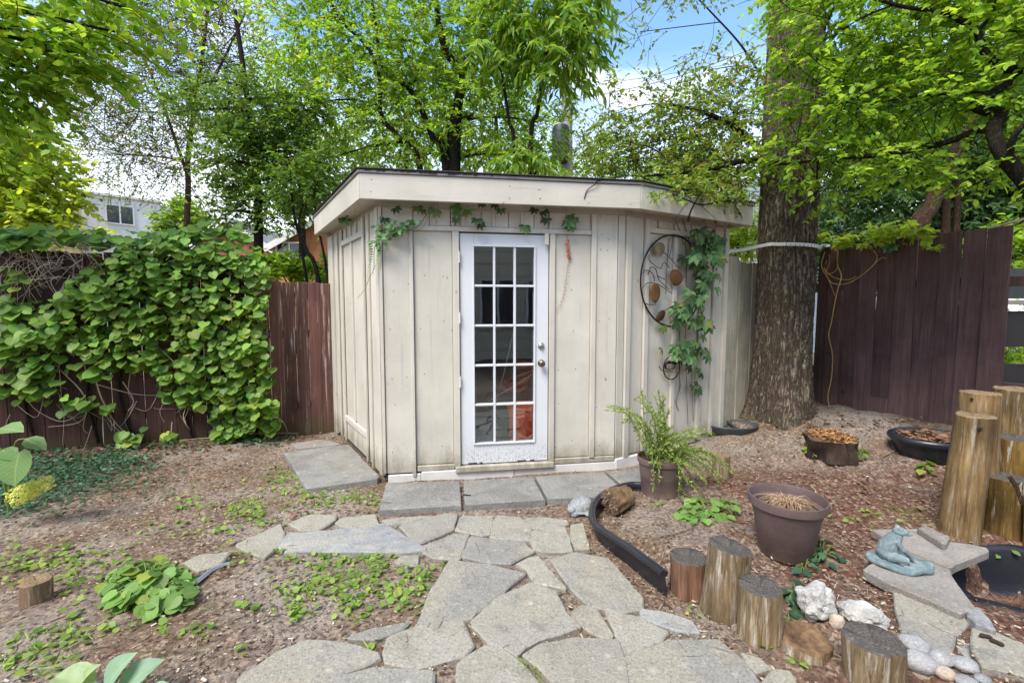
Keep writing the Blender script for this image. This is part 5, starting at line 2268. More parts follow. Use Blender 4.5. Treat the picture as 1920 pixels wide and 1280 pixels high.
def strap():
    R_ = TREE_R + .035
    zt = W(1470, 459, TREE.y - R_).z
    pts = [W(1357, 471, 4.93), W(1385, 469.5, 4.95)]
    for a_ in range(205, 346, 20):
        q = TREE + Vector((math.cos(R(a_)), math.sin(R(a_)), 0)) * R_
        pts.append(Vector((q.x, q.y, zt + .0004 * (275 - a_))))
    pts += [W(1541, 460.5, 5.35), W(1556, 461, 5.6)]
    cv = curve(pts, 60)
    mb = MB()
    hw = .017
    vv, ff = [], []
    for i, q in enumerate(cv):
        t = (cv[min(i + 1, 60)] - cv[max(i - 1, 0)]).normalized()
        nn = Vector((t.y, -t.x, 0)).normalized()
        up = Vector((0, 0, 1))
        for a, b in ((hw, .002), (-hw, .002), (-hw, -.002), (hw, -.002)):
            vv.append(q + up * a + nn * b)
    for i in range(60):
        for j in range(4):
            j2 = (j + 1) % 4
            ff.append((i * 4 + j, i * 4 + j2, (i + 1) * 4 + j2, (i + 1) * 4 + j))
    ff += [(0, 1, 2, 3), (243, 242, 241, 240)]
    mb.add(vv, ff)
    o = mb.build('white_strap', MT['strap_white'], None)
    tag(o, 'white marked strap running from the shed across the big tree trunk to the fence', 'strap')
    mb = MB()
    for i in range(20, 50, 2):
        q = cv[i]
        t = (cv[i + 1] - cv[i - 1]).normalized()
        nn = Vector((t.y, -t.x, 0)).normalized()
        l = .009 if i % 4 else .014
        c = q + nn * .0032
        e = t * .0025
        w_ = Vector((0, 0, l * .8))
        z = Vector((0, 0, -.004))
        mb.hexa([c - e - w_ + z - nn * .0008, c + e - w_ + z - nn * .0008, c + e - w_ + z + nn * .0004, c - e - w_ + z + nn * .0004, c - e + w_ + z - nn * .0008, c + e + w_ + z - nn * .0008, c + e + w_ + z + nn * .0004, c - e + w_ + z + nn * .0004])
    tag(mb.build('tick_mark', MT['ink_black'], o), kind='stuff')


strap()


def wr(u, v, off=.05):
    return onplane(u, v, WR.P, WR.n, off)


def Z2(x, y, off=.05):
    return wr(1180 + x / 4, 420 + y / 4, off)


def ornament():
    top, left = wr(1264, 440), wr(1201, 528)
    s0 = (top - WR.P).dot(WR.d)
    sl = (left - WR.P).dot(WR.d)
    zc = wr(1266, 527).z
    R_ = (abs(s0 - sl) + abs(top.z - zc)) / 2
    cs = sl + R_
    root = empty('metal_wall_ornament', WR.at(cs, zc, .05), 'round dark metal wall ornament with copper leaves, half covered by creeper', 'wall ornament')
    mb = MB()
    c = WR.at(cs, zc, .05)
    n = 72
    ring_ = [c + WR.d * (R_ * math.cos(t)) + Vector((0, 0, R_ * math.sin(t))) for t in np.linspace(0, 2 * math.pi, n + 1)]
    mb.tube(ring_, .0085, 8, cap=False)
    mb.build('ring', MT['iron_dark'], root, smooth=True)
    for pts in (((150, 230), (150, 270), (190, 310), (235, 335), (250, 300), (270, 290), (300, 330)), ((100, 370), (130, 345), (175, 375), (190, 430)), ((140, 380), (160, 325), (195, 335), (215, 390), (270, 415)),
                ((100, 480), (130, 445), (180, 440), (240, 465), (320, 520)), ((125, 595), (160, 608), (200, 600)), ((200, 340), (225, 420), (300, 490)), ((255, 210), (310, 260), (370, 330)), ((230, 660), (280, 640), (330, 610))):
        mb = MB()
        mb.tube(curve([Z2(x, y, .048) for x, y in pts], 20), .0035, 6)
        mb.build('wire_scroll', MT['iron_dark'], root, smooth=True)
    for x, y, a, b, m, rot in ((230, 185, 38, 50, 'copper_pale', .1), (195, 515, 38, 70, 'copper_leaf', .05), (352, 400, 50, 58, 'copper_leaf', -.3), (236, 688, 40, 34, 'copper_dark', .6)):
        q = Z2(x, y, .058)
        kx = (Z2(x + a, y, .058) - q).length
        kz = (Z2(x, y + b, .058) - q).length
        mb = MB()
        N_ = 28
        vv, ff = [q + WR.n * .004], []
        for r_, dd in ((.4, .0035), (.75, .002), (.985, .0), (1.0, -.0015), (.96, -.003)):
            for i in range(N_):
                th = 2 * math.pi * i / N_
                x_, z_ = r_ * kx * math.cos(th) * (1 + .10 * math.sin(th)), r_ * kz * math.sin(th) * (1.0 + (.10 if math.sin(th) < 0 else 0) * abs(math.sin(th)) ** 8)
                x2 = x_ * math.cos(rot) - z_ * math.sin(rot)
                z2 = x_ * math.sin(rot) + z_ * math.cos(rot)
                crease = .004 * math.exp(-((x_ / kx) / .08) ** 2)
                vv.append(q + WR.d * x2 + Vector((0, 0, z2)) + WR.n * (dd - crease))
        ff += [(0, 1 + i, 1 + (i + 1) % N_) for i in range(N_)]
        for j in range(4):
            for i in range(N_):
                i2 = (i + 1) % N_
                ff.append((1 + j * N_ + i, 1 + (j + 1) * N_ + i, 1 + (j + 1) * N_ + i2, 1 + j * N_ + i2))
        mb.add(vv, ff)
        mb.build('metal_leaf', MT[m], root, smooth=True)
    # small ring lower down
    c2 = Z2(318, 1075, .04)
    r2 = .118
    root2 = empty('metal_wall_ornament', c2, 'small dark metal ring ornament hanging below the creeper', 'wall ornament')
    mb = MB()
    mb.tube([c2 + WR.d * (r2 * math.cos(t)) + Vector((0, 0, r2 * math.sin(t))) for t in np.linspace(0, 2 * math.pi, 49)], .006, 8, cap=False)
    mb.build('ring', MT['iron_dark'], root2, smooth=True)
    mb = MB()
    mb.tube(curve([Z2(x, y, .04) for x, y in ((270, 1085), (275, 1045), (310, 1035), (345, 1042), (385, 1035), (395, 1060))], 16), [.008, .010, .012, .011, .012, .016, .016, .014, .012, .012, .012, .012, .010, .008, .008, .006, .005], 8)
    mb.tube(curve([Z2(x, y, .04) for x, y in ((275, 1080), (300, 1090), (335, 1078), (345, 1045))], 10), .005, 6)
    mb.tube(curve([Z2(x, y, .04) for x, y in ((222, 1065), (250, 1100), (330, 1105))], 10), .004, 6)
    mb.build('wire_scroll', MT['iron_dark'], root2, smooth=True)


ornament()

# ------------------------------------------------------------------ houses, pole and wires beyond the fences
def clap(root, name, a, b, z0, z1, mat, step=.16, vertical=False, th=.02):
    """a wall of overlapping boards from a to b"""
    a, b = Vector(a), Vector(b)
    d = (b - a)
    Ln = d.length
    d.normalize()
    n = Vector((d.y, -d.x, 0))
    if n.dot(-a) < 0:
        n = -n
    mb = MB()
    mb.hexa([a - n * .15 + Vector((0, 0, z0)), b - n * .15 + Vector((0, 0, z0)), b + Vector((0, 0, z0)), a + Vector((0, 0, z0)), a - n * .15 + Vector((0, 0, z1)), b - n * .15 + Vector((0, 0, z1)), b + Vector((0, 0, z1)), a + Vector((0, 0, z1))])
    mb.build('wall', MT[mat], root)
    if vertical:
        k = int(Ln / step)
        for i in range(k):
            p = a + d * (i + .5) * step
            mb = MB()
            e = d * .02
            mb.hexa([p - e + Vector((0, 0, z0)), p + e + Vector((0, 0, z0)), p + e + n * th + Vector((0, 0, z0)), p - e + n * th + Vector((0, 0, z0)), p - e + Vector((0, 0, z1)), p + e + Vector((0, 0, z1)), p + e + n * th + Vector((0, 0, z1)), p - e + n * th + Vector((0, 0, z1))])
            mb.build('seam', MT[mat], root)
    else:
        k = int((z1 - z0) / step)
        for i in range(k):
            z = z0 + i * step
            mb = MB()
            u = Vector((0, 0, 1))
            mb.hexa([a + u * z, b + u * z, b + n * th + u * z, a + n * th + u * z, a + u * (z + step), b + u * (z + step), b + n * .004 + u * (z + step), a + n * .004 + u * (z + step)])
            mb.build('siding_board', MT[mat], root, weld=False)
    return d, n


def house_window(root, c, d, n, w, h, frame='house_white', mull=True):
    c = Vector(c)
    u = Vector((0, 0, 1))
    fr_ = MB()

    def bx(a0, a1, z0, z1, d0, d1, mb):
        mb.hexa([c + d * a + u * z + n * e for z in (z0, z1) for a, e in ((a0, d0), (a1, d0), (a1, d1), (a0, d1))])
    t = max(.05, .06 * w)
    bx(-w / 2 - t, w / 2 + t, -h / 2 - t, -h / 2, 0, .07, fr_)
    bx(-w / 2 - t, w / 2 + t, h / 2, h / 2 + t, 0, .06, fr_)
    bx(-w / 2 - t, -w / 2, -h / 2, h / 2, 0, .06, fr_)
    bx(w / 2, w / 2 + t, -h / 2, h / 2, 0, .06, fr_)
    if mull:
        bx(-t / 2, t / 2, -h / 2, h / 2, 0, .055, fr_)
    win = fr_.build('window', MT[frame], root)
    g = MB()
    bx(-w / 2, w / 2, -h / 2, h / 2, .025, .03, g)
    g.build('pane', MT['window_glass'], win)


def houses():
    # white house with vertical metal siding, far left
    a, b = W(150, 400, 24.0), W(302, 400, 26.5)
    z1 = W(150, 361, 24.0).z
    r = empty('white_house', (a.x, a.y, 0), 'white house with vertical siding and a dark window behind the vine fence', 'house')
    d, n = clap(r, 'wall', (a.x, a.y, 0), (b.x, b.y, 0), 0, z1, 'house_white', .42, True)
    mb = MB()
    mb.hexa([Vector((p.x, p.y, 0)) + q for q in (Vector((0, 0, 0)),) for p in (a - n * .16, b - n * .16, b + Vector((1, 6, 0)), a + Vector((1, 6, 0)))] + [Vector((p.x, p.y, z1 - .05)) for p in (a - n * .16, b - n * .16, b + Vector((1, 6, 0)), a + Vector((1, 6, 0)))])
    mb.build('body', MT['house_white'], r)
    bar(r, 'parapet', (a.x + n.x * .05, a.y + n.y * .05, z1 + .06), (b.x + n.x * .05, b.y + n.y * .05, z1 + .06), .3, .12, 'house_white')
    p = onplane(225, 403, a, n, .02)
    house_window(r, p, d, n, 1.08, .92)
    # yellow house edge to the left of it
    a, b = W(60, 400, 22.0), W(149, 400, 22.5)
    r = empty('yellow_house', (a.x, a.y, 0), 'yellow clapboard house corner beside the white house, mostly behind leaves', 'house')
    d, n = clap(r, 'wall', (a.x, a.y, 0), (b.x, b.y, 0), 0, W(100, 372, 22).z, 'house_yellow', .20)
    house_window(r, onplane(116, 405, a, n, .02), d, n, .6, 1.2)
    # red brick house with a gable
    def brick_house(label, u0, u1, ue, v0, vr, Y, mat, roofm):
        a, b = W(u0, 440, Y), W(u1, 440, Y + .5)
        ze = W(u0, v0, Y).z
        pk = W(ue, vr, Y + .25)
        r = empty('brick_house', (a.x, a.y, 0), label, 'house')
        mb = MB()
        bk = Vector((0, 6, 0))
        A0, B0 = Vector((a.x, a.y, 0)), Vector((b.x, b.y, 0))
        A1, B1, Pk = Vector((a.x, a.y, ze)), Vector((b.x, b.y, ze)), Vector((pk.x, pk.y, pk.z))
        mb.add([A0, B0, B1, Pk, A1, A0 + bk, B0 + bk, B1 + bk, Pk + bk, A1 + bk], [(0, 1, 2, 3, 4), (5, 9, 8, 7, 6), (0, 4, 9, 5), (1, 6, 7, 2)])
        mb.build('wall', MT[mat], r)
        for s, e in ((A1, Pk), (B1, Pk)):
            dr = (e - s).normalized()
            up = Vector((-dr.z * (1 if dr.x > 0 else -1), 0, abs(dr.x))).normalized() * .10
            s2 = s - dr * .35
            f = Vector((0, -.35, 0))
            e2 = e + dr * .02
            mb = MB()
            mb.hexa([s2 + f + up * .2, e2 + f + up * .2, e2 + bk + up * .2, s2 + bk + up * .2, s2 + f + up * 1.4, e2 + f + up * 1.4, e2 + bk + up * 1.4, s2 + bk + up * 1.4])
            rf = mb.build('roof', MT[roofm], r)
            mb = MB()
            g = f + Vector((0, -.03, 0))
            mb.hexa([s2 + g - up * .8, e2 + g - up * .8, e2 + f - up * .8, s2 + f - up * .8, s2 + g + up * 1.4, e2 + g + up * 1.4, e2 + f + up * 1.4, s2 + f + up * 1.4])
            mb.build('bargeboard', MT['house_white'], r)
        # raised brick courses
        k = int(ze / .30)
        mb = MB()
        for i in range(k):
            z = i * .30
            mb.hexa([A0 + Vector((0, -.012, z)), B0 + Vector((0, -.012, z)), B0 + Vector((0, .0, z)), A0 + Vector((0, .0, z)), A0 + Vector((0, -.012, z + .27)), B0 + Vector((0, -.012, z + .27)), B0 + Vector((0, 0, z + .27)), A0 + Vector((0, 0, z + .27))])
        tag(mb.build('brick_course', MT[mat], r), kind='stuff')
        return r, A0, B0
    r, A0, B0 = brick_house('red brick house with a gabled roof seen through the dark tree', 372, 505, 428, 462, 414, 19.0, 'brick_red', 'shingle_grey')
    house_window(r, (A0 + B0) / 2 + Vector((0, -.03, 2.6)), Vector((1, 0, 0)), Vector((0, -1, 0)), .8, 1.1)
    r, A0, B0 = brick_house('orange brick house with a pale window behind the short fence', 520, 690, 640, 462, 395, 17.0, 'brick_orange', 'shingle_grey')
    house_window(r, W(545, 470, 16.95) + Vector((0, -.05, 0)), Vector((1, 0, 0)), Vector((0, -1, 0)), .9, .5)
    # blue grey house to the right behind the shed
    a, b = W(1372, 400, 15.0), W(1600, 400, 15.5)
    r = empty('blue_house', (a.x, a.y, 0), 'pale blue clapboard house wall glimpsed beside the big trunk', 'house')
    clap(r, 'wall', (a.x, a.y, 0), (b.x, b.y, 0), 0, W(1390, 335, 15).z, 'house_blue', .16)
    # beige house behind the photographer, seen mirrored in the door glass
    r = empty('clapboard_house', (2.0, -4.2, 0), 'beige clapboard house facing the shed, mirrored in its door panes', 'house')
    d, n = clap(r, 'wall', (8.0, -3.6, 0), (-4.5, -5.2, 0), 0, 5.2, 'house_beige', .34, th=.03)
    for x in (-1.3, 1.0, 2.3, 3.6, 6.0):
        t = (8.0 - x) / 12.5
        house_window(r, Vector((x, -3.6 - 1.6 * t, 1.62)) + n * .03, d, n, .92, 1.25)
    mb = MB()
    mb.hexa([Vector((8.4, -3.2, 5.2)), Vector((8.4, -9.0, 5.2)), Vector((-4.9, -10.5, 5.2)), Vector((-4.9, -4.7, 5.2)), Vector((8.4, -3.2, 5.35)), Vector((8.4, -9.0, 6.6)), Vector((-4.9, -10.5, 6.6)), Vector((-4.9, -4.7, 5.35))])
    mb.build('roof', MT['shingle_grey'], r)


houses()


def pole():
    b = W(1066, 320, 14.0)
    top = W(1062, -160, 14.0)
    r = empty('utility_pole', (b.x, b.y, 0), 'grey utility pole with a dark transformer can, standing behind the shed among the trees', 'utility pole')
    mb = MB()
    mb.tube([(b.x, b.y, 0), (top.x * .5 + b.x * .5, b.y, b.z + 2), (top.x, b.y, top.z)], [.19, .16, .13], 14)
    mb.build('shaft', MT['pole_wood'], r, smooth=True)
    c0, c1 = W(1051, 304, 13.65), W(1051, 236, 13.65)
    h = c1.z - c0.z
    mb = MB()
    mb.lathe([(0, 0), (.23, 0), (.25, .03), (.25, h - .08), (.22, h - .02), (.10, h), (0, h)], (c0.x, c0.y, c0.z), 20)
    o = mb.build('transformer', MT['transformer_grey'], r, smooth=True)
    auto_smooth(o)
    mb = MB()
    for z in (h * .3, h * .8):
        mb.box(c0.x - .05, c0.x + .12, c0.y + .2, c0.y + .36, c0.z + z, c0.z + z + .06)
    mb.build('bracket', MT['drip_metal'], r)


pole()


def wire(label, pts, rad=.012, name='overhead_wire', mat='wire_grey'):
    mb = MB()
    mb.tube(curve(pts, 24), rad, 5)
    tag(mb.build(name, MT[mat], None, smooth=True), label, 'wire', 'overhead wires')


wire('thin overhead wire sloping up from the utility pole to the upper right', [W(1062, 160, 13.9), W(1150, 55, 12.5), W(1320, -80, 10)])
wire('pale overhead wire sagging from the pole towards the big trunk', [W(1062, 190, 13.9), W(1250, 150, 12.5), W(1440, 80, 11.5)], .014)
wire('lower overhead wire running level across the blue sky behind the trunk', [W(1062, 168, 14.1), W(1260, 138, 14.5), W(1440, 112, 15.5), W(1900, 60, 18)], .010)
wire('thin wire at the left running down behind the yellow leaves to the white house', [W(-200, 235, 15), W(140, 272, 17.5), W(330, 318, 20), W(480, 340, 24)], .014)


# ------------------------------------------------------------------ trees
def tree(name, label, base, trunks, ells, nleaf, leafkind, mat, L_, bark='thin_bark', per=12, tw=.35, droop=.25, group=None, cat='tree', wid=1.0, flat=.6, nlimb=1.0, twr=.004, shell=.45, upn=1.0, extra_twigs=0, nobj=0, limb_r=.022):
    """trunks: list of (points, r0, r1). ells: (centre, (rx, ry, rz), weight)"""
    root = empty(name, base, label, cat, group)
    mb = MB()
    tp = []
    for pts, r0, r1 in trunks:
        cv = curve(pts, max(8, 5 * len(pts)))
        m = len(cv)
        rad = [(r0 + (r1 - r0) * i / (m - 1)) * (1 + .07 * mnoise.noise(cv[i] * 3)) for i in range(m)]
        mb.tube(cv, rad, 10)
        tp += [(cv[i], rad[i]) for i in range(2, m)]
    if mb.v:
        mb.build('trunk', MT[bark], root, smooth=True, weld=False)
    tot = sum(e[2] for e in ells)
    P, D, N, S = [], [], [], []
    lm = MB()
    for c, rr, wgt in ells:
        c = Vector(c)
        # a limb from the nearest trunk point below
        hubs = [c]
        if tp:
            best = min(tp, key=lambda q: (q[0] - c).length + max(0, q[0].z - c.z) * 1.5)
            if (best[0] - c).length > .15:
                mid = best[0].lerp(c, .5) + Vector((rng.uniform(-.12, .12), rng.uniform(-.12, .12), rng.uniform(.0, .2))) * (best[0] - c).length * .5
                cvl = curve([best[0], mid, c], 10)
                lm.tube(cvl, [min(best[1] * .6, limb_r * 1.4), limb_r * .5], 6)
                hubs += cvl[5:]
        nt = max(1, int(nleaf * wgt / tot / per))
        for t in range(nt):
            dv = Vector((rng.gauss(0, 1), rng.gauss(0, 1), rng.gauss(0, 1))).normalized()
            q = rng.random() ** shell
            p = c + Vector((dv.x * rr[0], dv.y * rr[1], dv.z * rr[2])) * q
            hub = hubs[rng.randrange(len(hubs))]
            out = (p - hub)
            out = out.normalized() if out.length > 1e-3 else dv
            td = (out + Vector((rng.gauss(0, .5), rng.gauss(0, .5), rng.gauss(0, .35) - droop))).normalized()
            ln = tw * rng.uniform(.6, 1.3)
            e = p + td * ln + Vector((0, 0, -droop * ln * .5))
            if rng.random() < nlimb * .5:
                st = p if rng.random() < .65 else hub.lerp(p, rng.uniform(.2, .7))
                lm.tube([st, st.lerp(e, .5) + Vector((rng.gauss(0, .02), rng.gauss(0, .02), .03 * ln)), e], [twr, twr * .5], 3, cap=False)
            for k in range(per):
                f = (k + rng.random()) / per
                pos = p.lerp(e, f)
                pos.z += .05 * ln * math.sin(f * 3.14)
                sd = td.cross(Vector((0, 0, 1)))
                sd = sd.normalized() if sd.length > .05 else Vector((1, 0, 0))
                s_ = 1 if k % 2 else -1
                d = td * rng.uniform(.2, .9) + sd * s_ * rng.uniform(.4, 1.1) + Vector((rng.gauss(0, .3), rng.gauss(0, .3), rng.gauss(-droop, .35)))
                P.append(pos)
                D.append(d)
                N.append((rng.gauss(0, flat), rng.gauss(-.15, flat), upn))
                S.append(L_ * rng.uniform(.6, 1.25))
    for t in range(extra_twigs):
        c, rr, wgt = ells[rng.randrange(len(ells))]
        c = Vector(c)
        p = c + Vector((rng.gauss(0, rr[0] * .5), rng.gauss(0, rr[1] * .5), rng.gauss(0, rr[2] * .5)))
        q = p + Vector((rng.gauss(0, .35), rng.gauss(0, .3), rng.uniform(.1, .6)))
        lm.tube(curve([p, p.lerp(q, .5) + Vector((rng.gauss(0, .06), rng.gauss(0, .06), 0)), q], 4), [twr * 1.6, twr * .6], 3, cap=False)
    if lm.v:
        tag(lm.build('branches', MT[bark], root, smooth=True, weld=False), kind='stuff')
    if nobj:
        P, D, N, S = [list(a) for a in (P, D, N, S)]
        idx = sorted(range(len(P)), key=lambda i: -S[i] / max(.5, Vector(P[i]).y + (0 if vis(P[i]) else 1e3)))[:nobj]
        me = leaf_proto(leafkind, mat, 'leaf')
        for i in idx:
            leaf_obj('leaf', root, me, P[i], D[i], N[i], S[i], wid)
        s = set(idx)
        keep = [i for i in range(len(P)) if i not in s]
        P, D, N, S = [[a[i] for i in keep] for a in (P, D, N, S)]
    cr = link('crown', leaves_mesh('crown', leafkind, P, D, N, S, mat, wid), root)
    cr['kind'] = 'stuff'
    return root


def vis(p):
    d = Vector(p) - CAMV
    dep = d.y * CP - d.z * SP
    if dep < .3:
        return False
    return abs(d.x / dep * FPX) < 960 and abs((d.y * SP + d.z * CP) / dep * FPX) < 640


def EL(u, v, Y, ru, rv, ry=None, w=1.0):
    c = W(u, v, Y)
    k = mpx(c)
    return (c, (ru * k, ry if ry is not None else (ru + rv) * .5 * k, rv * k), w * ru * rv / 1e4)


def ground_at(u, Y):
    p = W(u, 577, Y)
    return Vector((p.x, Y, Hz(p.x, Y)))


def T(*pp):
    return [W(u, v, Y) for u, v, Y in pp]


# big furrowed trunk on the right
def oak():
    root = empty('big_tree', TREE, 'big tree with deeply furrowed grey brown bark in front of the fences', 'tree')
    n, hgt = 300, 9.5
    zs = list(np.concatenate([np.linspace(-.1, 4.6, 300), np.linspace(4.7, hgt, 40)]))
    vv, ff = [], []
    for z in zs:
        taper = TREE_R * (1 - .024 * z)
        fl = .50 * math.exp(-max(z - .16, 0) / .26)
        for k in range(n):
            th = 2 * math.pi * k / n
            c, s_ = math.cos(th), math.sin(th)
            lobes = .5 + .5 * math.cos(4 * th + .8)
            r = taper * (1 + fl * (.30 + .9 * lobes ** 1.5))
            wob = .05 * mnoise.noise(Vector((c * 2, s_ * 2, z * .45)))
            a = th + .10 * mnoise.noise(Vector((c * 3, s_ * 3, z * 1.6)))
            ca, sa = math.cos(a), math.sin(a)
            n1 = mnoise.noise(Vector((ca * 5.2, sa * 5.2, z * .95)))
            n2 = mnoise.noise(Vector((ca * 9.5 + 5, sa * 9.5, z * 2.1)))
            n3 = mnoise.noise(Vector((ca * 15 + 9, sa * 15, z * 6.5)))
            g = max(0, 1 - abs(n1) / .13) * .085 + max(0, 1 - abs(n2) / .12) * .060 + max(0, 1 - abs(n3) / .12) * .030
            fine = mnoise.noise(Vector((c * 24, s_ * 24, z * 9)))
            r += taper * (wob + .05 - g + .014 * fine + .03 * n2)
            vv.append((r * c, r * s_, z))
    for i in range(len(zs) - 1):
        for k in range(n):
            k2 = (k + 1) % n
            ff.append((i * n + k, i * n + k2, (i + 1) * n + k2, (i + 1) * n + k))
    flat = np.array(ff).ravel()
    me = nmesh('trunk', np.array(vv) + np.array(TREE), flat, np.full(len(ff), 4), MT['oak_bark'])
    link('trunk', me, root)
    mb = MB()
    tp = TREE + Vector((0, 0, hgt))
    limbs = [((0, 0, -.2), (1.2, -.4, 1.6), (2.6, -.6, 2.6)), ((0, 0, -.6), (-1.0, .8, 1.0), (-2.2, 1.6, 2.2)), ((0, 0, -.1), (.2, 1.0, 2.2), (.4, 1.8, 4.2)), ((0, 0, -1.4), (.9, .9, .2), (2.2, 2.2, 1.2))]
    ells_c = []
    for l in limbs:
        cv = curve([tp + Vector(q) for q in l], 10)
        mb.tube(cv, [.17, .05], 10)
        ells_c.append(cv[-1])
    mb.build('limb', MT['oak_bark'], root, smooth=True)
    P, D, N, S = [], [], [], []
    for c in ells_c:
        for _ in range(900):
            d = Vector((rng.gauss(0, 1), rng.gauss(0, 1), rng.gauss(0, .7)))
            P.append(c + d * .75)
            D.append((rng.gauss(0, 1), rng.gauss(0, 1), rng.gauss(-.3, .4)))
            N.append((rng.gauss(0, .5), rng.gauss(0, .5), 1))
            S.append(rng.uniform(.09, .15))
    cr = link('crown', leaves_mesh('crown', 'ovate', P, D, N, S, LM['mid']), root)
    cr['kind'] = 'stuff'


oak()

# multi-stemmed tree behind the shed
base = ground_at(850, 8.2)
tree('ash_tree', 'fine leaved bright green tree with dark forked stems right behind the shed', base,
     [([base + Vector((0, 0, -.1))] + T((850, 330, 8.2), (848, 262, 8.2), (856, 205, 8.2), (868, 140, 8.2), (838, 100, 8.2), (822, 40, 8.2), (812, -60, 8.2), (805, -200, 8.2)), .115, .03),
      ([base + Vector((-.1, 0, -.1))] + T((836, 320, 8.15), (812, 260, 8.15), (800, 228, 8.15), (770, 170, 8.1), (720, 130, 8.0), (706, 60, 8.0), (690, -60, 8.0)), .075, .02),
      ([base + Vector((.1, .1, -.1))] + T((858, 300, 8.3), (870, 150, 8.3), (890, 80, 8.4), (930, 10, 8.5), (960, -90, 8.5)), .06, .02),
      ([base + Vector((-.3, .0, -.1))] + T((790, 330, 7.9), (752, 262, 7.9), (715, 218, 7.9), (712, 150, 7.9), (690, 90, 7.9), (640, 40, 7.8), (610, -20, 7.8)), .055, .015)],
     [EL(700, 90, 8.0, 110, 90), EL(850, 60, 8.3, 115, 95), EL(610, 190, 7.9, 90, 70, w=.8), EL(745, 235, 8.0, 105, 70), EL(890, 215, 8.2, 95, 75), EL(560, 50, 8.1, 85, 85), EL(950, 90, 8.3, 70, 90), EL(660, -60, 8.1, 140, 80), EL(860, -80, 8.3, 150, 80), EL(790, 150, 8.6, 120, 90, w=.9), EL(640, 290, 8.4, 60, 40, w=.7), EL(930, 290, 8.6, 90, 40, w=.9), EL(1010, 230, 8.8, 70, 80, w=.8)],
     36000, 'dia', LM['ash'], .088, per=14, tw=.34, droop=.22, wid=.95)

# long leaved tree above the roof
base = ground_at(985, 7.6)
tree('sumac_tree', 'long leaved green tree with two slender stems above the shed roof', base,
     [([base + Vector((0, 0, -.1))] + T((966, 300, 7.6), (955, 230, 7.6), (944, 160, 7.6), (932, 105, 7.6), (925, 60, 7.6)), .04, .014),
      ([base + Vector((.1, 0, -.1))] + T((994, 290, 7.6), (1008, 210, 7.6), (1019, 130, 7.6), (1026, 90, 7.6), (1040, 20, 7.6), (1045, -60, 7.6)), .042, .014)],
     [EL(1030, 40, 7.4, 85, 70), EL(1055, 100, 7.3, 60, 60), EL(930, 75, 7.4, 60, 45, w=.8), EL(985, 10, 7.5, 70, 60), EL(1080, -40, 7.5, 80, 70), EL(965, 290, 7.2, 45, 22, w=1.6), EL(1015, 298, 7.2, 35, 18, w=1.4), EL(1100, 60, 7.4, 30, 50, w=.6)],
     5200, 'lance', LM['mid'], .215, per=16, tw=.42, droop=.55, wid=1.15, flat=.8)

# dark dense tree left of the shed
base = ground_at(484, 7.3)
tree('dark_tree', 'dense dark green tree with a straight trunk between the vine fence and the shed', base,
     [([base + Vector((0, 0, -.1))] + T((485, 480, 7.3), (485, 420, 7.3), (482, 340, 7.3), (470, 240, 7.3), (455, 120, 7.3), (440, 20, 7.3)), .080, .03)],
     [EL(478, 215, 7.3, 80, 60), EL(440, 300, 7.2, 65, 50), EL(535, 285, 7.4, 75, 50), EL(495, 365, 7.2, 70, 36), EL(385, 205, 7.5, 50, 40, w=.6), EL(575, 370, 7.3, 40, 34, w=.8), EL(420, 395, 7.4, 36, 28, w=.6), EL(345, 170, 7.5, 50, 30, w=.3), EL(550, 200, 7.6, 60, 40, w=.7), EL(470, 405, 7.6, 50, 30, w=.5), EL(420, 130, 7.6, 50, 30, w=.3)],
     17000, 'dia', LM['dark'], .078, per=12, tw=.30, droop=.15, wid=1.0)

# slim leaning stems with bright bush at the fence
base = ground_at(590, 6.6)
tree('slender_tree', 'clump of slim leaning stems behind the short fence left of the shed', base,
     [([base + Vector((.25, 0, -.1))] + T((597, 525, 6.5), (575, 470, 6.5), (558, 430, 6.5), (548, 380, 6.5), (545, 320, 6.5)), .035, .012),
      ([base + Vector((.15, 0, -.1))] + T((575, 525, 6.5), (566, 470, 6.5), (560, 420, 6.5), (572, 370, 6.5)), .026, .01),
      ([base + Vector((.4, 0, -.1))] + T((615, 525, 6.55), (606, 470, 6.55), (600, 440, 6.55), (590, 380, 6.55), (600, 320, 6.55)), .024, .008)],
     [EL(560, 345, 6.6, 55, 45), EL(600, 330, 6.8, 40, 50), EL(535, 420, 6.6, 30, 25, w=.3)],
     2600, 'dia', LM['dark'], .075, per=10, tw=.25)
base = ground_at(560, 6.9)
tree('leafy_bush', 'bright green bush peeping over the short brown fence', base, [([base, base + Vector((0, 0, 1.2))], .03, .015)],
     [EL(525, 505, 6.7, 34, 22), EL(585, 512, 6.9, 40, 18), EL(622, 500, 7.1, 16, 24)], 1800, 'ovate', LM['lime'], .085, per=8, tw=.2, cat='bush')

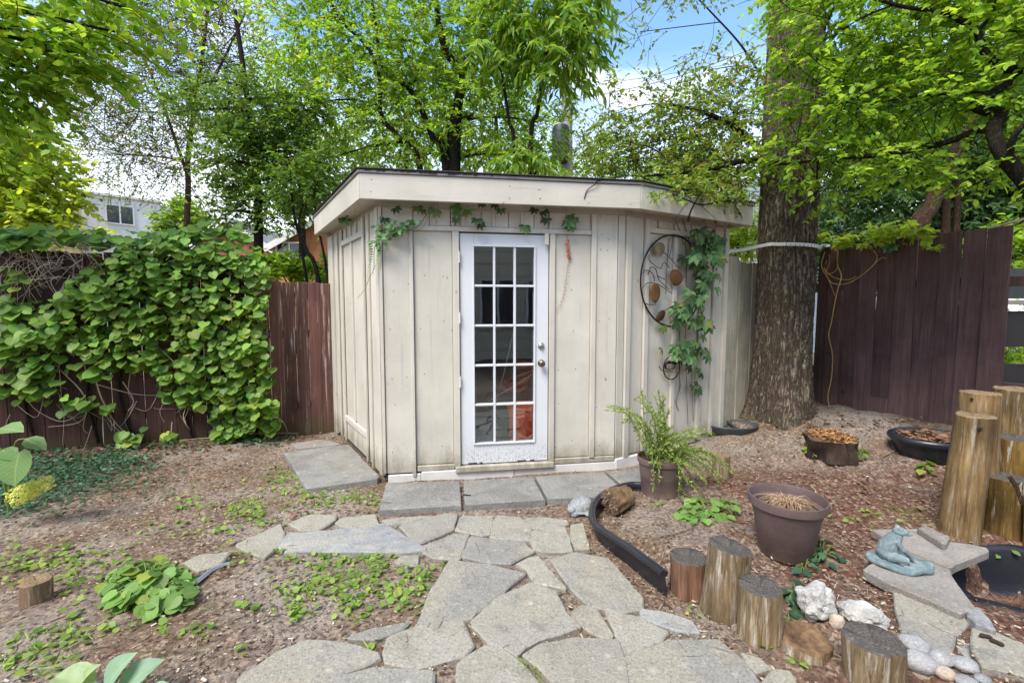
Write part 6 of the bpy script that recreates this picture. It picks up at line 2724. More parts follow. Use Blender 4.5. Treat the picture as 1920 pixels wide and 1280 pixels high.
# thin airy tree far left
base = ground_at(330, 11.5)
tree('airy_tree', 'tall airy tree with reddish twigs and sparse tiny leaves against the pale sky', base,
     [([base] + T((352, 380, 11.5), (352, 300, 11.5), (365, 200, 11.5), (380, 100, 11.5), (395, -40, 11.5), (400, -160, 11.5)), .075, .02),
      (T((352, 330, 11.5), (310, 210, 11.4), (270, 110, 11.3), (215, 20, 11.2), (170, -80, 11.2)), .04, .012), (T((362, 220, 11.5), (420, 110, 11.5), (470, 0, 11.6), (500, -90, 11.6)), .035, .012)],
     [EL(300, 130, 11.5, 130, 120), EL(215, 290, 11.3, 110, 80), EL(370, 40, 11.6, 110, 90), EL(325, 300, 11.6, 90, 80), EL(170, 140, 11.2, 90, 90), EL(230, 20, 11.3, 110, 80), EL(420, 110, 11.8, 80, 90), EL(265, 210, 11.4, 120, 90), EL(430, -60, 11.6, 120, 70), EL(240, -80, 11.3, 120, 70)],
     24000, 'dia', LM['sparse'], .078, bark='red_bark', per=9, tw=.55, droop=.1, nlimb=1.0, twr=.007, shell=.5, extra_twigs=600, limb_r=.022)

# near maple in the upper left corner
base = Vector((-5.6, 3.4, 0))
tree('maple_tree', 'near bright green maple reaching in from the upper left corner', base,
     [([base, base + Vector((.1, 0, 2.0)), base + Vector((.4, .2, 4.2)), base + Vector((.6, .3, 6.5))], .17, .06)],
     [EL(40, 60, 4.3, 100, 60), EL(140, 100, 4.4, 80, 34), EL(10, 175, 4.2, 75, 50), EL(215, 60, 4.6, 70, 26, w=.7), EL(250, 20, 4.7, 60, 22, w=.5), EL(-90, 90, 4.1, 110, 130), EL(110, -50, 4.5, 170, 60), EL(-60, 260, 4.1, 80, 60, w=.6), EL(330, -40, 5.0, 90, 30, w=.7), EL(75, 130, 4.3, 60, 30)],
     5600, 'ovate', LM['maple'], .086, per=10, tw=.40, droop=.28, wid=1.15, flat=.5, nobj=300)

# yellow green tree low on the left
base = ground_at(10, 7.0)
tree('yellow_tree', 'yellow green tree glowing above the vine fence at the left edge', base,
     [([base, base + Vector((.1, .1, 2.0)), base + Vector((.0, .1, 3.4))], .09, .04)],
     [EL(35, 290, 6.8, 80, 70), EL(80, 360, 6.7, 55, 50), EL(10, 400, 6.6, 80, 45), EL(-50, 300, 6.8, 90, 100), EL(95, 415, 6.6, 55, 22, w=.8), EL(150, 425, 6.6, 40, 12, w=.5)],
     9500, 'ovate', LM['yellow'], .095, per=10, tw=.3, droop=.25)

# small leaved tree between the pole and the big trunk
base = ground_at(1470, 6.4)
tree('spray_tree', 'loose small leaved tree whose sprays hang over the right of the shed roof', base,
     [([base] + T((1478, 500, 6.3), (1478, 380, 6.0), (1440, 300, 5.8), (1370, 235, 5.6), (1300, 205, 5.6), (1240, 195, 5.6)), .07, .012),
      (T((1478, 400, 6.1), (1430, 306, 5.2), (1330, 318, 4.9), (1260, 326, 4.8), (1210, 330, 4.7)), .04, .008),
      (T((1478, 380, 6.0), (1450, 200, 6.2), (1400, 100, 6.2), (1330, 20, 6.2), (1250, -60, 6.2)), .02, .006)],
     [EL(1195, 270, 5.7, 75, 40), EL(1300, 240, 5.6, 85, 65), EL(1385, 200, 5.8, 60, 70), EL(1250, 190, 5.9, 60, 40, w=.4), EL(1150, 215, 6.0, 45, 60, w=.4), EL(1330, 300, 5.3, 80, 34, w=1.2), EL(1270, 332, 4.9, 65, 16, w=.9), EL(1380, 318, 5.0, 55, 26), EL(1275, 352, 4.55, 60, 16, w=1.0), EL(1350, 362, 4.7, 55, 18, w=.9), EL(1340, 130, 6.1, 60, 40, w=.35), EL(1200, 60, 6.4, 40, 40, w=.15), EL(1160, 310, 5.9, 60, 14, w=.7), EL(1100, 270, 6.4, 40, 40, w=.4), EL(1290, -40, 6.2, 90, 40, w=.4)],
     10000, 'ovate', LM['spray'], .062, per=8, tw=.26, droop=.12, nlimb=1.2, twr=.003, extra_twigs=110, wid=.8, limb_r=.010)

# near tree arching in from the right edge
base = Vector((4.9, 3.0, 0))
tree('right_tree', 'near small leaved tree with a crooked dark branch arching in from the right', base,
     [([base] + T((1985, 480, 3.35), (1935, 360, 3.4), (1880, 290, 3.4), (1862, 240, 3.45), (1878, 215, 3.5), (1830, 198, 3.5), (1868, 172, 3.5), (1915, 140, 3.5), (1870, 122, 3.5), (1845, 96, 3.5), (1832, 60, 3.5), (1790, 32, 3.5), (1760, 22, 3.5), (1700, 14, 3.5), (1655, 3, 3.5)), .058, .010),
      (T((1866, 246, 3.45), (1835, 244, 3.5), (1790, 262, 3.6), (1720, 280, 3.7), (1640, 292, 3.8), (1560, 297, 3.9), (1500, 305, 4.0), (1440, 310, 4.1)), .030, .008),
      (T((1832, 60, 3.5), (1850, 40, 3.5), (1865, 10, 3.5), (1880, -60, 3.5)), .014, .006),
      (T((1868, 172, 3.5), (1800, 175, 3.6), (1700, 183, 3.7), (1620, 200, 3.8)), .010, .004),
      (T((1890, 300, 3.4), (1905, 250, 3.3), (1960, 200, 3.2)), .03, .01)],
     [EL(1560, 70, 3.9, 95, 75), EL(1690, 60, 3.8, 105, 75), EL(1830, 60, 3.6, 100, 70), EL(1500, 165, 4.1, 60, 65, w=.9), EL(1600, 195, 3.9, 110, 75), EL(1750, 180, 3.7, 90, 65), EL(1880, 170, 3.5, 70, 70, w=.8), EL(1500, 290, 4.1, 70, 45, w=.9), EL(1590, 310, 3.9, 75, 45), EL(1700, 310, 3.8, 80, 35, w=.9), EL(1830, 320, 3.6, 75, 35, w=.8), EL(1950, 60, 3.5, 90, 140), EL(1650, -60, 3.8, 190, 60), EL(1890, -60, 3.6, 140, 70), EL(1960, 280, 3.4, 60, 80, w=.8), EL(1500, -20, 4.0, 60, 60, w=.8), EL(1530, 370, 4.2, 40, 30, w=.4), EL(1650, 250, 4.4, 110, 60, w=.9)],
     16500, 'ovate', LM['lime'], .055, per=10, tw=.20, droop=.15, nlimb=1.2, twr=.0028, wid=1.0, flat=.5, nobj=300, extra_twigs=120, limb_r=.010)

# dark evergreens and a leaning trunk beyond the right fence
for i, (u, v, Y, ru, rv, lab) in enumerate(((1610, 390, 8.6, 95, 75, 'dark evergreen tree just right of the big trunk beyond the fence'), (1820, 370, 8.4, 80, 85, 'dark evergreen tree beyond the middle of the right fence'), (1960, 360, 8.0, 90, 110, 'dark evergreen tree at the right edge beyond the slatted screen'), (1715, 385, 9.6, 90, 85, 'dark evergreen tree behind the reddish leaning trunk'))):
    base = ground_at(u, Y)
    tree('evergreen_tree', lab, base, [([base, base + Vector((0, 0, 3.6))], .11, .04)],
         [EL(u, v, Y, ru, rv), EL(u - 20, v + 90, Y, ru * 1.1, 60, w=1.0), EL(u + 20, v - 100, Y + .4, ru, 60, w=.8), EL(u, v - 220, Y + .8, ru * 1.2, 90, w=.8)], 15000, 'dia', LM['ever'], .125, per=12, tw=.3, droop=.35, group='evergreen trees beyond the right fence', wid=.8)
base = ground_at(1715, 7.4)
tree('leaning_tree', 'reddish leaning trunk beyond the right fence', base, [([base] + T((1722, 440, 7.4), (1742, 395, 7.4), (1762, 350, 7.4), (1800, 270, 7.4), (1830, 200, 7.4)), .15, .07), (T((1772, 450, 7.8), (1774, 400, 7.8), (1776, 340, 7.8)), .07, .05), (T((1792, 450, 7.8), (1795, 380, 7.8), (1798, 320, 7.8)), .05, .04)],
     [EL(1800, 220, 7.5, 70, 60)], 800, 'dia', LM['ever'], .09, bark='red_bark')
base = ground_at(1385, 6.6)
tree('leafy_bush', 'lime green bush glowing between the shed corner and the big trunk', base, [([base, base + Vector((0, 0, 1.5))], .03, .015)],
     [EL(1385, 455, 6.6, 34, 34), EL(1420, 440, 6.8, 40, 40), EL(1350, 470, 6.7, 30, 40)], 1500, 'lance', LM['creeper_lime'], .16, per=9, tw=.25, cat='bush', wid=1.3)
base = ground_at(1890, 6.5)
tree('leafy_bush', 'pale green bush seen through the gaps of the slatted screen', base, [([base, base + Vector((0, 0, .9))], .03, .015)],
     [EL(1900, 640, 6.3, 60, 60), EL(1890, 460, 6.6, 50, 40)], 1500, 'ovate', LM['lime'], .09, per=8, tw=.22, cat='bush')

# belt of trees that closes the view behind the gardens
BG = 'trees behind the far gardens'
for i, (u, v, Y, ru, rv, mat, lab) in enumerate((
        (-60, 330, 20, 90, 130, 'mid', 'far green tree beyond the yellow house at the left edge'),
        (345, 430, 24, 40, 45, 'mid', 'far green tree between the white house and the brick gable'),
        (560, 250, 15, 100, 150, 'mid', 'far green tree behind the dark tree and the orange brick house'),
        (760, 230, 15, 120, 150, 'lime', 'far lime green tree seen through the stems behind the shed'),
        (930, 220, 16, 110, 160, 'lime', 'far lime green tree left of the utility pole'),
        (1130, 330, 18, 90, 60, 'mid', 'low far green tree right of the utility pole'),
        (1290, 350, 16, 90, 55, 'mid', 'low far green tree behind the right end of the roof'),
        (1660, 180, 13, 150, 200, 'mid', 'far green tree behind the crooked branch'),
        (1880, 200, 13, 120, 200, 'mid', 'far green tree behind the upper right corner'))):
    base = ground_at(u, Y)
    c = W(u, v, Y)
    tree('background_tree', lab, base, [([base, base.lerp(Vector((c.x, c.y, c.z)), .5) + Vector((.1, 0, 0)), c], .16, .06)],
         [EL(u, v, Y, ru, rv), EL(u - ru * .5, v + rv * .4, Y, ru * .6, rv * .5), EL(u + ru * .5, v + rv * .35, Y, ru * .6, rv * .5), EL(u + ru * .2, v - rv * .6, Y, ru * .6, rv * .5)],
         5200, 'dia', LM[mat], .17 if Y < 20 else .24, per=10, tw=.7, droop=.2, group=BG, twr=.012, limb_r=.05)

# ------------------------------------------------------------------ the vine on the left fence
def lf(u, v, off):
    return onplane(u, v, Vector((LF1[0], LF1[1], 0)), LFn, off)


def vine():
    root = empty('climbing_vine', lf(260, 800, .1), 'leafy climbing vine with round green leaves covering the left board fence', 'vine')
    dense = [(55, 610), (80, 575), (110, 545), (160, 505), (230, 470), (200, 452), (300, 440), (400, 446), (480, 462), (505, 500), (500, 540), (497, 590), (505, 640), (512, 680), (508, 720), (520, 760), (528, 800), (480, 800), (430, 830), (395, 815), (398, 770), (330, 750), (300, 740), (290, 690), (200, 690), (150, 660), (90, 650), (20, 660), (0, 640)]
    P, D, N, S = [], [], [], []

    def leaf(u, v, off, sz):
        p = lf(u, v, off)
        tip = Vector((rng.gauss(0, .6), rng.gauss(0, .2), -rng.uniform(.25, .9))) + LFn * rng.uniform(.5, 1.1)
        nr = LFn * rng.uniform(.3, .9) + Vector((rng.gauss(0, .30), rng.gauss(0, .2), rng.uniform(.6, 1.2)))
        P.append(p)
        D.append(tip)
        N.append(nr)
        S.append(sz)
    k = 0
    while k < 1900:
        u, v = rng.uniform(0, 530), rng.uniform(435, 832)
        if not inpoly(u, v, dense):
            continue
        bul = .10 + .26 * (0.5 + .5 * mnoise.noise(Vector((u * .012, v * .014, 5)))) * (1.2 - abs(v - 560) / 500)
        leaf(u, v, rng.uniform(.03, bul + .09), rng.uniform(.045, .108))
        k += 1
    # along the top of the fence, brighter on the sky line
    for _ in range(240):
        u = rng.uniform(-20, 470)
        leaf(u, 446 - 8 * math.sin(u * .02) + rng.gauss(0, 9), rng.uniform(-.12, .18), rng.uniform(.08, .12))
    # thin parts at the left
    for (uu, vv_, ru, rv, n) in ((30, 590, 60, 40, 60), (60, 690, 80, 40, 40), (20, 450, 40, 18, 26), (40, 455, 50, 12, 20), (15, 530, 30, 25, 16), (50, 700, 60, 40, 34), (20, 650, 40, 40, 22), (180, 700, 30, 20, 14), (70, 735, 40, 16, 12), (250, 825, 16, 14, 6), (165, 755, 18, 12, 9), (200, 770, 14, 10, 5), (120, 750, 30, 20, 6), (240, 815, 24, 16, 8), (315, 820, 14, 10, 7), (500, 800, 26, 10, 10), (440, 815, 40, 14, 30), (420, 690, 80, 120, 60), (5, 690, 20, 60, 14)):
        for _ in range(n):
            leaf(uu + rng.gauss(0, .5) * ru, vv_ + rng.gauss(0, .5) * rv, rng.uniform(.06, .25), rng.uniform(.06, .125))
    # the 300 leaves that stand proudest are single leaves, the rest one mass
    order = sorted(range(len(P)), key=lambda i: -(S[i] * 3 + (Vector(P[i]) - lf(260, 600, 0)).dot(LFn)))
    single = order[:300]
    protos = []
    for j in range(3):
        me = leaf_proto('heart', LM['vine_v'], 'leaf')
        for vt in me.vertices:
            vt.co.z += (.03 * j) * math.sin(vt.co.x * 5 + j) + .02 * mnoise.noise(vt.co * 4 + Vector((j, 0, 0)))
        protos.append(me)
    for i in single:
        leaf_obj('leaf', root, protos[rng.randrange(3)], P[i], D[i], N[i], S[i], rng.uniform(.85, 1.05))
    rest = order[300:]
    o = link('foliage', leaves_mesh('foliage', 'heart', [P[i] for i in rest], [D[i] for i in rest], [N[i] for i in rest], [S[i] for i in rest], LM['vine']), root)
    o['kind'] = 'stuff'
    # woody stems
    mb = MB()
    for _ in range(115):
        u, v = rng.uniform(-10, 175), rng.uniform(438, 530)
        a = lf(u, v, rng.uniform(.03, .16))
        e = lf(u + rng.uniform(-90, 90), v + rng.uniform(-10, 90), rng.uniform(.02, .2))
        m = a.lerp(e, .5) + Vector((rng.gauss(0, .05), rng.uniform(-.08, .0), rng.gauss(.03, .08)))
        mb.tube(curve([a, m, e], 8), [rng.uniform(.002, .0055), .0016], 4, cap=False)
    for _ in range(80):
        u, v = rng.uniform(0, 470), rng.uniform(560, 800)
        a = lf(u, v, rng.uniform(.04, .16))
        e = lf(u + rng.uniform(-60, 60), v + rng.uniform(0, 70), rng.uniform(.02, .2))
        m = a.lerp(e, .5) + Vector((rng.gauss(0, .05), rng.uniform(-.08, 0), rng.gauss(-.03, .06)))
        mb.tube(curve([a, m, e], 7), [rng.uniform(.002, .005), .0015], 4, cap=False)
    for pts in (((140, 640), (160, 690), (165, 750), (150, 790), (90, 800)), ((80, 650), (110, 690), (150, 730), (160, 760), (120, 790), (70, 770), (45, 740)), ((180, 712), (190, 745), (215, 790), (240, 815)), ((230, 715), (250, 750), (240, 770)), ((180, 720), (250, 738), (300, 740), (350, 730)), ((340, 825), (420, 818), (490, 812), (560, 812)), ((505, 770), (530, 790), (540, 812))):
        cv = curve([lf(u, v, rng.uniform(.05, .15)) for u, v in pts], 24)
        mb.tube(cv, [.007, .003], 5, cap=False)
    o = mb.build('stem', MT['pale_twig'], root, smooth=True, weld=False)
    o['kind'] = 'stuff'
    mb = MB()
    for j, u in enumerate((60, 150, 240, 330, 430)):
        pts = [lf(u + rng.gauss(0, 20), v, .05) for v in (830, 740, 650, 560, 470)]
        mb.tube(curve(pts, 20), [.014, .008], 6)
    o = mb.build('main_stem', MT['thin_bark'], root, smooth=True, weld=False)
    o['kind'] = 'stuff'


vine()


# ------------------------------------------------------------------ creepers on the shed
def creeper_leaf(root, me, P, n, off, size, tipdir=None, flip=1.0):
    d = tipdir or (Vector((rng.gauss(0, .4), 0, -1)) + n * rng.uniform(.1, .6))
    nr = n * rng.uniform(.6, 1) + Vector((rng.gauss(0, .35), rng.gauss(0, .15), rng.uniform(.1, .8)))
    return leaf_obj('leaf', root, me, P + n * off, d, nr, size)


def creepers():
    gm = leaf_proto('creeper', LM['creeper'], 'leaf')
    dm = leaf_proto('creeper', LM['creeper_dark'], 'leaf')
    rm_ = leaf_proto('creeper', LM['creeper_red'], 'leaf')
    om = leaf_proto('ovate', LM['creeper'], 'leaf')
    # on the angled wall, over the ornament
    root = empty('wall_creeper', wr(1290, 600, .05), 'green five-fingered creeper hanging down the right angled wall over the round ornament', 'creeper')
    polys = [([(390, 70), (500, 50), (610, 90), (630, 200), (560, 260), (590, 400), (560, 520), (520, 600), (515, 760), (480, 860), (430, 850), (380, 790), (260, 760), (255, 650), (350, 530), (430, 480), (370, 360), (345, 230)], 96), ([(195, 890), (330, 862), (545, 912), (555, 970), (490, 1018), (260, 1010), (195, 965)], 26)]
    for poly, n in polys:
        k = 0
        while k < n:
            x, y = rng.uniform(180, 640), rng.uniform(50, 1030)
            if not inpoly(x, y, poly):
                continue
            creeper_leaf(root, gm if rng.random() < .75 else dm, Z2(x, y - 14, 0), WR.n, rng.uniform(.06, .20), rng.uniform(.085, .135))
            k += 1
    for x, y, s in ((220, 770, .09), (200, 930, .09), (620, 190, .08), (485, 1085, .08), (500, 1120, .085), (465, 1180, .08), (440, 1215, .085), (500, 1220, .085), (480, 1245, .08), (410, 1060, .10)):
        creeper_leaf(root, gm if y < 1000 or rng.random() < .5 else dm, Z2(x, y - 10, 0), WR.n, .06, s)
    mb = MB()
    for pts in (((300, 110), (290, 230), (280, 330), (275, 520)), ((330, 60), (320, 160), (300, 240)), ((420, 60), (430, 400), (420, 700), (430, 1100), (432, 1280), (440, 1500)), ((500, 300), (520, 600), (512, 860), (515, 1280), (510, 1480)), ((380, 800), (375, 1100), (380, 1220), (350, 1330), (372, 1400)), ((460, 900), (470, 1200), (480, 1470)), ((520, 820), (505, 1000), (525, 1280), (530, 1480)), ((350, -20), (380, 60), (410, 160)), ((400, -40), (440, 100), (470, 260))):
        mb.tube(curve([Z2(x, y, rng.uniform(.012, .03)) for x, y in pts], 20), [.005, .0035], 5, cap=False)
    tag(mb.build('stem', MT['dry_twig'], root, smooth=True, weld=False), kind='stuff')
    # dry pale leaf caught on it
    leaf_obj('leaf', root, leaf_proto('ovate', LM['litter'], 'leaf'), Z2(540, 595, .1), (0, -.2, -1), (.4, -1, .2), .11).name
    leaf_obj('leaf', root, leaf_proto('ovate', LM['litter'], 'leaf'), Z2(620, 40, .1), (.5, -.2, -1), (.4, -1, .2), .07).name

    # under the eave of the front
    def zf(x, y, off=.04):
        return onplane(560 + x / 3.764, 280 + y / 3.764, WF.P, WF.n, off)
    root = empty('eave_creeper', zf(700, 560), 'small leaved creeper trailing under the eave across the top of the front wall', 'creeper')
    for x, y, s, dk in ((840, 410, .075, 0), (970, 435, .085, 0), (1095, 400, .085, 0), (1110, 440, .08, 0), (1190, 435, .085, 0), (685, 425, .07, 1), (615, 495, .07, 1), (1255, 500, .08, 1), (1275, 530, .07, 1), (1285, 395, .06, 1), (1370, 395, .07, 1), (1420, 430, .065, 1), (1660, 425, .07, 1), (1720, 440, .07, 1), (1590, 540, .09, 0), (1740, 490, .08, 1), (1880, 520, .09, 0), (1110, 495, .06, 1), (880, 430, .05, 1)):
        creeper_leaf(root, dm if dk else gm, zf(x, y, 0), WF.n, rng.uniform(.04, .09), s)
    for _ in range(74):
        t = rng.random()
        x = 825 - 290 * t + rng.gauss(0, 12)
        y = 515 + 100 * t + rng.gauss(0, 34 * (.4 + t))
        leaf_obj('leaf', root, om, zf(x, y, rng.uniform(.03, .12)), Vector((rng.gauss(-.3, .6), -.4, rng.gauss(-.5, .5))), Vector((rng.gauss(0, .5), -1, rng.uniform(0, .9))), rng.uniform(.035, .06))
    for k in range(30):
        t = k / 29
        x = 520 + 12 * math.sin(t * 5) + (-6 if k % 2 else 22) - 30 * max(0, t - .6)
        y = 640 + 260 * t
        leaf_obj('leaf', root, om, zf(x, y, .05), Vector((-.8 if k % 2 else .8, -.3, -.3)), Vector((rng.gauss(0, .4), -1, .6)), .040 * (1.1 - .8 * t))
    mb = MB()
    mb.tube(curve([zf(x, y, .035) for x, y in ((930, 395), (890, 480), (830, 550), (700, 590), (580, 620), (535, 700), (530, 840), (500, 900), (470, 980), (415, 1050))], 40), [.004, .0018], 5, cap=False)
    mb.tube(curve([zf(x, y, .05) for x, y in ((960, 380), (905, 500), (860, 560), (760, 580))], 16), .0022, 4, cap=False)
    for x in (980, 1095, 1190, 1275, 1590, 1735):
        mb.tube([zf(x, 375, .07), zf(x + 4, 420, .06)], .002, 4, cap=False)
    tag(mb.build('stem', MT['green_stem'], root, smooth=True, weld=False), kind='stuff')

    # the sprig right of the door: green top, red stalk below
    def z6(x, y, off=.03):
        return onplane(1000 + x / 3.765, 280 + y / 3.765, WF.P, WF.n, off)
    root = empty('red_sprig', z6(245, 500), 'green creeper sprig with a reddish dangling tip right of the door', 'creeper')
    for x, y, s in ((245, 470, .07), (255, 500, .085), (235, 520, .08), (255, 545, .075), (225, 505, .07), (275, 490, .07)):
        creeper_leaf(root, gm, z6(x, y, 0), WF.n, rng.uniform(.04, .08), s)
    for x, y in ((240, 640), (238, 665), (246, 690), (240, 715), (250, 735), (254, 750), (260, 760)):
        leaf_obj('leaf', root, rm_, z6(x, y, .03), Vector((rng.gauss(0, .4), -.3, -1)), Vector((rng.gauss(0, .6), -1, .3)), .030)
    mb = MB()
    mb.tube(curve([z6(x, y, .02) for x, y in ((228, 400), (236, 520), (240, 640), (252, 760), (238, 840), (225, 940), (205, 1050), (160, 1140))], 40), [.0022, .0014], 5, cap=False)
    for k in range(14):
        t = k / 13
        x, y = 252 - 60 * t * t, 770 + 330 * t
        mb.blob(z6(x + rng.uniform(-5, 5), y, .026), (.0045, .003, .0045), 6, 5)
    tag(mb.build('stem', MT['red_stem'], root, smooth=True, weld=False), kind='stuff')

    # under the left eave
    def zl(x, y, off=.06):
        return onplane(560 + x / 3.764, 280 + y / 3.764, WL.P, WL.n, off)
    root = empty('eave_sprig', zl(380, 480), 'lone green creeper sprig under the left eave', 'creeper')
    for x, y, s in ((380, 470, .10), (395, 490, .10), (365, 480, .09), (405, 455, .08)):
        creeper_leaf(root, gm, zl(x, y, 0), WL.n, rng.uniform(.06, .12), s)
    mb = MB()
    mb.tube([zl(400, 420, .1), zl(390, 470, .08)], .002, 4)
    mb.build('stem', MT['green_stem'], root)

    # bright creeper along the top of the right fence with yellow loops below
    lm_ = leaf_proto('creeper', LM['creeper_lime'], 'leaf')

    def zr(x, y, off=.04):
        return onplane(1380 + x / 3.048, 380 + y / 3.048, RFP, RFn, off + .045)
    root = empty('fence_creeper', zr(700, 215), 'bright yellow green creeper lying along the top of the right fence with looping bare stems', 'creeper')
    for (x0, y0, x1, y1, n, sp) in ((440, 200, 560, 200, 12, 28), (560, 225, 760, 200, 26, 14), (760, 195, 960, 160, 44, 26), (960, 170, 1120, 170, 30, 24), (1060, 220, 1150, 260, 6, 10), (420, 170, 480, 270, 12, 24)):
        for _ in range(n):
            t = rng.random()
            x, y = x0 + (x1 - x0) * t + rng.gauss(0, 10), y0 + (y1 - y0) * t + rng.gauss(0, sp)
            d = Vector((rng.gauss(0, .8), rng.gauss(-.4, .4), rng.gauss(.0, .5)))
            leaf_obj('leaf', root, lm_ if x > 520 or rng.random() < .4 else gm, zr(x, y, rng.uniform(.02, .16)), d, Vector((rng.gauss(0, .4), rng.gauss(-.3, .3), 1)), rng.uniform(.065, .11))
    for x, y in ((890, 235), (910, 245), (880, 250)):
        creeper_leaf(root, gm, zr(x, y, 0), RFn, .06, .09)
    mb = MB()
    for pts, r0 in ((((590, 262), (583, 350), (598, 420), (588, 490), (565, 560), (545, 680), (530, 760), (550, 870), (550, 1000), (520, 1110), (545, 1195)), .0065),
                    (((510, 280), (487, 355), (520, 420), (560, 460), (620, 465), (700, 430), (790, 350), (795, 290), (730, 240)), .005),
                    (((520, 330), (505, 375), (560, 425), (640, 440), (690, 420)), .0045), (((530, 285), (530, 350), (515, 400), (540, 460), (562, 530)), .004), (((578, 262), (578, 370), (540, 405), (495, 390)), .0045), (((790, 350), (830, 315), (860, 320)), .004),
                    (((545, 250), (600, 240), (720, 236), (800, 215), (900, 195), (1000, 180), (1100, 190)), .006)):
        cv = curve([zr(x + rng.gauss(0, 3), y, rng.uniform(.03, .055)) for x, y in pts], 8 * len(pts))
        mb.tube(cv, [r0 * 1.1, r0 * .8], 6, cap=False)
    o = mb.build('stem', MT['yellow_stem'], root, smooth=True, weld=False)
    o['kind'] = 'stuff'
    mb = MB()
    mb.tube(curve([zr(x, y, .05) for x, y in ((540, 280), (515, 320), (500, 375))], 10), [.012, .007], 7)
    mb.build('old_stem', MT['red_bark'], root, smooth=True)

    # bare branch drooping over the roof edge
    mb = MB()
    def zb(x, y, Y):
        return W(1000 + x / 3.765, 280 + y / 3.765, Y)
    for pts, r0 in (([(360, 350, 3.9), (380, 290, 3.9), (440, 245, 3.9), (455, 222, 3.9), (560, 205, 3.95), (650, 185, 4.0), (760, 195, 4.05), (850, 235, 4.1), (895, 270, 4.15), (990, 262, 4.3), (1110, 290, 4.4), (1300, 260, 4.6), (1450, 230, 4.9), (1560, 170, 5.2)], .0075),
                    ([(895, 270, 4.15), (940, 300, 4.15), (1090, 360, 4.2), (1180, 390, 4.3), (1330, 370, 4.4), (1500, 345, 4.6)], .009),
                    ([(1190, 300, 4.3), (1150, 360, 4.25), (1110, 440, 4.25), (1095, 500, 4.25)], .010), ([(1060, 300, 4.25), (1100, 340, 4.2), (1120, 370, 4.2)], .005),
                    ([(1120, 370, 4.2), (1070, 400, 4.2), (1020, 470, 4.2), (1000, 500, 4.2), (1040, 580, 4.2)], .003), ([(1180, 390, 4.3), (1230, 440, 4.25), (1290, 500, 4.25), (1285, 560, 4.25)], .0025), ([(1180, 300, 4.3), (1250, 340, 4.2), (1210, 440, 4.2)], .0025), ([(1240, 330, 4.3), (1330, 400, 4.3), (1380, 400, 4.3)], .0025), ([(980, 300, 4.2), (1010, 360, 4.1), (1090, 330, 4.1), (1180, 300, 4.2)], .0025), ([(820, 300, 4.1), (800, 360, 4.1)], .002)):
        mb.tube(curve([zb(*p) for p in pts], 6 * len(pts)), [r0 * .45, r0] if r0 > .0074 else [r0, r0 * .5], 5, jit=.12)
    o = mb.build('fallen_branch', MT['thin_bark'], None, smooth=True, weld=False)
    tag(o, 'bare forked dark branch drooping over the right end of the shed fascia', 'branch')
    P, D, N, S = [], [], [], []
    for x, y, Y, n, sp in ((870, 320, 4.1, 70, 36), (780, 250, 4.05, 5, 10), (1000, 300, 4.25, 80, 46), (1200, 310, 4.35, 110, 60), (1380, 290, 4.5, 100, 60), (1100, 230, 4.4, 90, 60), (1300, 360, 4.4, 50, 36), (1480, 330, 4.6, 60, 40), (1030, 350, 4.15, 20, 20)):
        for _ in range(n):
            P.append(zb(x + rng.gauss(0, sp), y + rng.gauss(0, sp * .6), Y + rng.gauss(0, .12)))
            D.append((rng.gauss(-.3, .7), rng.gauss(-.3, .5), rng.gauss(-.4, .5)))
            N.append((rng.gauss(0, .5), rng.gauss(-.2, .5), 1))
            S.append(rng.uniform(.038, .065))
    q = link('foliage', leaves_mesh('foliage', 'ovate', P, D, N, S, LM['spray'], .85), o)
    q['kind'] = 'stuff'


creepers()


# ------------------------------------------------------------------ low plants
def leafy(name, label, cat, base, leaves, mat, kind='heart', stem='green_stem', group=None):
    """leaves: (position, tip direction, normal, size)"""
    root = empty(name, base, label, cat, group)
    me = leaf_proto(kind, mat, 'leaf')
    mb = MB()
    for p, d, n, s in leaves:
        leaf_obj('leaf', root, me, p, d, n, s, rng.uniform(.9, 1.05))
        b = Vector(base) + (Vector(p) - Vector(base)) * .35
        b.z = base[2]
        mb.tube(curve([b, b.lerp(p, .6) + Vector((0, 0, .02)), p], 4), [.003, .002], 4, cap=False)
    tag(mb.build('stem', MT[stem], root, smooth=True, weld=False), kind='stuff')
    return root


def clump(u, v, ru, rv, n, size, hmax, jit=.35):
    out = []
    c = G(u, v)
    for _ in range(n):
        th, rr = rng.uniform(0, 6.28), math.sqrt(rng.random())
        p = G(u + ru * rr * math.cos(th), v + rv * rr * math.sin(th))
        hz = hmax * (1 - rr * rr * .6) * rng.uniform(.2, 1.15)
        o = (p - c)
        o.z = 0
        o = o.normalized() if o.length > 1e-4 else Vector((1, 0, 0))
        out.append((p + Vector((0, 0, hz)), o * .5 + Vector((rng.gauss(0, .8), rng.gauss(-.2, .8), -.2)), Vector((o.x * .35 + rng.gauss(0, jit), o.y * .35 - .25 + rng.gauss(0, jit), 1)), size * rng.uniform(.7, 1.2)))
    return c, out


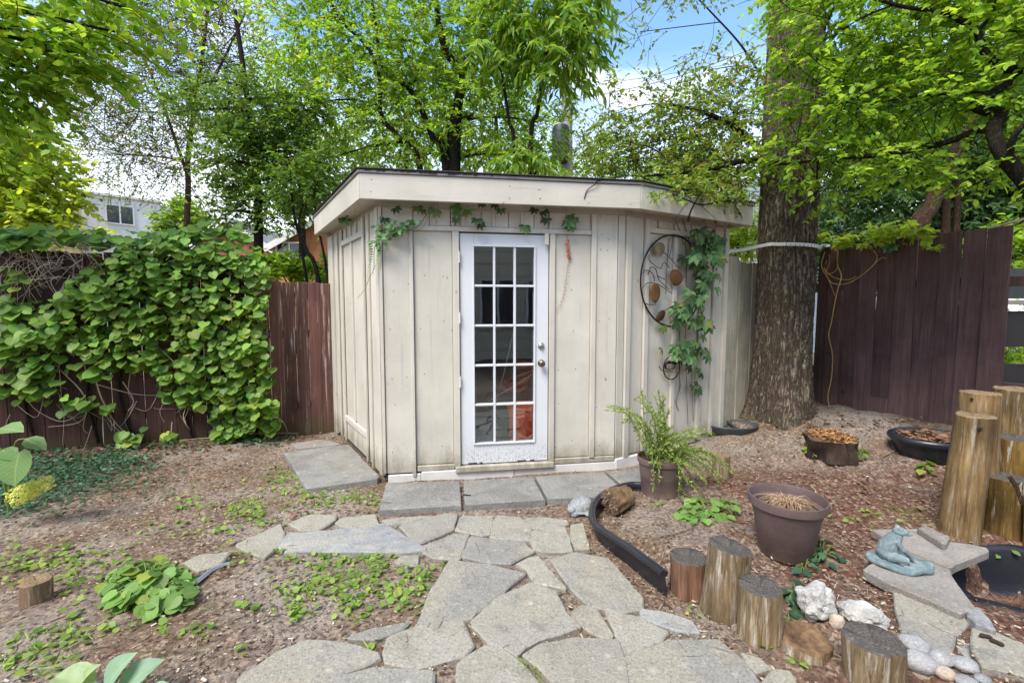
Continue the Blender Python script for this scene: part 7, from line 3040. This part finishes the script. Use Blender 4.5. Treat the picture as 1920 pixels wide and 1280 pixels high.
c, lv = clump(282, 1112, 84, 46, 150, .062, .12, .25)
leafy('violet_plant', 'large clump of round green violet leaves on bare soil at the left', 'plant', c, lv, LM['violet'])
c, lv = clump(1330, 960, 64, 22, 46, .062, .06, .25)
leafy('violet_plant', 'low patch of scalloped green leaves in the bed beside the big pot', 'plant', c, lv, LM['violet'])
c, lv = clump(1540, 1042, 32, 22, 34, .055, .07)
leafy('ivy_plant', 'small dark green trailing plant at the right foot of the big pot', 'plant', c, lv, LM['peri'], 'ovate')
c, lv = clump(1506, 1066, 16, 12, 10, .055, .06)
leafy('ivy_plant', 'few dark green leaves under the front of the big pot', 'plant', c, lv, LM['peri'], 'ovate')
c, lv = clump(1885, 1053, 18, 14, 14, .05, .08)
leafy('ivy_plant', 'small green plant sprouting at the pond rim below the timbers', 'plant', c, lv, LM['violet'], 'ovate')
c, lv = clump(1494, 1122, 20, 28, 16, .055, .06)
leafy('violet_plant', 'few grey green leaves left of the rough white rock', 'plant', c, lv, LM['peri'], 'heart')
c, lv = clump(1518, 852, 10, 14, 12, .07, .10)
leafy('violet_plant', 'few leaves left of the dark crumbling stump', 'plant', c, lv, LM['weed'], 'ovate')
c, lv = clump(1612, 858, 10, 12, 12, .06, .08)
leafy('violet_plant', 'few leaves right of the dark crumbling stump', 'plant', c, lv, LM['weed'], 'ovate')
c, lv = clump(1732, 880, 14, 8, 7, .10, .08)
leafy('violet_plant', 'broad green leaves below the black tub', 'plant', c, lv, LM['weed'], 'ovate')


def hydrangea():
    Y = 3.05
    b = ground_at(-30, Y)
    root = empty('hydrangea_bush', b, 'hydrangea at the left edge with big pale leaves and one yellow green bloom', 'shrub')
    me = leaf_proto('heart', LM['hydrangea'], 'leaf')
    me2 = leaf_proto('ovate', LM['hydrangea'], 'leaf')
    st = MB()

    def lf_(u, v, y, s, d, n, m=me):
        p = W(u, v, y)
        leaf_obj('leaf', root, m, p, d, n, s)
        st.tube(curve([b + Vector((.05, 0, .1)), b.lerp(p, .6) + Vector((0, 0, .18)), p], 8), [.006, .0035], 5, cap=False)
    lf_(36, 848, 2.95, .215, (.06, -.35, -1), (.05, -1, .28))
    lf_(46, 822, 3.0, .17, (1, -.1, -.42), (.2, -.5, .9), me2)
    lf_(-2, 803, 2.9, .20, (1, -.2, .0), (.0, -.45, 1), me2)
    lf_(2, 842, 2.98, .17, (.9, -.3, -.3), (.2, -.5, .8), me2)
    st.build('stem', MT['green_stem'], root, smooth=True, weld=False)
    # bloom: a cone of many tiny florets
    a, e = W(24, 934, 3.0), W(92, 902, 3.02)
    P, D, N, S = [], [], [], []
    ax = (e - a)
    for _ in range(760):
        t = rng.random()
        rad = (.062 * (1 - t * .35)) * math.sqrt(rng.random()) if True else 0
        th = rng.uniform(0, 6.28)
        up = Vector((0, 0, 1))
        sd = ax.normalized().cross(up).normalized()
        u2 = sd.cross(ax.normalized())
        o = sd * math.cos(th) + u2 * math.sin(th)
        P.append(a + ax * t + o * rad)
        D.append(o + Vector((rng.gauss(0, .6), rng.gauss(0, .6), rng.gauss(0, .6))))
        N.append(o * .8 + Vector((rng.gauss(0, .6), rng.gauss(0, .6), rng.gauss(0, .6) + .4)))
        S.append(rng.uniform(.012, .022))
    o = link('bloom', leaves_mesh('bloom', 'dia', P, D, N, S, LM['bloom'], 2.0), root)
    o['kind'] = 'stuff'


hydrangea()


def hosta():
    b = G(205, 1350)
    root = empty('hosta_plant', b, 'blue green hosta with broad ribbed leaves at the bottom left edge', 'plant')
    me = leaf_proto('hosta', LM['hosta'], 'leaf')
    me2 = leaf_proto('hosta', LM['hosta_edge'], 'leaf')
    for (u, v, z, tu, tv, tz, s, m, w_) in ((195, 1300, .07, 258, 1228, .17, .30, me, .95), (215, 1310, .07, 305, 1243, .12, .27, me, .9), (175, 1300, .05, 110, 1275, .05, .28, me2, .7), (150, 1290, .05, 190, 1248, .12, .24, me2, .8), (205, 1320, .05, 150, 1340, .08, .28, me, .9), (240, 1330, .05, 330, 1330, .06, .26, me, .9)):
        d0, d1 = ray(u, v), ray(tu, tv)
        p = CAMV + d0 * ((z - CAMZ) / d0.z)
        q = CAMV + d1 * ((tz - CAMZ) / d1.z)
        d = (q - p)
        leaf_obj('leaf', root, m, p, d, Vector((0, -.25, 1)), d.length * 1.08, w_)
    mb = MB()
    for a in range(6):
        th = a * 1.05
        mb.tube([b, b + Vector((.08 * math.cos(th), .08 * math.sin(th) + .05, .05))], .006, 5)
    mb.build('stem', MT['green_stem'], root, smooth=True)


hosta()


# ------------------------------------------------------------------ ground cover, weeds, litter, chips
def on_flag(X, Y, grow=0.0):
    c = np.zeros(len(X), bool)
    for p in flag_polys:
        c |= inpoly_np(X, Y, p)
    return c


def in_shed(X, Y):
    return inpoly_np(X, Y, [PA, PB, PR, PC, PL])


def spread(name, label, kind, mat, patches, size, hmax, wid=1.0, flat=.35, on_stone=False, dens=1.0):
    P, D, N, S = [], [], [], []
    for u, v, ru, rv, n in patches:
        for _ in range(int(n * dens)):
            x, y = rng.gauss(0, .62), rng.gauss(0, .62)
            p = G(u + ru * x, v + rv * y)
            if not on_stone and bool(on_flag(np.array([p.x]), np.array([p.y]))[0]):
                continue
            a = rng.uniform(0, 6.28)
            P.append(p + Vector((0, 0, rng.uniform(.006, hmax))))
            D.append((math.cos(a), math.sin(a), rng.gauss(0, .25)))
            N.append((rng.gauss(0, flat), rng.gauss(-.15, flat), 1))
            S.append(size * rng.uniform(.55, 1.3))
    o = link(name, leaves_mesh(name, kind, P, D, N, S, mat, wid))
    return tag(o, label, None, None, 'stuff')


spread('periwinkle_ground_cover', 'dark green periwinkle carpet along the foot of the left fence', 'ovate', LM['peri'], [(140, 875, 120, 26, 1500), (60, 915, 90, 40, 1100), (10, 940, 50, 30, 500), (225, 862, 60, 14, 420), (100, 905, 160, 26, 700), (480, 832, 50, 8, 160), (330, 838, 60, 8, 120)], .036, .06, .9)
spread('weeds', 'low green clover and weeds scattered over the bare soil', 'heart', LM['weed'], [
    (525, 905, 46, 22, 230), (460, 960, 44, 26, 190), (420, 1000, 60, 20, 70), (385, 960, 50, 30, 70), (640, 940, 80, 14, 210), (590, 935, 50, 20, 110), (350, 945, 30, 14, 40), (480, 975, 50, 18, 90), (300, 990, 80, 24, 60), (660, 1050, 70, 16, 130), (560, 1050, 50, 26, 80), (720, 1070, 90, 34, 280), (600, 1092, 60, 34, 180), (690, 1110, 80, 36, 200), (555, 1150, 26, 16, 90), (655, 1150, 26, 20, 80), (740, 1130, 50, 30, 120), (565, 1120, 30, 20, 70), (470, 1140, 30, 10, 40), (790, 1090, 24, 30, 90),
    (90, 1060, 90, 26, 200), (150, 1050, 70, 20, 120), (20, 1060, 40, 50, 110), (130, 1100, 40, 20, 70), (200, 1040, 60, 12, 60), (120, 1195, 70, 24, 80), (50, 1240, 80, 40, 110), (340, 1185, 40, 20, 40), (380, 1190, 20, 20, 26), (465, 1220, 12, 8, 14), (230, 1180, 30, 10, 16), (140, 1150, 24, 16, 30), (690, 1205, 50, 10, 40), (700, 970, 20, 12, 26), (500, 1030, 26, 16, 40), (450, 1045, 26, 16, 30), (1230, 940, 20, 10, 26), (1600, 970, 60, 14, 40), (1660, 960, 40, 16, 40), (1290, 1150, 20, 8, 14), (1440, 1215, 12, 8, 10), (1505, 1250, 20, 10, 20), (1590, 1250, 20, 20, 20), (940, 913, 16, 6, 0)], .027, .03, .95, .5, dens=.34)
spread('young_grass', 'thin tufts of grass and clover sprouting between stones and soil', 'blade', LM['weed'], [(525, 900, 40, 18, 160), (640, 935, 70, 12, 140), (470, 950, 40, 20, 120), (720, 1070, 90, 30, 200), (60, 1240, 80, 40, 170), (130, 1190, 60, 20, 90), (700, 1230, 100, 10, 40), (430, 1040, 40, 16, 50), (600, 1090, 70, 30, 130), (860, 1215, 20, 20, 40), (1000, 1262, 14, 20, 50), (935, 912, 18, 5, 0), (1690, 975, 40, 20, 70), (1480, 1180, 20, 30, 30)], .06, .03, 1.2, .8, dens=.55)
spread('leaf_litter', 'brown fallen leaves along the foot of the left fence', 'ovate', LM['litter'], [(130, 852, 110, 10, 240), (260, 842, 120, 12, 260), (420, 830, 120, 10, 160), (560, 822, 60, 6, 80), (300, 870, 200, 20, 80), (600, 960, 90, 16, 40), (1600, 790, 80, 16, 60), (1680, 800, 60, 10, 40), (1500, 815, 90, 20, 24), (1470, 800, 70, 10, 60), (1310, 900, 70, 20, 24), (1640, 920, 120, 40, 30), (1440, 1000, 120, 60, 24)], .042, .03, 1.0, .5)


def chips():
    n = 40000
    u = npr.uniform(-1, 1, n)
    Y = 1.55 + 4.2 * npr.random(n) ** 1.5
    X = u * (Y * 1.2 + .3)
    bad = on_flag(X, Y) & (npr.random(n) > .012)
    bad |= in_shed(X, Y)
    ang = npr.uniform(0, 6.28, n)
    dens = np.array([.5 + .5 * mnoise.noise(Vector((x * 2.2, y * 2.2, 9))) for x, y in zip(X, Y)])
    bad |= npr.random(n) > .25 + .85 * dens
    k = ~bad
    X, Y, ang = X[k], Y[k], ang[k]
    Z = H(X, Y) + npr.uniform(-.002, .014, len(X))
    S = .006 + .017 * npr.random(len(X)) ** 2.2
    D = np.stack([np.cos(ang), np.sin(ang), npr.normal(0, .18, len(X))], 1)
    N = np.stack([npr.normal(0, .3, len(X)), npr.normal(0, .3, len(X)), np.ones(len(X))], 1)
    sf = on_flag(X, Y)
    Z[sf] = .021 + npr.uniform(0, .004, sf.sum())
    me = leaves_mesh('wood_chips', 'chip', np.stack([X, Y, Z], 1), D, N, S, MT['wood_chip'], 1.0, smooth=False)
    tag(link('wood_chips', me), 'loose wood chips and crumbs strewn over the soil', None, None, 'stuff')
    # soil crumbs and bits in the joints between flagstones
    mb = MB()
    for _ in range(320):
        v = rng.uniform(870, 1270)
        uu = rng.uniform(100, 1780)
        p = G(uu, v)
        L_ = rng.uniform(.03, .16)
        a = rng.uniform(0, 6.28)
        d = Vector((math.cos(a), math.sin(a), 0)) * L_ / 2
        if bool(in_shed(np.array([p.x]), np.array([p.y]))[0]):
            continue
        fl = bool(on_flag(np.array([p.x]), np.array([p.y]))[0])
        if fl and rng.random() < .6:
            continue
        z = Vector((0, 0, .024 if fl else .012))
        if fl and p.y > 3.25:
            z = Vector((0, 0, .062))
        m = p + Vector((rng.gauss(0, .012), rng.gauss(0, .012), .004))
        mb.tube(curve([p - d + z, m + z, p + d + z], 4), [rng.uniform(.0012, .003), .001], 4, cap=False)
    tag(mb.build('twigs', MT['dry_twig'], None, smooth=True, weld=False), 'thin dry twigs scattered over stones and soil', None, None, 'stuff')
    P, D, N, S = [], [], [], []
    for _ in range(2600):
        p = G(rng.uniform(1180, 1700), rng.uniform(880, 1250))
        a = rng.uniform(0, 6.28)
        P.append(p + Vector((0, 0, rng.uniform(.004, .016))))
        D.append((math.cos(a), math.sin(a), rng.gauss(0, .15)))
        N.append((rng.gauss(0, .4), rng.gauss(0, .4), 1))
        S.append(rng.uniform(.02, .075))
    tag(link('needle_mulch', leaves_mesh('needle_mulch', 'blade', P, D, N, S, MT['wood_chip'], .5)), 'brown needles and shredded bark mulch in the raised bed', None, None, 'stuff')


chips()

# single small things on the ground
mb = MB()
c = G(872, 942) + Vector((0, .0, .056))
mb.tube(curve([c + Vector((-.012, .02, 0)), c + Vector((.0, .005, .006)), c + Vector((.03, .0, .004)), c + Vector((.045, .006, .0))], 10), [.006, .004], 7)
tag(mb.build('twig_scrap', MT['deck_dark'], None, smooth=True), 'short dark bent twig lying in the joint between two pavers', 'twig')
mb = MB()
p = [G(u, v) + Vector((0, 0, .012)) for u, v in ((362, 1099), (378, 1087), (398, 1072), (418, 1063), (432, 1060))]
cv = curve(p, 16)
for i in range(16):
    t = (cv[i + 1] - cv[i]).normalized()
    s0, s1 = t.cross(Vector((0, 0, 1))) * (.020 - .012 * i / 16), t.cross(Vector((0, 0, 1))) * (.020 - .012 * (i + 1) / 16)
    up = Vector((0, 0, .012))
    mb.hexa([cv[i] - s0, cv[i] + s0, cv[i + 1] + s1, cv[i + 1] - s1, cv[i] - s0 * .3 + up, cv[i] + s0 * .3 + up, cv[i + 1] + s1 * .3 + up, cv[i + 1] - s1 * .3 + up])
tag(mb.build('bark_strip', MT['grey_strip'], None), 'curved bluish grey strip lying by the violet clump', 'strip')
mb = MB()
for pts in (((1238, 1008), (1262, 1003), (1300, 990)), ((1655, 858), (1680, 845), (1700, 838))):
    mb.tube(curve([G(u, v) + Vector((0, 0, .012)) for u, v in pts], 8), [.005, .003], 5)
tag(mb.build('twigs', MT['dry_twig'], None, smooth=True), 'longer dead twigs on the bed and the grey mound', None, None, 'stuff')
